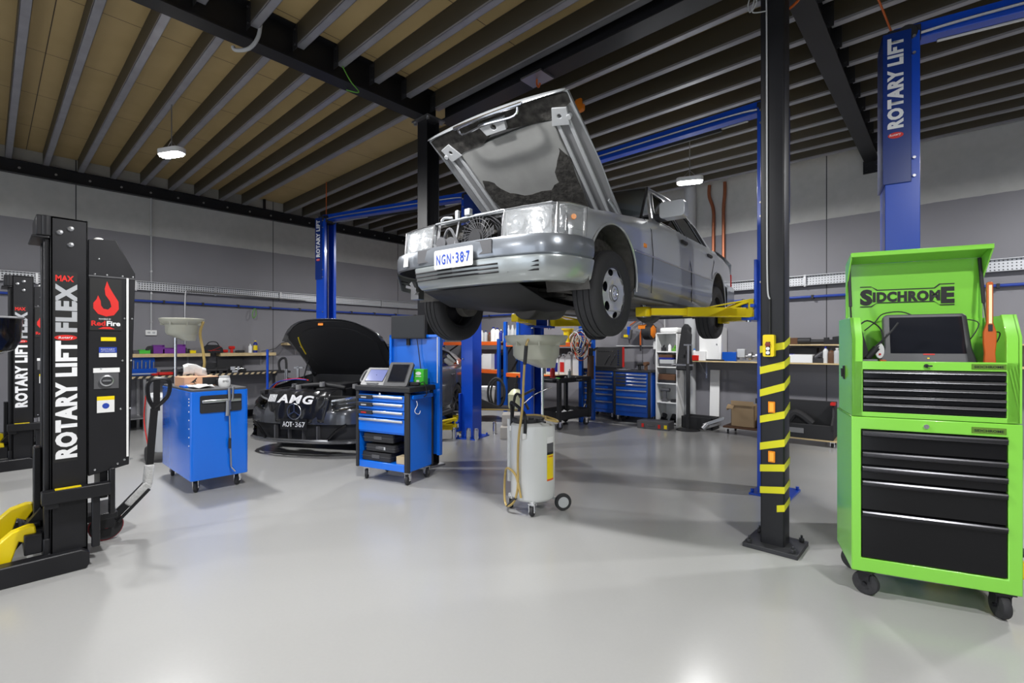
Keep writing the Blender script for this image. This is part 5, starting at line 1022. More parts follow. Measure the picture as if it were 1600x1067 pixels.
# ================================================================ dark car on the left lift
dk = thing('car', 'dark grey car with a black cover draped on its nose and its bonnet raised', 'car', (-6.52, 3.41, 0), R(30))
XB2 = [(-.90, .55), (-.82, .70), (-.65, .82), (-.35, .875), (.3, .89), (2.6, .89), (3.2, .86), (3.45, .75), (3.50, .6)]
ZT2 = [(-.90, .62), (-.6, .74), (-.2, .84), (.3, .92), (.7, .97), (1.5, .98), (2.6, 1.01), (3.3, 1.02), (3.5, .95)]
AR2 = [(0, .33, .355), (2.70, .33, .355)]
def pr2(y, z, hi): d = max(0, 1-(hi-z)/.16); return .05*d*d*d+.012*max(0, (z-.7)/.3)+.05*max(0, (.30-z)/.15)+.012*math.exp(-((z-.62)/.03)**2)
for s in (1, -1):
    MB().grid(side_shell(XB2, ZT2, .19, AR2, -.62, 3.50, 60, pr2, s)).build('body_side', 'darkcar', dk)
    for yc, zc_, r in AR2:
        rows = [[(s*x, yc+(r+.01)*math.cos(R(a)), zc_+(r+.01)*math.sin(R(a))) for x in (.865, .55)] for a in range(-20, 201, 10)]
        MB().grid(rows).add([(s*.55, yc, zc_)]+[q[1] for q in rows], [(0, k, k+1) for k in range(1, len(rows))]).build('wheel_arch_liner', 'blackmat', dk)
    MB().bx(s*.80, .36, .15, s*.915, 2.34, .23).build('side_skirt', 'blackmat', dk, bevel=.02)
    S2 = lambda y, z: .845-(z-.98)/.44*.24
    out = [(.62, .965), (1.0, 1.17), (1.45, 1.38), (2.0, 1.415), (2.6, 1.37), (3.05, 1.22), (3.40, 1.0), (2.0, .98)]
    h1 = [(.80, 1.0), (1.10, 1.17), (1.46, 1.335), (1.68, 1.36), (1.70, 1.005)]; h2 = [(1.78, 1.005), (1.76, 1.365), (2.3, 1.36), (2.72, 1.27), (2.95, 1.10), (2.9, 1.03)]
    MB().poly([out, h1, h2], lambda u, v, t: (s*(S2(u, v)-t), u, v), 0, .025).build('pillar_frame', 'darkcar', dk)
    for h in (h1, h2): MB().poly([h], lambda u, v, t: (s*(S2(u, v)-t), u, v), .010, .013).build('side_window', 'glass', dk, smooth=False)
    MB().tube([(s*(S2(u, v)+.004), u, v) for u, v in h2+[h1[-1], h1[0]]], .007, 5, smooth=False).build('window_trim', 'alu', dk)
    MB().poly([rrect(-.10, -.06, .10, .06, .04)], lambda u, v, t: (s*(.99+u), .85+t, 1.06+v), -.04, .06).build('door_mirror', 'darkcar', dk, bevel=.02, seg=3)
    MB().tube([(s*(interp(XB2, y)-.0045), y, z) for y, z in ((1.72, .96), (1.73, .6), (1.70, .25))], .004, 5, smooth=False).tube([(s*(interp(XB2, y)-.0045), y, z) for y, z in ((2.62, .97), (2.45, .70), (2.33, .45), (2.3, .25))], .004, 5, smooth=False).build('shut_line', 'blackmat', dk)
    MB().box((s*.885, 2.42, .86), (.03, .17, .03)).build('door_handle', 'darkcar', dk, bevel=.01)
    for y in (0, 2.70):
        t = MB().lathe([(.235, -.10), (.255, -.112), (.30, -.112), (.325, -.098), (.33, -.07), (.33, .07), (.325, .098), (.30, .112), (.255, .112), (.235, .10)], (0, 0, 0), (1, 0, 0), 44).build('front_wheel' if y == 0 else 'rear_wheel', 'rubber', dk); t.location = (s*.765, y, .331)
        if s < 0: t.rotation_euler.z = math.pi
        sp = MB().lathe([(.24, .10), (.235, .105), (.225, .10), (.21, -.05), (.24, -.10)], (0, 0, 0), (1, 0, 0), 40)
        for k in range(5):
            for e in (-.13, .13): a = 2*math.pi*k/5; sp.bar((.07, .05*math.cos(a+e), .05*math.sin(a+e)), (.095, .228*math.cos(a+e), .228*math.sin(a+e)), .022, .03, up=(1, 0, 0))
        sp.lathe([(.001, .085), (.04, .083), (.06, .06)], (0, 0, 0), (1, 0, 0), 20).build('alloy_rim', 'conc', t)
        MB().lathe([(.001, .0), (.16, .0), (.16, .02)], (.0, 0, 0), (1, 0, 0), 30).build('brake_disc', 'steel', t)
roof = [[((.60-.015*abs(i-4)/4)*t, 1.45+1.25*i/8, 1.385+.035*math.sin(math.pi*(i+1)/10)+.02*(1-t*t)) for t in [k/4-1 for k in range(9)]] for i in range(9)]
MB().grid(roof).build('roof_panel', 'darkcar', dk, solid=.012)
MB().grid([[((.74-.14*i/6)*t, .66+.80*i/6-.08*(1-t*t), .975+.415*i/6) for t in [k/4-1 for k in range(9)]] for i in range(7)]).build('windscreen', 'glass', dk)
MB().grid([[((.60+.08*i/6)*t, 2.70+.70*i/6+.03*(1-t*t), 1.385-.36*i/6) for t in [k/4-1 for k in range(9)]] for i in range(7)]).build('rear_window', 'glass', dk)
MB().grid([[(.78*t, 3.38+.1*(i > 0)+.04*(1-t*t), (1.02, .95, .6, .25)[i]) for t in [k/4-1 for k in range(9)]] for i in range(4)]).build('tailgate', 'darkcar', dk)
MB().bx(-.80, .4, .17, .80, 3.35, .22).bx(-.75, .5, .2, .75, .62, .95).build('floor_pan', 'blackmat', dk)
for x in (-.38, .38): MB().box((x, 1.6, .55), (.5, .5, .16)).box((x, 1.9, .88), (.48, .14, .62), Matrix.Rotation(R(-14), 3, 'X')).box((x, 2.0, 1.24), (.26, .1, .17)).build('seat', 'fabric', dk, bevel=.03)
# engine bay
b = MB().bx(-.35, -.45, .4, .35, .25, .82).bx(-.30, -.50, .80, -.05, .2, .86).bx(.05, -.40, .80, .30, .1, .88).bx(.45, .0, .5, .70, .35, .86)
b.tube([(-.4, -.5, .80), (-.2, -.55, .86), (.1, -.5, .88), (.4, -.45, .84)], .03, 8).build('engine', 'blackmat', dk, bevel=.01)
b = MB()
for x, y, z in ((-.45, -.35, .85), (-.2, -.6, .86), (.12, -.55, .90), (.45, -.3, .86)): b.cyl((x, y, z-.04), (x, y, z+.02), .035, 12)
b.build('filler_cap', 'midgrey', dk)
b = MB().bx(-.74, -.62, .68, .74, -.52, .74).bx(-.78, -.62, .3, -.70, .5, .80).bx(.70, -.62, .3, .78, .5, .80).bx(-.75, -.5, .28, .75, .5, .32)
b.build('engine_bay', 'blackmat', dk)
# nose: bumper, splitter, intakes, lamps
pl2 = [(0, -.93), (.25, -.925), (.45, -.90), (.62, -.85), (.76, -.77), (.85, -.64), (.88, -.50), (.885, -.36)]; n2 = offs(pl2)
def br2(off, z, a, b_, s): return [(s*(pl2[i][0]+n2[i][0]*off), pl2[i][1]+n2[i][1]*off, z) for i in range(a, b_)]
fb = MB()
for s in (1, -1):
    fb.grid([br2(o, z, 0, 8, s) for o, z in ((-.12, .70), (-.05, .66), (-.01, .58), (.0, .50), (.0, .42))])
    fb.grid([br2(o, z, 5, 8, s) for o, z in ((.0, .42), (.0, .32), (.01, .22))]); fb.grid([br2(o, z, 0, 8, s) for o, z in ((.012, .235), (.03, .215), (.02, .185), (-.03, .175))])
fb.build('front_bumper', 'darkcar', dk, merge=True)
b = MB()
for s in (1, -1): b.grid([br2(-.05, z, 0, 7, s) for z in (.20, .44)])
b.build('intake_mesh', 'blackmat', dk)
b = MB()
for x in (-.30, -.10, .10, .30): b.bx(x-.008, -.93, .23, x+.008, -.87, .40)
b.build('intake_fin', 'grey', dk)
for s in (1, -1):
    b = MB()
    for z in (.30, .36): b.tube([(s*(pl2[i][0]-.01), pl2[i][1]+.01, z) for i in range(4, 7)], .010, 6)
    b.tube([(s*.44, -.915, .24), (s*.56, -.89, .36), (s*.66, -.86, .42)], .018, 6).build('intake_blade', 'gloss', dk)
    P = [(.50, -.90), (.62, -.85), (.745, -.76), (.82, -.63), (.85, -.48)]
    MB().grid([[(s*(x-o), y+o, z+k*.02) for k, (x, y) in enumerate(P)] for z, o in ((.585, 0), (.64, .015), (.71, .06))]).build('headlamp_glass', 'clearglass', dk, solid=.004)
    r_ = MB().grid([[(s*(x-.05), y+.05, z+k*.02) for k, (x, y) in enumerate(P)] for z in (.57, .72)])
    r_.lathe([(.004, 0), (.03, .004), (.05, .03)], (s*.60, -.74, .645), (0, -1, .1), 20).lathe([(.004, 0), (.03, .004), (.045, .03)], (s*.70, -.66, .655), (s*.4, -1, .1), 20).tube([(s*(x-.02), y+.02, .60+k*.02) for k, (x, y) in enumerate(P)], .007, 6).build('headlamp_reflector', 'refl', dk)
MB().tube([(-.50, -.955, .205), (0, -.975, .20), (.50, -.955, .205)], .006, 6).build('splitter_edge', 'grey', dk)
# draped cover with badge and letters
def drp(u, v):
    x = u*.47; y = -.93+.07*abs(u)**2+.30*max(0, v-.55)**1.0 if v > .55 else -.945+.07*abs(u)**2; z = .45+.37*min(1, v/.62)+.06*max(0, v-.62)
    wr = .012*math.sin(u*9+v*5)+.010*math.sin(u*17-v*8); return (x*(1-.12*(1-v)), y-wr-.01, z+.006*math.sin(u*11))
dc = MB().grid([[drp(k/12-1, i/14) for k in range(25)] for i in range(15)]).build('nose_cover', 'vinyl', dk, solid=.004)
tx = text('AMG', .10, 'txtw', dc, (-.22, -.992, .70), (1, 0, -.03), (0, .12, 1), 'lettering', .04, fit=.52, shear=.25, space=1.18)
b = MB()
for k in range(5): b.poly([[(-.36+.022*k, .70), (-.346+.022*k, .70), (-.315+.022*k, .79), (-.329+.022*k, .79)]], lambda u, v, t: (u, -.975-t+.1*(v-.70), v), 0, .002)
b.build('lettering_bars', 'txtw', dc)
M['vinylx'] = M['vinyl']
b = MB().tube([(.02+.095*math.cos(R(a)), -.985, .585+.095*math.sin(R(a))) for a in range(0, 360, 12)], .006, 6, closed=True)
for a in (90, 210, 330): b.bar((.02, -.985, .585), (.02+.092*math.cos(R(a)), -.985, .585+.092*math.sin(R(a))), .012, .006, up=(0, 1, 0))
b.build('star_badge', 'alu', dk)
p = MB().poly([rrect(-.186, -.067, .186, .067, .01)], lambda u, v, t: (u, -.965-t, .425+v), 0, .003).build('number_plate', 'txtk', dk)
text('AOT', .064, 'txtw', p, (-.155, -.970, .394), (1, 0, 0), (0, 0, 1), 'plate_letters', .02, fit=.14); text('367', .064, 'txtw', p, (.025, -.970, .394), (1, 0, 0), (0, 0, 1), 'plate_numbers', .02, fit=.14)
MB().cyl((0, -.970, .425), (0, -.972, .425), .008, 8).build('plate_dot', 'txtw', p)
# raised bonnet
T2 = R(43); Y2, Z2 = .52, .95
def H2(u, v, w): return (u, Y2-v*math.cos(T2)+w*math.sin(T2), Z2+v*math.sin(T2)+w*math.cos(T2))
def len2(u): return 1.20-.34*abs(u/.78)**3.2
rows = [[H2(.78*t*(.93+.07*i/12), len2(.78*t)*i/12, .05*(1-t*t)+.05*math.sin(math.pi*i/12)-(.05 if abs(t) == 1 else 0)-(.05 if i == 12 else 0)) for t in [k/10-1 for k in range(21)]] for i in range(13)]
b2 = MB().grid(rows).build('bonnet', 'darkcar', dk, solid=.006)
edge = [(.76*t*.98, len2(.78*t)*.97) for t in [k/10-1 for k in range(21)]]
inn2 = [(.62*t, .18+(len2(.78*t)*.86-.18)*1.0) for t in [k/6-1 for k in range(13)]]
MB().poly([[(-.70, .02)]+edge+[(.70, .02)], [(.58, .16)]+inn2[::-1]+[(-.58, .16)]], lambda u, v, t: H2(u, v, t), -.012, .0).build('bonnet_frame', 'blackmat', b2)
MB().poly([[(.59, .14)]+[(x*1.01, y+.01) for x, y in inn2[::-1]]+[(-.59, .14)]], lambda u, v, t: H2(u, v, t), -.020, .01).build('insulation_mat', 'blackmat', b2)
MB().bx(-.0, 0, 0, .0, 0, 0).bx(-.105, H2(0, 1.12, -.02)[1]-.002, H2(0, 1.12, -.02)[2]-.02, -.03, H2(0, 1.12, -.02)[1]+.002, H2(0, 1.12, -.02)[2]+.03).build('orange_label', 'orangep', b2)
MB().tube([H2(-.62, .5, -.02), H2(-.60, .7, -.02), H2(-.56, .85, -.02)], .010, 6).build('yellow_mark', 'yellow', b2)
b = MB()
for k in range(6): b.bar(H2(-.64+.02*k, .66-.09*k, -.016), H2(-.62+.02*k, .62-.09*k, -.016), .012, .004)
b.build('edge_clips', 'lightgrey', b2)
MB().bar(H2(.66, .35, -.01), (.74, .25, .90), .014, .014).bar(H2(-.66, .35, -.01), (-.74, .25, .90), .014, .014).each('gas_strut', 'blackmat', dk)
t = tag(MB().tube([(-7.45, 2.9, .02), (-7.30, 2.75, .35), (-7.18, 2.68, .62), (-6.95, 2.75, .88), (-6.6, 2.85, .95), (-6.45, 2.95, .93)], .008, 6).build('air_hose', 'red'), 'red air hose running over the nose of the dark car', 'hose')
t = tag(MB().tube([(-7.50, 2.75, .02), (-7.34, 2.66, .32), (-7.22, 2.62, .58), (-6.98, 2.70, .86), (-6.62, 2.80, .94), (-6.40, 2.90, .94)], .008, 6).build('air_hose', 'pipeblue'), 'blue air hose running over the nose of the dark car beside the red one', 'hose')
# ================================================================ small generic things
def put(o, loc, rz=0): o.location = loc; o.rotation_euler.z = rz; return o
def bottle(label, loc, col, cap, h=.22, r=.035, lab=None, name='bottle', group=None):
    t = thing(name, label, 'bottle', loc, 0, group)
    MB().lathe([(.001, 0), (r, 0), (r, h*.70), (r*.85, h*.78), (r*.35, h*.88), (r*.35, h*.92)], (0, 0, 0), (0, 0, 1), 20).build('body', col, t)
    MB().cyl((0, 0, h*.90), (0, 0, h), r*.42, 12).build('cap', cap, t)
    if lab: MB().lathe([(r+.001, h*.2), (r+.001, h*.6)], (0, 0, 0), (0, 0, 1), 20).build('printed_label', lab, t)
    return t
def jug(label, loc, rz, col, lab=None, w_=.17, d=.12, h=.30, cap='white', group=None):
    t = thing('jerry_can', label, 'can', loc, rz, group)
    MB().poly([[(-w_/2, 0), (w_/2, 0), (w_/2, h*.80), (w_*.28, h*.92), (-w_*.1, h*.92), (-w_/2, h*.80)]], lambda u, v, q: (u, q, v), -d/2, d/2).build('body', col, t, bevel=.012)
    MB().cyl((w_*.22, 0, h*.90), (w_*.22, 0, h), .022, 14).build('cap', cap, t)
    MB().tube([(-w_*.38, 0, h*.86), (-w_*.30, 0, h*.98), (w_*.02, 0, h*.99), (w_*.08, 0, h*.92)], .012, 6).build('handle', col, t)
    if lab: MB().bx(-w_*.36, -d/2-.002, h*.15, w_*.36, -d/2, h*.62).build('printed_label', lab, t)
    return t
def crate(name, label, cat, loc, rz, w_, d, h, m_, group=None, open_=True, th=.006):
    t = tag((MB().bx(-w_/2, -d/2, 0, w_/2, d/2, th).bx(-w_/2, -d/2, 0, -w_/2+th, d/2, h).bx(w_/2-th, -d/2, 0, w_/2, d/2, h).bx(-w_/2, -d/2, 0, w_/2, -d/2+th, h*.8).bx(-w_/2, d/2-th, 0, w_/2, d/2, h) if open_ else MB().bx(-w_/2, -d/2, 0, w_/2, d/2, h)).build(name, m_, bevel=.003), label, cat, group)
    return put(t, loc, rz)
def blob(name, label, cat, loc, rz, parts, m_, group=None):
    """small machined tool: body of cylinders and blocks in one shell"""
    b = MB()
    for p in parts:
        if len(p) == 3: b.cyl(p[0], p[1], p[2], 14)
        else: b.bx(*p)
    return put(tag(b.build(name, m_, bevel=.004), label, cat, group), loc, rz)
def shelf(label, x0, y0, x1, y1, z, th=.045, m_='wood', brs=(), axis='x', group=None):
    t = thing('wall_shelf', label, 'shelf', ((x0+x1)/2, (y0+y1)/2, z), 0, group); w_, d = x1-x0, y1-y0
    MB().bx(-w_/2, -d/2, -th, w_/2, d/2, 0).build('board', m_, t, bevel=.002)
    for q in brs:
        b = MB()
        if axis == 'x': b.bx(q-.015, -d/2+.05, -th-.006, q+.015, d/2, -th).bx(q-.015, d/2-.006, -th-.30, q+.015, d/2, -th).bar((q, -d/2+.07, -th), (q, d/2-.01, -th-.24), .004, .02)
        else: b.bx(-w_/2, q-.015, -th-.006, w_/2-.05, q+.015, -th).bx(-w_/2, q-.015, -th-.20, -w_/2+.006, q+.015, -th)
        b.build('bracket', 'alu' if axis == 'x' else 'steel', t)
    return t
# ---- left wall: upper shelves and bench
shelf('left pale wooden shelf on the left wall, carrying the purple and green parts bins', XL+.002, 1.20, -10.08, 2.78, 1.262, .06, brs=(-.5, .5), axis='y')
shelf('right pale wooden shelf on the left wall, holding the black bag and bottles', XL+.002, 2.95, -10.08, 3.95, 1.262, .06, brs=(-.3, .3), axis='y')
shelf('short wooden ledge on the left wall behind the raised bonnet of the dark car', XL+.002, 4.15, -10.02, 4.75, 1.46, .05, brs=(0,), axis='y')
SX = -10.17
def onleft(px, z=1.262, X=SX): p = at(px, 550, X=X); return (X, p.y, z)
for px, w_, h, m_, lb_ in ((247, .16, .15, 'purple', 'tall purple parts bin on the left shelf, the left one of the pair'), (262, .17, .10, 'purple', 'low purple parts bin between the two tall purple ones'), (281, .14, .16, 'purple', 'tall purple parts bin behind the pole of the raised drain bowl'), (225, .15, .07, 'bgreen', 'small green parts bin on the left shelf'), (300, .09, .055, 'yellow', 'small yellow parts bin at the right end of the left shelf')):
    crate('parts_bin', lb_, 'bin', onleft(px), R(90), w_, .15, h, m_, 'parts bins on the left wall shelf')
for px, w_, h, m_, lb_ in ((213, .10, .06, 'grey', 'low grey tray at the left end of the left wall shelf'), (273, .14, .045, 'lightgrey', 'flat pale tray between the purple bins')): crate('tray', lb_, 'tray', onleft(px), R(90), w_, .13, h, m_)
blob('cable_reel', 'dark coiled lead on the left shelf beside the green bin', 'cable reel', onleft(235), 0, [((-.03, 0, .07), (.03, 0, .07), .065), ((-.04, 0, .07), (.04, 0, .07), .03)], 'blackmat')
blob('socket_rack', 'dark cluster of sockets on the left shelf next to the yellow bin', 'socket rack', onleft(292), 0, [(-.04, -.05, 0, .04, .05, .03), ((0, -.02, .03), (0, -.02, .10), .018), ((0, .03, .03), (0, .03, .08), .02)], 'blackmat')
t = thing('tool_bag', 'black half-round bag with a red stripe on the right-hand left-wall shelf', 'bag', onleft(332, X=-10.18), R(90)); MB().poly([[(-.16, 0), (.16, 0), (.15, .09), (.08, .15), (-.08, .155), (-.15, .10)]], lambda u, v, q: (u, q, v), -.10, .08).build('body', 'cloth', t, bevel=.02); MB().bar((-.06, -.102, .04), (.12, -.102, .12), .012, .004).bar((-.10, -.102, .05), (.10, -.102, .05), .012, .004).build('stripe', 'red', t); MB().tube([(-.12, 0, .10), (-.06, -.02, .20), (.06, -.02, .20), (.12, 0, .10)], .008, 6).build('handle', 'cloth', t)
blob('ratchet_tool', 'red and black pneumatic tool lying on the right-hand left-wall shelf', 'air tool', onleft(352), R(90), [((-.10, 0, .035), (.04, 0, .035), .028), (-.12, -.02, 0, -.08, .02, .03)], 'red')
blob('impact_wrench', 'upright red and black impact tool in the middle of the right-hand left-wall shelf', 'air tool', onleft(362), R(90), [((0, 0, 0), (0, 0, .12), .024), ((-.05, 0, .10), (.05, 0, .10), .03)], 'red')
blob('air_chuck', 'low black tool between the red tools and the white spray can', 'air tool', onleft(375), R(90), [((-.08, 0, .025), (.08, 0, .025), .024), (-.03, -.02, 0, .03, .02, .05)], 'blackmat')
bottle('white aerosol can near the right end of the right-hand left-wall shelf', onleft(391), 'white', 'white', .17, .032, name='spray_can')
bottle('dark blue bottle with a yellow top at the right end of the left-wall shelves', onleft(399), 'navy', 'yellow', .24, .038, 'yellow')
blob('charger', 'small black charger on the short ledge behind the dark car', 'charger', (-10.2, 4.38, 1.462), 0, [(-.06, -.10, 0, .06, .10, .08)], 'blackmat')
tag(MB().tube([(-10.2, 4.28, 1.50), (-10.2, 4.1, 1.45), (-10.15, 3.95, 1.34), (-10.18, 3.7, 1.285)], .006, 6).build('power_lead', 'rubber'), 'black lead sagging from the short ledge down to the shelf with the bottles', 'cable')
tag(MB().tube([(XL+.09, 3.62, 2.15), (XL+.10, 3.63, 2.02), (XL+.10, 3.58, 1.95), (XL+.10, 3.56, 2.03), (XL+.09, 3.60, 2.14)], .008, 6).build('hanging_strap', 'grass'), 'small green strap hanging from the blue air pipe on the left wall', 'strap')
# left bench
t = thing('workbench', 'black topped workbench with a striped edge along the left wall', 'workbench', (-10.05, 2.35, 0)); 
MB().bx(-.29, -1.9, .86, .30, 1.75, .90).build('bench_top', 'blackmat', t, bevel=.003)
b = MB()
for k in range(34): b.poly([[(-1.9+.1*k, .862), (-1.85+.1*k, .862), (-1.82+.1*k, .898), (-1.87+.1*k, .898)]], lambda u, v, q: (q, u, v), .300, .303)
b.build('edge_stripe', 'beige', t)
for y in (-1.8, -.6, .6, 1.68):
    for x in (-.25, .26): MB().bx(x-.02, y-.02, 0, x+.02, y+.02, .86).build('leg', 'steel', t)
MB().bx(-.27, -1.8, .20, .27, 1.7, .22).build('lower_shelf', 'steel', t)
def onbench(px, X=-9.95): p = at(px, 580, X=X); return (X, p.y, .902)
t = thing('socket_organiser', 'blue two-tier organiser full of bits on the bench by the lift column', 'organiser', onbench(216, -10.1), R(90)); MB().bx(-.26, -.10, 0, .26, .10, .05).bx(-.26, .0, .05, .26, .10, .11).bx(-.24, .06, .11, .24, .10, .30).build('tiers', 'cabblue', t, bevel=.004); b = MB()
for k in range(9): b.cyl((-.22+.055*k, .04, .11), (-.22+.055*k, .03, .22+.03*(k % 2)), .010, 8)
b.build('stored_bits', 'steel', t); MB().bx(-.25, -.103, .015, .25, -.10, .035).build('front_label', 'lightgrey', t)
crate('tool_tray', 'red lidded tray on the left bench behind the handle of the mobile column', 'tray', onbench(250), R(90), .24, .14, .03, 'red', open_=False)
for px, lb_, L in ((262, 'black torque tool lying on the bench left of the drain bowl pole', .10), (276, 'black air drill on the bench behind the paper towel', .09), (326, 'black impact gun on the bench right of the hose', .13), (345, 'chrome and black ratchet on the bench by the open black case', .12)):
    blob('power_tool', lb_, 'tool', onbench(px), R(80), [((-L, 0, .05), (L, 0, .05), .035), (-.03, -.03, 0, .03, .03, .05), (L-.03, -.02, 0, L, .02, .10)], 'blackmat')
t = thing('tool_case', 'open black case standing with its lid up on the left bench', 'tool case', onbench(361, -10.12), R(90)); MB().bx(-.22, -.15, 0, .22, .05, .06).build('tray', 'blackmat', t, bevel=.006); MB().bx(-.22, .05, .03, .22, .09, .28).bx(-.08, .045, .24, .08, .05, .26).build('lid', 'blackmat', t, bevel=.01)
t = thing('tool_case', 'smaller black case lying open on the bench left of the upright one', 'tool case', onbench(330, -10.12), R(90)); MB().bx(-.13, -.12, 0, .13, .08, .05).build('tray', 'blackmat', t, bevel=.006); MB().bx(-.13, .08, .03, .13, .11, .18).build('lid', 'blackmat', t, bevel=.01)
t = thing('bench_vice', 'chrome and steel vice on the left bench behind the white tub', 'vice', onbench(368, -9.9), R(60)); MB().bx(-.05, -.05, 0, .05, .05, .04).bx(-.08, -.03, .04, .0, .03, .11).bx(.03, -.03, .04, .07, .03, .11).build('body', 'steel', t, bevel=.004); MB().cyl((.0, 0, .07), (.14, 0, .07), .012, 10).cyl((.13, -.07, .07), (.13, .07, .07), .006, 8).build('screw', 'chrome', t)
tag(MB().bx(-.10, -.10, 0, .10, .10, .05).build('red_box', 'red', bevel=.01), 'small red box on the left bench behind the tissue box', 'box').location = (-9.9, 2.05, .902)
# blue stand and trolley frames between bench and dark car
t = thing('pole_stand', 'thin blue upright pole beside the left bench', 'stand', (-9.2, 3.45, 0)); MB().cyl((0, 0, .02), (0, 0, 1.33), .022, 12).build('pole', 'dblue', t); MB().lathe([(.001, .02), (.18, .015), (.19, 0), (.001, 0)], (0, 0, 0), (0, 0, 1), 24).build('base', 'blackmat', t)
t = thing('hose_trolley', 'grey trolley frame with black looped handles, left of the dark car', 'trolley', (-9.35, 4.05, 0), R(45))
MB().tube([(-.32, 0, .9), (-.34, 0, 1.08), (-.26, 0, 1.16), (-.20, 0, 1.05), (-.22, 0, .3)], .022, 8).tube([(.28, 0, .3), (.26, 0, 1.0), (.32, 0, 1.16), (.40, 0, 1.08), (.40, 0, .85)], .022, 8).tube([(-.22, 0, .78), (.0, 0, .74), (.28, 0, .80)], .018, 8).build('handle', 'rubber', t)
MB().bx(-.22, -.02, .10, -.18, .02, .95).bx(.24, -.02, .10, .28, .02, .95).bx(.0, -.02, .10, .04, .02, 1.0).bx(-.25, -.15, .06, .30, .25, .10).bx(-.05, -.02, .96, .12, .02, .99).build('frame', 'steel', t)
for x in (-.22, .27): MB().lathe([(.001, -.02), (.06, -.02), (.06, .02), (.001, .02)], (x, 0, .061), (1, 0, 0), 18).build('wheel', 'rubber', t)
t = thing('side_table', 'small black stand with a tilted tray, left of the dark car bonnet', 'stand', (-8.75, 4.25, 0), R(30)); MB().box((0, 0, .92), (.42, .30, .02), Matrix.Rotation(R(8), 3, 'Y')).build('tray', 'blackmat', t); MB().cyl((0, 0, .02), (0, 0, .91), .025, 12).bx(-.2, -.03, 0, .2, .03, .025).bx(-.03, -.2, 0, .03, .2, .025).build('stem', 'blackmat', t)
# ---- back wall: racking bays
def rack(label, x0, x1, y0, y1, h, beams, group='orange and blue pallet racking bays'):
    t = thing('pallet_rack', label, 'shelving', ((x0+x1)/2, (y0+y1)/2, 0), 0, group); w_, d = x1-x0, y1-y0
    for sx in (-1, 1):
        for sy in (-1, 1): MB().bx(sx*w_/2-.035, sy*d/2-.03, 0, sx*w_/2+.035, sy*d/2+.03, h).build('upright', 'cabblue', t, bevel=.004)
        br = MB()
        for k in range(int(h/.5)): z = .15+.5*k; br.bar((sx*w_/2, -d/2, z), (sx*w_/2, d/2, min(h-.05, z+.45)), .02, .03)
        br.build('upright_brace', 'conc', t)
    for z in beams:
        for sy in (-1, 1): MB().bx(-w_/2+.03, sy*d/2-.02, z-.09, w_/2-.03, sy*d/2+.02, z-.01).build('beam', 'orange', t, bevel=.004)
        MB().bx(-w_/2+.02, -d/2+.02, z-.03, w_/2-.02, d/2-.02, z-.005).build('shelf_board', 'wood', t)
    return t
rack('orange and blue rack at the far corner, with white bottles on its top beam', -9.45, -7.50, 7.75, 8.4, 1.55, (1.50, .86))
rack('orange and blue rack behind the drain bowl, stacked with white chemical cans', -6.92, -5.02, 7.35, 7.75, 1.90, (1.47, .84))
def back(px, Y, z): p = at(px, 540, Y=Y); return (p.x, Y, z)
YR = 7.80
for px, m_, cp, h, r, lb_ in ((753, 'trlens', 'white', .26, .05, 'clear bottle at the left end of the far rack top'), (759, 'lightgrey', 'navy', .25, .05, 'grey bottle with a blue cap on the far rack top'), (765, 'brown', 'red', .20, .045, 'short brown bottle between grey and white ones on the far rack'), (771, 'white', 'navy', .33, .065, 'taller white bottle, left of the two alike on the far rack top'), (777, 'white', 'navy', .31, .065, 'white bottle, right of the two alike on the far rack top'), (783, 'navy', 'white', .27, .045, 'dark blue labelled bottle right of the two white ones'), (788, 'lightgrey', 'blackmat', .24, .04, 'grey bottle at the right end of the far rack top')):
    bottle(lb_, back(px, YR+.1, 1.50), m_, cp, h, r, group='bottles on the far rack')
jug('pale translucent can on the lower shelf of the far rack', back(755, YR+.1, .86), 0, 'trlens', None, .18, .18, .34, 'white')
crate('tub', 'white lidded tub with a black printed label on the lower far rack shelf', 'tub', back(767, YR+.1, .86), 0, .28, .28, .35, 'white', open_=False)
tag(MB().bx(-.10, 0, 0, .10, .003, .16).build('printed_label', 'txtk'), 'black printed label', 'label') if False else None
jug('dark blue oil can with a red cap, right end of the lower far rack shelf', back(780, YR+.15, .86), 0, 'navy', None, .20, .15, .42, 'red')
bottle('yellowish bottle on the lower far rack shelf beside the blue lift post', back(749, YR+.1, .86), 'pale', 'white', .38, .07)
crate('crate', 'red crate on the lower far rack shelf, left of the blue lift post', 'crate', back(716, YR+.2, .86), 0, .45, .3, .14, 'red')
crate('crate', 'blue plastic crate high behind the dark car, left of the far rack', 'crate', (-9.75, 7.4, 1.18), 0, .40, .3, .22, 'cabblue')
tag(MB().bx(-10.33, 7.2, 1.10, -9.5, 7.65, 1.17).bx(-10.3, 7.25, 0, -10.25, 7.6, 1.1).bx(-9.58, 7.25, 0, -9.53, 7.6, 1.1).build('side_bench', 'steel'), 'grey side bench in the corner under the blue crate', 'bench')
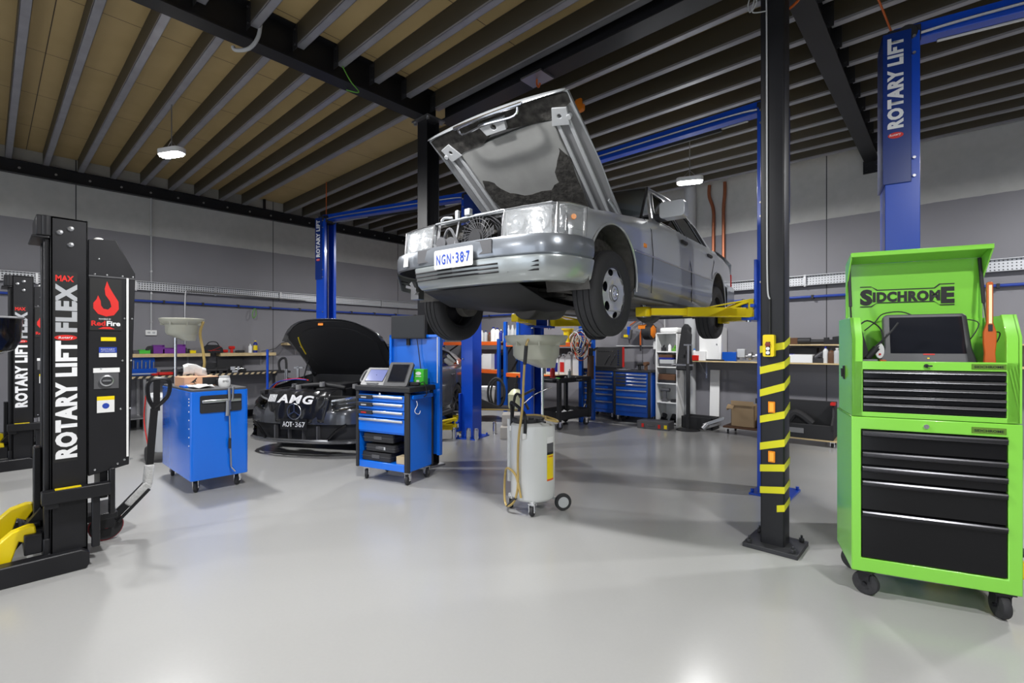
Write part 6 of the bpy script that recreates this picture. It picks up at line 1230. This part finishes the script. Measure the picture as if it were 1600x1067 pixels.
# cans on the middle rack, Y 7.55
for px, m_, lab, w_, h, lb_ in ((861, 'trlens', 'navy', .14, .36, 'can with blue liquid at the left end of the middle rack shelf'), (872, 'white', 'navy', .14, .38, 'white can with a blue and red label on the middle rack shelf'), (882, 'white', 'txtr', .14, .40, 'white can with a red-marked label, second from the rack upright'), (891, 'white', None, .14, .44, 'large plain white can left of the blue rack upright'), (903, 'white', None, .14, .45, 'tall plain white can touching the blue rack upright')):
    jug(lb_, back(px, 7.52, .836), 0, m_, lab, w_, .16, h, group='white chemical cans on the middle rack')
t = thing('monitor_back_board', 'dark board with a small pale label between the middle rack shelves', 'board', back(882, 7.60, .86), 0); MB().bx(-.40, .1, 0, .33, .13, .52).build('panel', 'grey', t); MB().bx(-.09, .095, .28, .03, .10, .34).build('label_sticker', 'lightgrey', t)
t.location.z = .836; t.name = 'display_board'
t = thing('measuring_jug', 'yellow oil measuring jug on the top beam of the middle rack', 'jug', back(887, 7.5, 1.466)); MB().lathe([(.001, 0), (.075, 0), (.08, .2), (.12, .24), (.12, .26), (.07, .21), (.06, .01)], (0, 0, 0), (0, 0, 1), 24).build('body', 'yellow', t); MB().tube([(.08, 0, .05), (.14, 0, .08), (.14, 0, .18), (.08, 0, .2)], .012, 6).build('handle', 'yellow', t)
crate('carton', 'beige carton on the top beam of the middle rack beside the yellow jug', 'box', back(899, 7.58, 1.466), 0, .12, .2, .16, 'beige', open_=False)
t = thing('bottle_crate', 'grey glass and metal bottles crowded on the far rack beam left of the yellow arm', 'bottle crate', back(803, 7.9, 1.50)); b = MB()
for k in range(6): b.lathe([(.001, 0), (.045, 0), (.045, .22), (.015, .28), (.015, .34)], (-.16+.065*k, .05*(k % 2), .02), (0, 0, 1), 14)
b.build('bottles', 'lightgrey', t); MB().bx(-.22, -.06, 0, .22, .12, .09).build('box', 'grey', t)
tag(MB().bx(-6.98-.35, 7.85, 1.46, -6.98-.55+.7, 8.35, 1.49).build('bridge_board', 'orange'), 'orange board bridging the gap between the two racks', 'board')
t = tag(MB().bx(-7.47, 7.85, 0, -7.07, 8.3, 1.455).build('tall_locker', 'blackmat', bevel=.01), 'tall dark locker between the two orange racks', 'locker')
# coloured cables hanging on the rack upright
cols = ['red', 'lightgrey', 'orangep2', 'beige', 'brown', 'lightgrey', 'blackmat', 'white', 'beige', 'lightgrey']
t = thing('cable_bundle', 'tangled bundle of multicoloured leads hanging on the blue rack upright', 'cable', (-5.03, 7.27, 1.50))
for k, c in enumerate(cols):
    random.seed(k); r = .10+.05*random.random(); ox, oz = random.uniform(-.08, .08), random.uniform(-.16, .05)
    MB().tube([(ox+r*math.cos(R(a))*(.9+.2*random.random()), random.uniform(-.04, .04), oz+1.5*r*math.sin(R(a))) for a in range(0, 360, 30)], .008, 5, closed=True).build('lead', c, t)
MB().bx(-.02, 0, .02, .02, .05, .05).build('hook', 'steel', t)
t = thing('grease_gun', 'brown grease gun hanging behind the cable bundle on the rack', 'grease gun', (-4.80, 7.33, .80)); MB().cyl((0, 0, 0), (0, 0, .42), .06, 16).build('body', 'brown', t); MB().cyl((0, 0, .42), (0, 0, .56), .04, 14).bar((0, 0, .50), (.14, 0, .56), .03, .03).bx(-.02, 0, .5, .02, .13, .53).build('head', 'blackmat', t)
# black two-shelf cart
k0 = (-5.10, 6.80)
ct = thing('service_cart', 'black two-shelf plastic service cart behind the oil drainer', 'service cart', (-5.03, 6.80, 0), R(88))
for z0, z1 in ((.16, .30), (.78, .86)):
    MB().bx(-.44, -.28, z0, .44, .28, z0+.02).bx(-.44, -.28, z0, -.42, .28, z1).bx(.42, -.28, z0, .44, .28, z1).bx(-.44, -.28, z0, .44, -.26, z1).bx(-.44, .26, z0, .44, .28, z1).build('shelf_tray', 'blackmat', ct, bevel=.006)
for sx in (-1, 1):
    for sy in (-1, 1): MB().bx(sx*.42-.035, sy*.26-.03, .14, sx*.42+.035, sy*.26+.03, .84).build('leg', 'blackmat', ct, bevel=.008)
MB().bx(-.54, -.22, .80, -.44, .22, .84).build('push_handle', 'blackmat', ct, bevel=.01)
for sx in (-1, 1):
    for sy in (-1, 1): caster(ct, sx*.37, sy*.23, .055, R(60))
text('Snap-on', .030, 'txtg', ct, (.02, -.2815, .805), (1, 0, 0), (0, 0, 1), 'lettering', .02, fit=.16)
CM = Matrix.Translation((-5.03, 6.80, 0)) @ Matrix.Rotation(R(88), 4, 'Z') @ Matrix.Scale(.84, 4, (1, 0, 0))
oc = lambda x, y, z: CM @ Vector((x, y, z))
tag(MB().grid([[oc(-.1+.1*i, -.15+.08*j, .19+.05*abs(math.sin(i*1.7+j))) for i in range(6)] for j in range(5)]).build('rag', 'lightgrey', solid=.01), 'grey rag on the lower shelf of the black service cart', 'rag')
blob('spray_can', 'pale spray can standing on the top of the black service cart', 'bottle', oc(.08, -.1, .802), 0, [((0, 0, 0), (0, 0, .16), .028), ((0, 0, .16), (0, 0, .19), .012)], 'lightgrey')
t = thing('extinguisher', 'small red bottle at the left end of the black service cart', 'bottle', oc(-.40, -.05, .802)); MB().lathe([(.001, 0), (.04, 0), (.042, .18), (.02, .23), (.015, .25)], (0, 0, 0), (0, 0, 1), 18).build('body', 'red', t); MB().bx(-.02, -.01, .25, .04, .01, .28).build('valve', 'blackmat', t)
t.name = 'red_bottle'
tag(MB().grid([[oc(-.30+.07*i, -.18+.07*j, .81+.03*abs(math.sin(i*2.7+j*2))) for i in range(4)] for j in range(4)]).build('rag', 'bgreen', solid=.006), 'green cloth beside the red bottle on the black service cart', 'rag')
for k, (x, y) in enumerate(((-.12, .05), (.22, .08), (.34, -.08))): blob('socket', ['small steel socket near the middle of the black cart top', 'small steel socket behind the spray can on the black cart', 'small steel socket at the right end of the black cart top'][k], 'socket', oc(x, y, .802), k, [((0, 0, 0), (0, 0, .04), .022)], 'steel', 'loose sockets on the black cart')
# two blue tool cabinets
def cabinet(label, loc, rz, w_, d, h, rows, latch=True, extra=None):
    t = thing('tool_cabinet', label, 'tool cabinet', loc, rz, 'blue tool cabinets at the back wall')
    MB().bx(0, 0, .12, w_, d, h-.03).build('body', 'cabblue', t, bevel=.004); MB().bx(-.03, -.02, h-.03, w_+.03, d+.02, h).bx(-.025, -.012, .12, .02, .02, h-.02).bx(w_-.02, -.012, .12, w_+.025, .02, h-.02).build('corner_trim', 'blackmat', t, bevel=.006)
    z = h-.06
    for hh, lt in rows:
        dr = MB().bx(.03, -.012, z-hh+.006, w_-.03, .02, z).build('drawer', 'cabblue', t, bevel=.003)
        MB().bx(.24 if lt else .04, -.034, z-.030, w_-.04, -.012, z-.004).build('drawer_pull', 'alu', dr, bevel=.004)
        if lt: MB().bx(.035, -.024, z-.045, .22, -.012, z-.005).build('drawer_latch', 'blackmat', dr)
        z -= hh
    for x, y in ((.06, .05), (w_-.06, .05), (.06, d-.05), (w_-.06, d-.05)): caster(t, x, y, .052, R(70))
    return t
cabinet('front blue tool cabinet with seven drawers and bright pulls, next to the white shelf unit', (-4.62, 7.86, 0), R(4), .66, .45, .95, [(.062, 1), (.062, 1), (.062, 1), (.10, 1), (.13, 0), (.13, 0), (.15, 0)])
cabinet('rear blue tool cabinet behind the cart, with the open black socket case on top', (-5.42, 8.02, 0), R(0), .70, .45, .95, [(.065, 0), (.065, 0), (.075, 0), (.10, 0), (.10, 0), (.14, 0), (.16, 0)])
t = thing('socket_case', 'open black socket set case with a red edge standing on the rear blue cabinet', 'tool case', (-5.00, 8.20, .952), R(4)); MB().bx(-.29, -.16, 0, .29, .10, .05).build('tray', 'blackmat', t, bevel=.006); MB().bx(-.29, .10, .03, .29, .14, .42).build('lid', 'blackmat', t, bevel=.006); MB().bx(.29, .09, .03, .305, .15, .42).build('red_edge', 'red', t)
b = MB().bar((-.10, .095, .06), (.02, .095, .26), .012, .006).bar((.02, .095, .06), (.14, .095, .28), .012, .006)
for k in range(7): b.cyl((.20, .10, .08+.045*k), (.20, .09, .08+.045*k), .014, 8); b.cyl((-.22+.05*k, .10, .34), (-.22+.05*k, .09, .34), .010, 8)
b.build('stored_tools', 'chrome', t)
for k, (x, lb_) in enumerate(((-4.55, 'chrome ratchet pile on the front blue cabinet top, left'), (-4.38, 'chrome spanners on the front blue cabinet top, right'))): blob('spanner', lb_, 'spanner', (x, 8.05, .952), R(20+50*k), [(-.10, -.012, 0, .10, .012, .012), ((-.10, 0, 0), (-.10, 0, .014), .025), ((.10, 0, 0), (.10, 0, .014), .025)], 'chrome')
blob('air_drill', 'black and red power drill at the right end of the front blue cabinet top', 'drill', (-4.10, 8.08, .952), R(100), [((-.09, 0, .12), (.09, 0, .12), .035), (-.05, -.025, 0, .0, .025, .12), ((.09, 0, .12), (.13, 0, .12), .018)], 'brown')
blob('air_drill', 'black power drill beside the red one on the front blue cabinet', 'drill', (-4.23, 8.12, .952), R(60), [((-.08, 0, .11), (.08, 0, .11), .032), (-.05, -.022, 0, .0, .022, .11)], 'blackmat')
# white shelf unit with contents
ws_ = thing('shelf_unit', 'tall narrow white open shelf unit between blue cabinet and coat stand', 'shelf unit', (-3.74, 8.32, 0), R(0))
WW, WD, WH = .40, .40, 1.63
MB().bx(-WW/2, -WD/2, 0, -WW/2+.02, WD/2, WH).bx(WW/2-.02, -WD/2, 0, WW/2, WD/2, WH).bx(-WW/2, WD/2-.01, 0, WW/2, WD/2, WH).bx(-WW/2, -WD/2, WH-.02, WW/2, WD/2, WH).build('carcass', 'white', ws_, bevel=.002)
zsh = [.04, .40, .74, 1.03, 1.30]
for z in zsh: MB().bx(-WW/2+.02, -WD/2+.01, z-.02, WW/2-.02, WD/2-.01, z).build('shelf', 'white', ws_)
t = tag(MB().box((0, 0, .045), (.34, .26, .09)).build('folded_bag', 'white', bevel=.03), 'folded white bag on top of the white shelf unit', 'bag'); t.location = (-3.73, 8.32, 1.632)
sx = -3.74
for k, (x, z, w_, h, m_, lb_) in enumerate(((0, 1.03, .26, .05, 'grey', 'lowest grey case on the third shelf of the white unit'), (0, 1.081, .26, .07, 'lightgrey', 'grey case in the middle of the stack in the white unit'), (-.02, 1.152, .25, .035, 'navy', 'thin blue case on the stack in the white unit'), (-.02, 1.188, .25, .05, 'brown', 'dark red case on top of the stack in the white unit'), (0, .74, .32, .05, 'blackmat', 'black flat case on the fourth shelf of the white unit'), (0, .791, .31, .10, 'brown', 'dull red case above the black one in the white unit'))):
    crate('storage_case', lb_, 'case', (sx+x, 8.27, z+.001), 0, w_, .28, h, m_, 'cases in the white shelf unit', False)
bottle('small white spray bottle on the top shelf of the white unit', (-3.72, 8.22, 1.301), 'white', 'white', .13, .03)
blob('battery_tool', 'small black tool left of the white spray bottle in the white unit', 'tool', (-3.84, 8.22, 1.301), 0, [(-.03, -.03, 0, .04, .03, .07), ((0, 0, .07), (.02, 0, .11), .015)], 'blackmat')
blob('battery_tool', 'small black and green tool right of the white spray bottle in the white unit', 'tool', (-3.63, 8.22, 1.301), 0, [(-.04, -.03, 0, .03, .03, .05), ((-.01, 0, .05), (.02, 0, .10), .02)], 'grass')
blob('cordless_drill', 'black cordless drill standing on the fifth shelf of the white unit', 'drill', (-3.80, 8.2, .401), R(0), [((-.07, 0, .21), (.09, 0, .21), .035), (-.03, -.025, .04, .03, .025, .2), (-.05, -.04, 0, .05, .04, .05)], 'grey')
blob('charger', 'small black charger on the fifth shelf of the white unit, right of the drill', 'charger', (-3.63, 8.2, .401), 0, [(-.05, -.04, 0, .05, .04, .05)], 'blackmat')
for k, x in enumerate((-3.83, -3.65)): blob('helmet', ['black and chrome polisher at the bottom left of the white unit', 'black and chrome polisher at the bottom right of the white unit'][k], 'polisher', (x, 8.22, .041), 0, [((0, 0, 0), (0, 0, .05), .07), ((0, -.03, .05), (0, .04, .12), .05)], 'gloss').name = 'polisher'
# hose reel, lamp, switch box
t = thing('hose_reel', 'orange and black retractable hose reel on the back wall', 'hose reel', (-4.20, YB, 1.66)); MB().lathe([(.001, -.10), (.13, -.10), (.15, -.08), (.15, .06), (.13, .08), (.001, .08)], (0, -.20, 0), (1, 0, 0), 32).build('drum', 'blackmat', t)
MB().lathe([(.001, .10), (.08, .10), (.13, .08), (.14, .06)], (.0, -.20, 0), (1, 0, 0), 6).bx(-.16, -.34, .05, -.02, -.32, .13).bx(-.16, -.34, .11, -.02, -.10, .13).build('side_cover', 'orangep', t, bevel=.006)
MB().bx(-.04, -.10, -.10, .04, 0, .10).build('wall_bracket', 'conc', t)
MB().tube([(-.10, -.30, .06), (-.13, -.30, -.05), (-.14, -.28, -.25)], .016, 8).tube([(.0, -.2, .14), (-.02, -.12, .27), (-.2, -.08, .30), (-.38, -.06, .20), (-.48, -.06, .14)], .012, 8).build('hose', 'orangep2', t); MB().cyl((-.14, -.28, -.25), (-.14, -.28, -.36), .018, 10).build('nozzle', 'blackmat', t)
t = thing('work_light', 'black work light with a yellow sticker on the wall left of the orange reel', 'work light', (-4.72, YB, 1.63)); MB().box((0, -.12, 0), (.22, .06, .19), Matrix.Rotation(R(8), 3, 'Y')).build('housing', 'grey', t, bevel=.012); MB().box((.0, -.152, -.04), (.09, .004, .05)).build('label_sticker', 'yellow', t); MB().bx(.03, -.155, -.02, .08, -.10, .14).build('clamp', 'dblue', t); MB().bx(-.02, -.10, .02, .02, 0, .06).build('bracket', 'blackmat', t)
t = thing('switch_box', 'white switch box on the wall below the orange hose reel', 'switch box', (-4.12, YB, 1.33)); MB().bx(-.07, -.07, 0, .07, 0, .15).build('box', 'white', t, bevel=.006); MB().tube([(0, -.03, .15), (.0, -.03, .24), (.03, -.04, .32)], .006, 6).tube([(-.04, -.03, 0), (-.07, -.06, -.15), (-.05, -.08, -.28)], .006, 6).build('lead', 'blackmat', t)
# coat stand / jack stand with dark coat
t = thing('coat', 'dark work coat hanging on the black upright stand', 'coat', (-3.38, 8.05, 0)); MB().poly([[(-.13, .98), (.12, .98), (.11, 1.35), (.10, 1.70), (.03, 1.78), (-.03, 1.70), (-.10, 1.30)]], lambda u, v, q: (u, q*(1+.3*math.sin(v*8)), v), -.06, .06).build('body', 'cloth', t, bevel=.025, seg=3); MB().poly([[(.05, 1.05), (.13, 1.05), (.15, 1.6), (.08, 1.68)]], lambda u, v, q: (u, q, v), -.10, -.04).build('sleeve', 'cloth', t, bevel=.02)
t = thing('pole_jack', 'black pole jack with a round foot standing before the white shelf unit', 'pole jack', (-3.24, 7.86, 0)); MB().lathe([(.001, .03), (.10, .028), (.19, .01), (.19, 0), (.001, 0)], (0, 0, 0), (0, 0, 1), 28).cyl((0, 0, .03), (0, 0, 1.10), .032, 16).build('column', 'blackmat', t); MB().cyl((0, 0, 1.10), (0, 0, 1.42), .018, 12).bx(-.07, -.012, 1.40, .07, .012, 1.425).build('screw', 'steel', t); MB().bx(-.20, -.02, 1.065, .10, .02, 1.09).cyl((-.28, 0, 1.08), (-.1, 0, 1.08), .014, 10).build('cross_arm', 'steel', t)
t = thing('chain_tray', 'black shallow box behind the foot of the pole jack', 'box', (-3.18, 8.22, 0)); MB().bx(-.26, -.16, .0, .26, -.14, .20).bx(-.26, .14, .0, .26, .16, .20).bx(-.26, -.16, 0, -.24, .16, .2).bx(.24, -.16, 0, .26, .16, .2).bx(-.25, -.15, 0, .25, .15, .02).build('box', 'blackmat', t, bevel=.004)
t = tag(MB().bar((-3.01, 7.92, .10), (-2.70, 7.98, .24), .04, .05).bar((-3.01, 7.90, .05), (-2.78, 8.05, .14), .03, .04).cyl((-3.01, 7.9, .04), (-2.95, 7.94, .12), .04, 12).build('puller_tool', 'steel', bevel=.004), 'greasy steel puller tool leaning beside the foot of the pole jack', 'puller')
t = tag(MB().bx(0, 0, 0, .16, .03, .98).build('white_board', 'white', bevel=.003), 'narrow white board leaning on the wall under the bench shelf', 'board'); t.location = (-3.13, 8.50, 0); t.rotation_euler.x = R(-2.5); t.location.y = 8.50
t = thing('tool_case', 'dark blue carry case with red catches lying on the floor before the white shelf', 'tool case', (-3.72, 7.66, 0), R(6)); MB().poly([rrect(-.27, -.16, .27, .16, .03)], lambda u, v, q: (u, v, q), .0, .13).build('shell', 'grey', t, bevel=.014); MB().bx(-.18, -.168, .03, -.14, -.158, .09).bx(.10, -.168, .03, .14, -.158, .09).build('catches', 'red', t); MB().tube([(-.08, -.165, .07), (-.06, -.19, .07), (.02, -.19, .07), (.04, -.165, .07)], .008, 6).build('handle', 'grey', t); MB().bx(.20, -.163, .03, .25, -.158, .09).build('label_sticker', 'yellow', t)
# back wall long shelf and upper shelf
shelf('long plywood shelf on the back wall carrying the white locker and cartons', -3.42, 8.20, 1.6, YB-.002, 1.145, .022, brs=(-2.3, -1.1, .85, .98, 2.0), axis='x')
shelf('upper plywood shelf on the back wall behind the near black column', -2.05, 8.30, 1.6, YB-.002, 1.42, .020, brs=(-1.0, .0, 1.0), axis='x')
t = thing('wall_cabinet', 'white metal cabinet with a yellow sticker standing on the long back shelf', 'cabinet', (-3.02, 8.42, 1.146)); MB().bx(-.20, -.14, 0, .17, .14, .56).build('body', 'white', t, bevel=.004); MB().bx(-.195, -.148, .01, .13, -.14, .55).build('door', 'white', t, bevel=.003); MB().bx(.0, -.1495, .49, .09, -.148, .53).build('label_sticker', 'yellow', t); MB().cyl((.10, -.160, .28), (.10, -.148, .28), .010, 10).build('lock', 'steel', t)
BSY = 8.30
def onback(px, z=1.146, Y=BSY): return back(px, Y, z)
crate('pump_box', 'white machine box left of the white cabinet, on the long shelf', 'box', onback(1097), 0, .18, .18, .16, 'white', open_=False)
bottle('blue and white spray bottle at the left end of the long back shelf', onback(1085), 'whitep', 'blue', .20, .035)
crate('tub', 'small red tub at the left end of the long back shelf', 'tub', onback(1088, Y=8.24), 0, .11, .10, .09, 'red', open_=False)
crate('carton', 'bright blue carton on the long back shelf right of the white cabinet', 'box', onback(1142), 0, .22, .18, .15, 'cabblue', open_=False)
crate('laptop', 'flat black case in front of the white cabinet on the long shelf', 'case', onback(1118, Y=8.23), 0, .30, .05, .025, 'blackmat', open_=False)
t = thing('bench_grinder', 'grey and white bench grinder on the long back shelf', 'bench grinder', onback(1163)); MB().bx(-.10, -.05, .06, .02, .05, .20).build('motor', 'lightgrey', t, bevel=.01); MB().cyl((-.14, 0, .08), (.24, 0, .08), .02, 12).cyl((.08, 0, .08), (.12, 0, .08), .07, 20).cyl((.18, 0, .08), (.22, 0, .08), .06, 20).bx(-.10, -.04, 0, .20, .04, .03).bx(-.02, -.02, 0, .02, .02, .10).build('spindle', 'steel', t)
crate('printer', 'white printer-like box on the long back shelf right of the near column', 'box', onback(1251), 0, .34, .2, .12, 'white', open_=False)
crate('carton', 'small dark blue carton just right of the near column on the long shelf', 'box', onback(1235), 0, .10, .1, .13, 'navy', open_=False)
for px, m_, cp, h, r, lb_ in ((1290, 'trlens', 'navy', .24, .035, 'clear blue-capped bottle on the long shelf, left of the other two'), (1299, 'brown', 'blackmat', .21, .045, 'dark jar between two bottles on the long shelf'), (1308, 'lightgrey', 'white', .22, .045, 'pale jar nearest the lime green chest on the long shelf')): bottle(lb_, onback(px), m_, cp, h, r)
blob('carburettor', 'dark engine part on the long shelf beside the white printer-like box', 'engine part', onback(1278), R(20), [(-.08, -.05, 0, .08, .05, .07), ((-.06, 0, .05), (.07, 0, .15), .04), ((0, -.03, .1), (.12, .02, .04), .025)], 'conc')
crate('black_box', 'dark equipment case behind the white printer-like box', 'case', (onback(1250)[0], 8.48, 1.146), 0, .40, .14, .22, 'blackmat', open_=False)
for px, w_, m_, lb_, pts in ((1238, .1, 'brown', 'dark red toy-like block at the left of the upper shelf', [(-.08, -.05, 0, .08, .05, .10)]), (1255, .1, 'blackmat', 'round black headset-like tool on the upper shelf', [((-.10, 0, .05), (.10, 0, .05), .05), (-.16, -.04, 0, -.05, .04, .05)]), (1278, .1, 'blackmat', 'black power tool lying on the upper shelf, middle', [((-.12, 0, .04), (.12, 0, .04), .035), (.08, -.04, 0, .14, .04, .10)]), (1308, .1, 'cloth', 'black cloth bag on the upper shelf next to the green chest', [(-.14, -.08, 0, .14, .08, .07), ((-.05, 0, .06), (.10, 0, .08), .05)])):
    blob('shelf_tool', lb_, 'tool', back(px, 8.42, 1.421), 0, pts, m_)
# carton dolly and black bin on the floor by the back wall
t = thing('dolly', 'flat dark dolly under the brown cartons at the back wall', 'dolly', (-2.40, 8.15, 0), 0); MB().bx(-.30, -.24, .10, .40, .24, .13).build('deck', 'brown', t, bevel=.004)
for x, y in ((-.24, -.18), (.32, -.18), (-.24, .18), (.32, .18)): caster(t, x, y, .038, .3)
t = thing('carton', 'open brown carton on the dark dolly, flaps up', 'box', (-2.42, 8.10, .131)); MB().bx(-.17, -.14, 0, .17, .14, .005).bx(-.17, -.14, 0, .17, -.135, .34).bx(-.17, .135, 0, .17, .14, .34).bx(-.17, -.14, 0, -.165, .14, .34).bx(.165, -.14, 0, .17, .14, .34).build('box', 'card', t); MB().bar((-.17, -.14, .34), (-.17, -.22, .28), .004, .1, up=(1, 0, 0)).box((-.20, 0, .30), (.01, .27, .14), Matrix.Rotation(R(40), 3, 'Y')).box((0, -.16, .37), (.33, .005, .07)).build('flap', 'card', t)
crate('carton', 'smaller brown carton with a white paper on it, right side of the dolly', 'box', (-2.10, 8.08, .131), R(5), .20, .22, .16, 'card', open_=False)
tag(MB().grid([[(-2.17+.05*i, 8.0+.05*j, .30+.05*i-.02*j) for i in range(4)] for j in range(3)]).build('paper_sheet', 'whitep', solid=.003), 'crumpled white paper over the smaller carton on the dolly', 'paper')
blob('black_tool', 'dark tool sticking up behind the cartons on the dolly', 'tool', (-2.22, 8.22, .13), 0, [((0, 0, 0), (.02, 0, .40), .03), (-.08, -.03, .36, .08, .03, .44)], 'blackmat')
t = thing('storage_bin', 'large black open-front storage bin with a red edge on a wheeled board', 'bin', (-1.56, 7.98, 0), R(3))
MB().bx(-.40, -.22, .08, .40, .22, .10).build('wheeled_board', 'wood', t)
sdp = [(-.20, .11), (.20, .11), (.22, .60), (-.02, .60), (-.08, .40), (-.24, .32)]
b = MB()
for x in (-.36, .32): b.poly([sdp], lambda u, v, q: (q, u, v), x, x+.03)
b.bx(-.36, -.20, .10, .35, .20, .13).bx(-.36, .19, .10, .35, .22, .60).bx(-.36, -.22, .10, .35, -.19, .30).build('shell', 'blackmat', t, bevel=.006)
MB().bx(.305, -.14, .575, .36, -.0, .61).build('red_clip', 'red', t); MB().bx(-.25, -.225, .17, .0, -.22, .24).build('front_label', 'midgrey', t)
for x, y in ((-.33, -.16), (.33, -.16), (-.33, .16), (.33, .16)): caster(t, x, y, .026, .2)
tag(MB().tube([(-1.79, 7.95, .30), (-1.69, 7.98, .42), (-1.49, 8.0, .28)], .06, 10).build('black_pipe', 'rubber'), 'thick black rubber pipe lying inside the black storage bin', 'pipe')
# floor by the far blue post
t = tag(MB().bx(-.17, -.18, 0, .17, .18, .33).build('carton', 'greybox', bevel=.004), 'pale grey carton on the floor behind the oil drainer, the taller one', 'box'); t.location = (-5.12, 5.62, 0); t.rotation_euler.z = R(40)
t = tag(MB().bx(-.16, -.10, 0, .16, .10, .17).build('carton', 'greybox', bevel=.004), 'low pale grey carton in front of the taller one behind the oil drainer', 'box'); t.location = (-4.95, 5.38, 0); t.rotation_euler.z = R(40)
for x, y, lb_ in ((-5.50, 4.72, 'chrome lift adapter sleeve left of the far blue post foot'), (-5.30, 4.83, 'chrome lift adapter sleeve right of the far blue post foot, left of two'), (-5.21, 4.90, 'chrome lift adapter sleeve right of the far blue post foot, right of two'), (-5.42, 5.50, 'chrome lift adapter sleeve behind the far blue post')):
    t = thing('height_adapter', lb_, 'lift adapter', (x, y, 0), 0, 'chrome lift adapters on the floor'); MB().lathe([(.001, 0), (.035, 0), (.035, .155), (.028, .16), (.028, .18), (.001, .18)], (0, 0, 0), (0, 0, 1), 20).build('sleeve', 'chrome', t)
# wheeled trolley with white tub and jug at the corner
t = thing('floor_trolley', 'low black trolley with castors near the far rack', 'trolley', (-6.55, 6.45, 0), R(35)); MB().bx(-.45, -.25, .20, .55, .25, .24).poly([[(-.42, .24), (.35, .24), (-.20, .46), (-.32, .44)]], lambda u, v, q: (u, q, v), -.24, -.20).build('deck', 'blackmat', t, bevel=.004); MB().bar((-.4, -.27, .22), (.62, -.27, .22), .03, .02).build('edge_rail', 'brass' if 'brass' in M else 'hose', t)
for x, y in ((-.35, -.18), (.45, -.18), (-.35, .18), (.45, .18)): caster(t, x, y, .075, .4)
t = thing('bucket', 'white lidded bucket on the low black trolley', 'bucket', (-6.75, 6.62, .241), 0); MB().lathe([(.001, 0), (.15, 0), (.17, .30), (.18, .30), (.18, .36), (.001, .37)], (0, 0, 0), (0, 0, 1), 28).build('body', 'white', t)
t = thing('coolant_tank', 'yellowish translucent tank with a black cap beside the white bucket', 'tank', (-5.98, 6.64, .241), 0); MB().lathe([(.001, 0), (.14, 0), (.15, .05), (.15, .26), (.08, .34), (.04, .36)], (0, 0, 0), (0, 0, 1), 24).build('body', 'pale', t); MB().cyl((0, 0, .36), (0, 0, .46), .04, 14).cyl((0, 0, .44), (.03, 0, .60), .02, 10).build('cap', 'blackmat', t)
tag(MB().tube([(-6.30+.20*math.cos(R(a))*.6, 6.44+.20*math.cos(R(a))*.5, .52+.27*math.sin(R(a))) for a in range(0, 360, 24)], .022, 8, closed=True).tube([(-6.30+.17*math.cos(R(a))*.6, 6.48+.17*math.cos(R(a))*.5, .50+.25*math.sin(R(a))) for a in range(0, 360, 24)], .018, 8, closed=True).build('coiled_hose', 'rubber'), 'black hose coiled upright between the white bucket and the yellowish tank', 'hose')
# ceiling odds: hooks, hanging cables, plate
tag(MB().tube([(-4.45, 1.62, 4.30), (-4.46, 1.60, 4.10), (-4.50, 1.54, 3.98), (-4.58, 1.46, 3.96), (-4.60, 1.44, 3.99)], .016, 8).build('hanging_conduit', 'lightgrey'), 'grey flexible conduit end hooking under the left girder', 'conduit')
tag(MB().tube([(-4.45, 2.35, 4.2), (-4.44, 2.45, 4.05), (-4.46, 2.56, 3.98), (-4.60, 2.50, 4.03)], .006, 6).build('earth_wire', 'grass'), 'thin green wire drooping under the left girder', 'wire')
tag(MB().tube([(-.88, 3.9, 4.2), (-.80, 4.0, 3.98), (-.95, 4.1, 3.95), (-1.02, 4.0, 4.1)], .010, 6).build('power_lead', 'orangep2'), 'orange lead looped round the girder beside the near column head', 'cable')
tag(MB().tube([(-.55, 4.3, 4.36), (-.42, 4.45, 4.0), (-.34, 4.55, 3.74)], .007, 6).build('power_lead', 'orangep2'), 'orange lead dropping from the ceiling to the lift post with white lettering', 'cable')
tag(MB().tube([(-8.36, 4.15, 4.36), (-8.36, 4.15, 3.75)], .008, 6).build('power_lead', 'orangep2'), 'orange lead dropping from the ceiling to the far left lift post', 'cable')
t = thing('ceiling_hook_plate', 'steel plate with an orange hook under the cross girder above the raised bonnet', 'hook', (-3.02, 3.66, 4.04)); MB().bx(-.13, -.10, -.02, .13, .10, 0).build('plate', 'steel', t); MB().tube([(0, 0, -.02), (0, 0, -.07), (.02, 0, -.10), (.04, 0, -.07)], .010, 6).build('hook', 'orangep2', t)
tag(MB().poly([rrect(-.05, -.07, .05, .07, .03)], lambda u, v, q: (u, q, v), -.03, .03).cyl((0, 0, .06), (0, 0, 4.30-at(906, 165, Y=4.6).z), .008, 8).build('cable_reel', 'orangep', bevel=.008), 'orange hanging reel just behind the top corner of the raised silver bonnet', 'reel').location = at(906, 165, Y=4.6)
tag(MB().tube([(-5.55, 5.35, 3.56), (-5.50, 5.3, 3.50), (-5.62, 5.3, 3.46), (-5.68, 5.32, 3.52), (-5.58, 5.34, 3.56)], .02, 6).build('coiled_hose', 'grass'), 'small green coil hanging on the crossbeam of the far lift', 'hose')
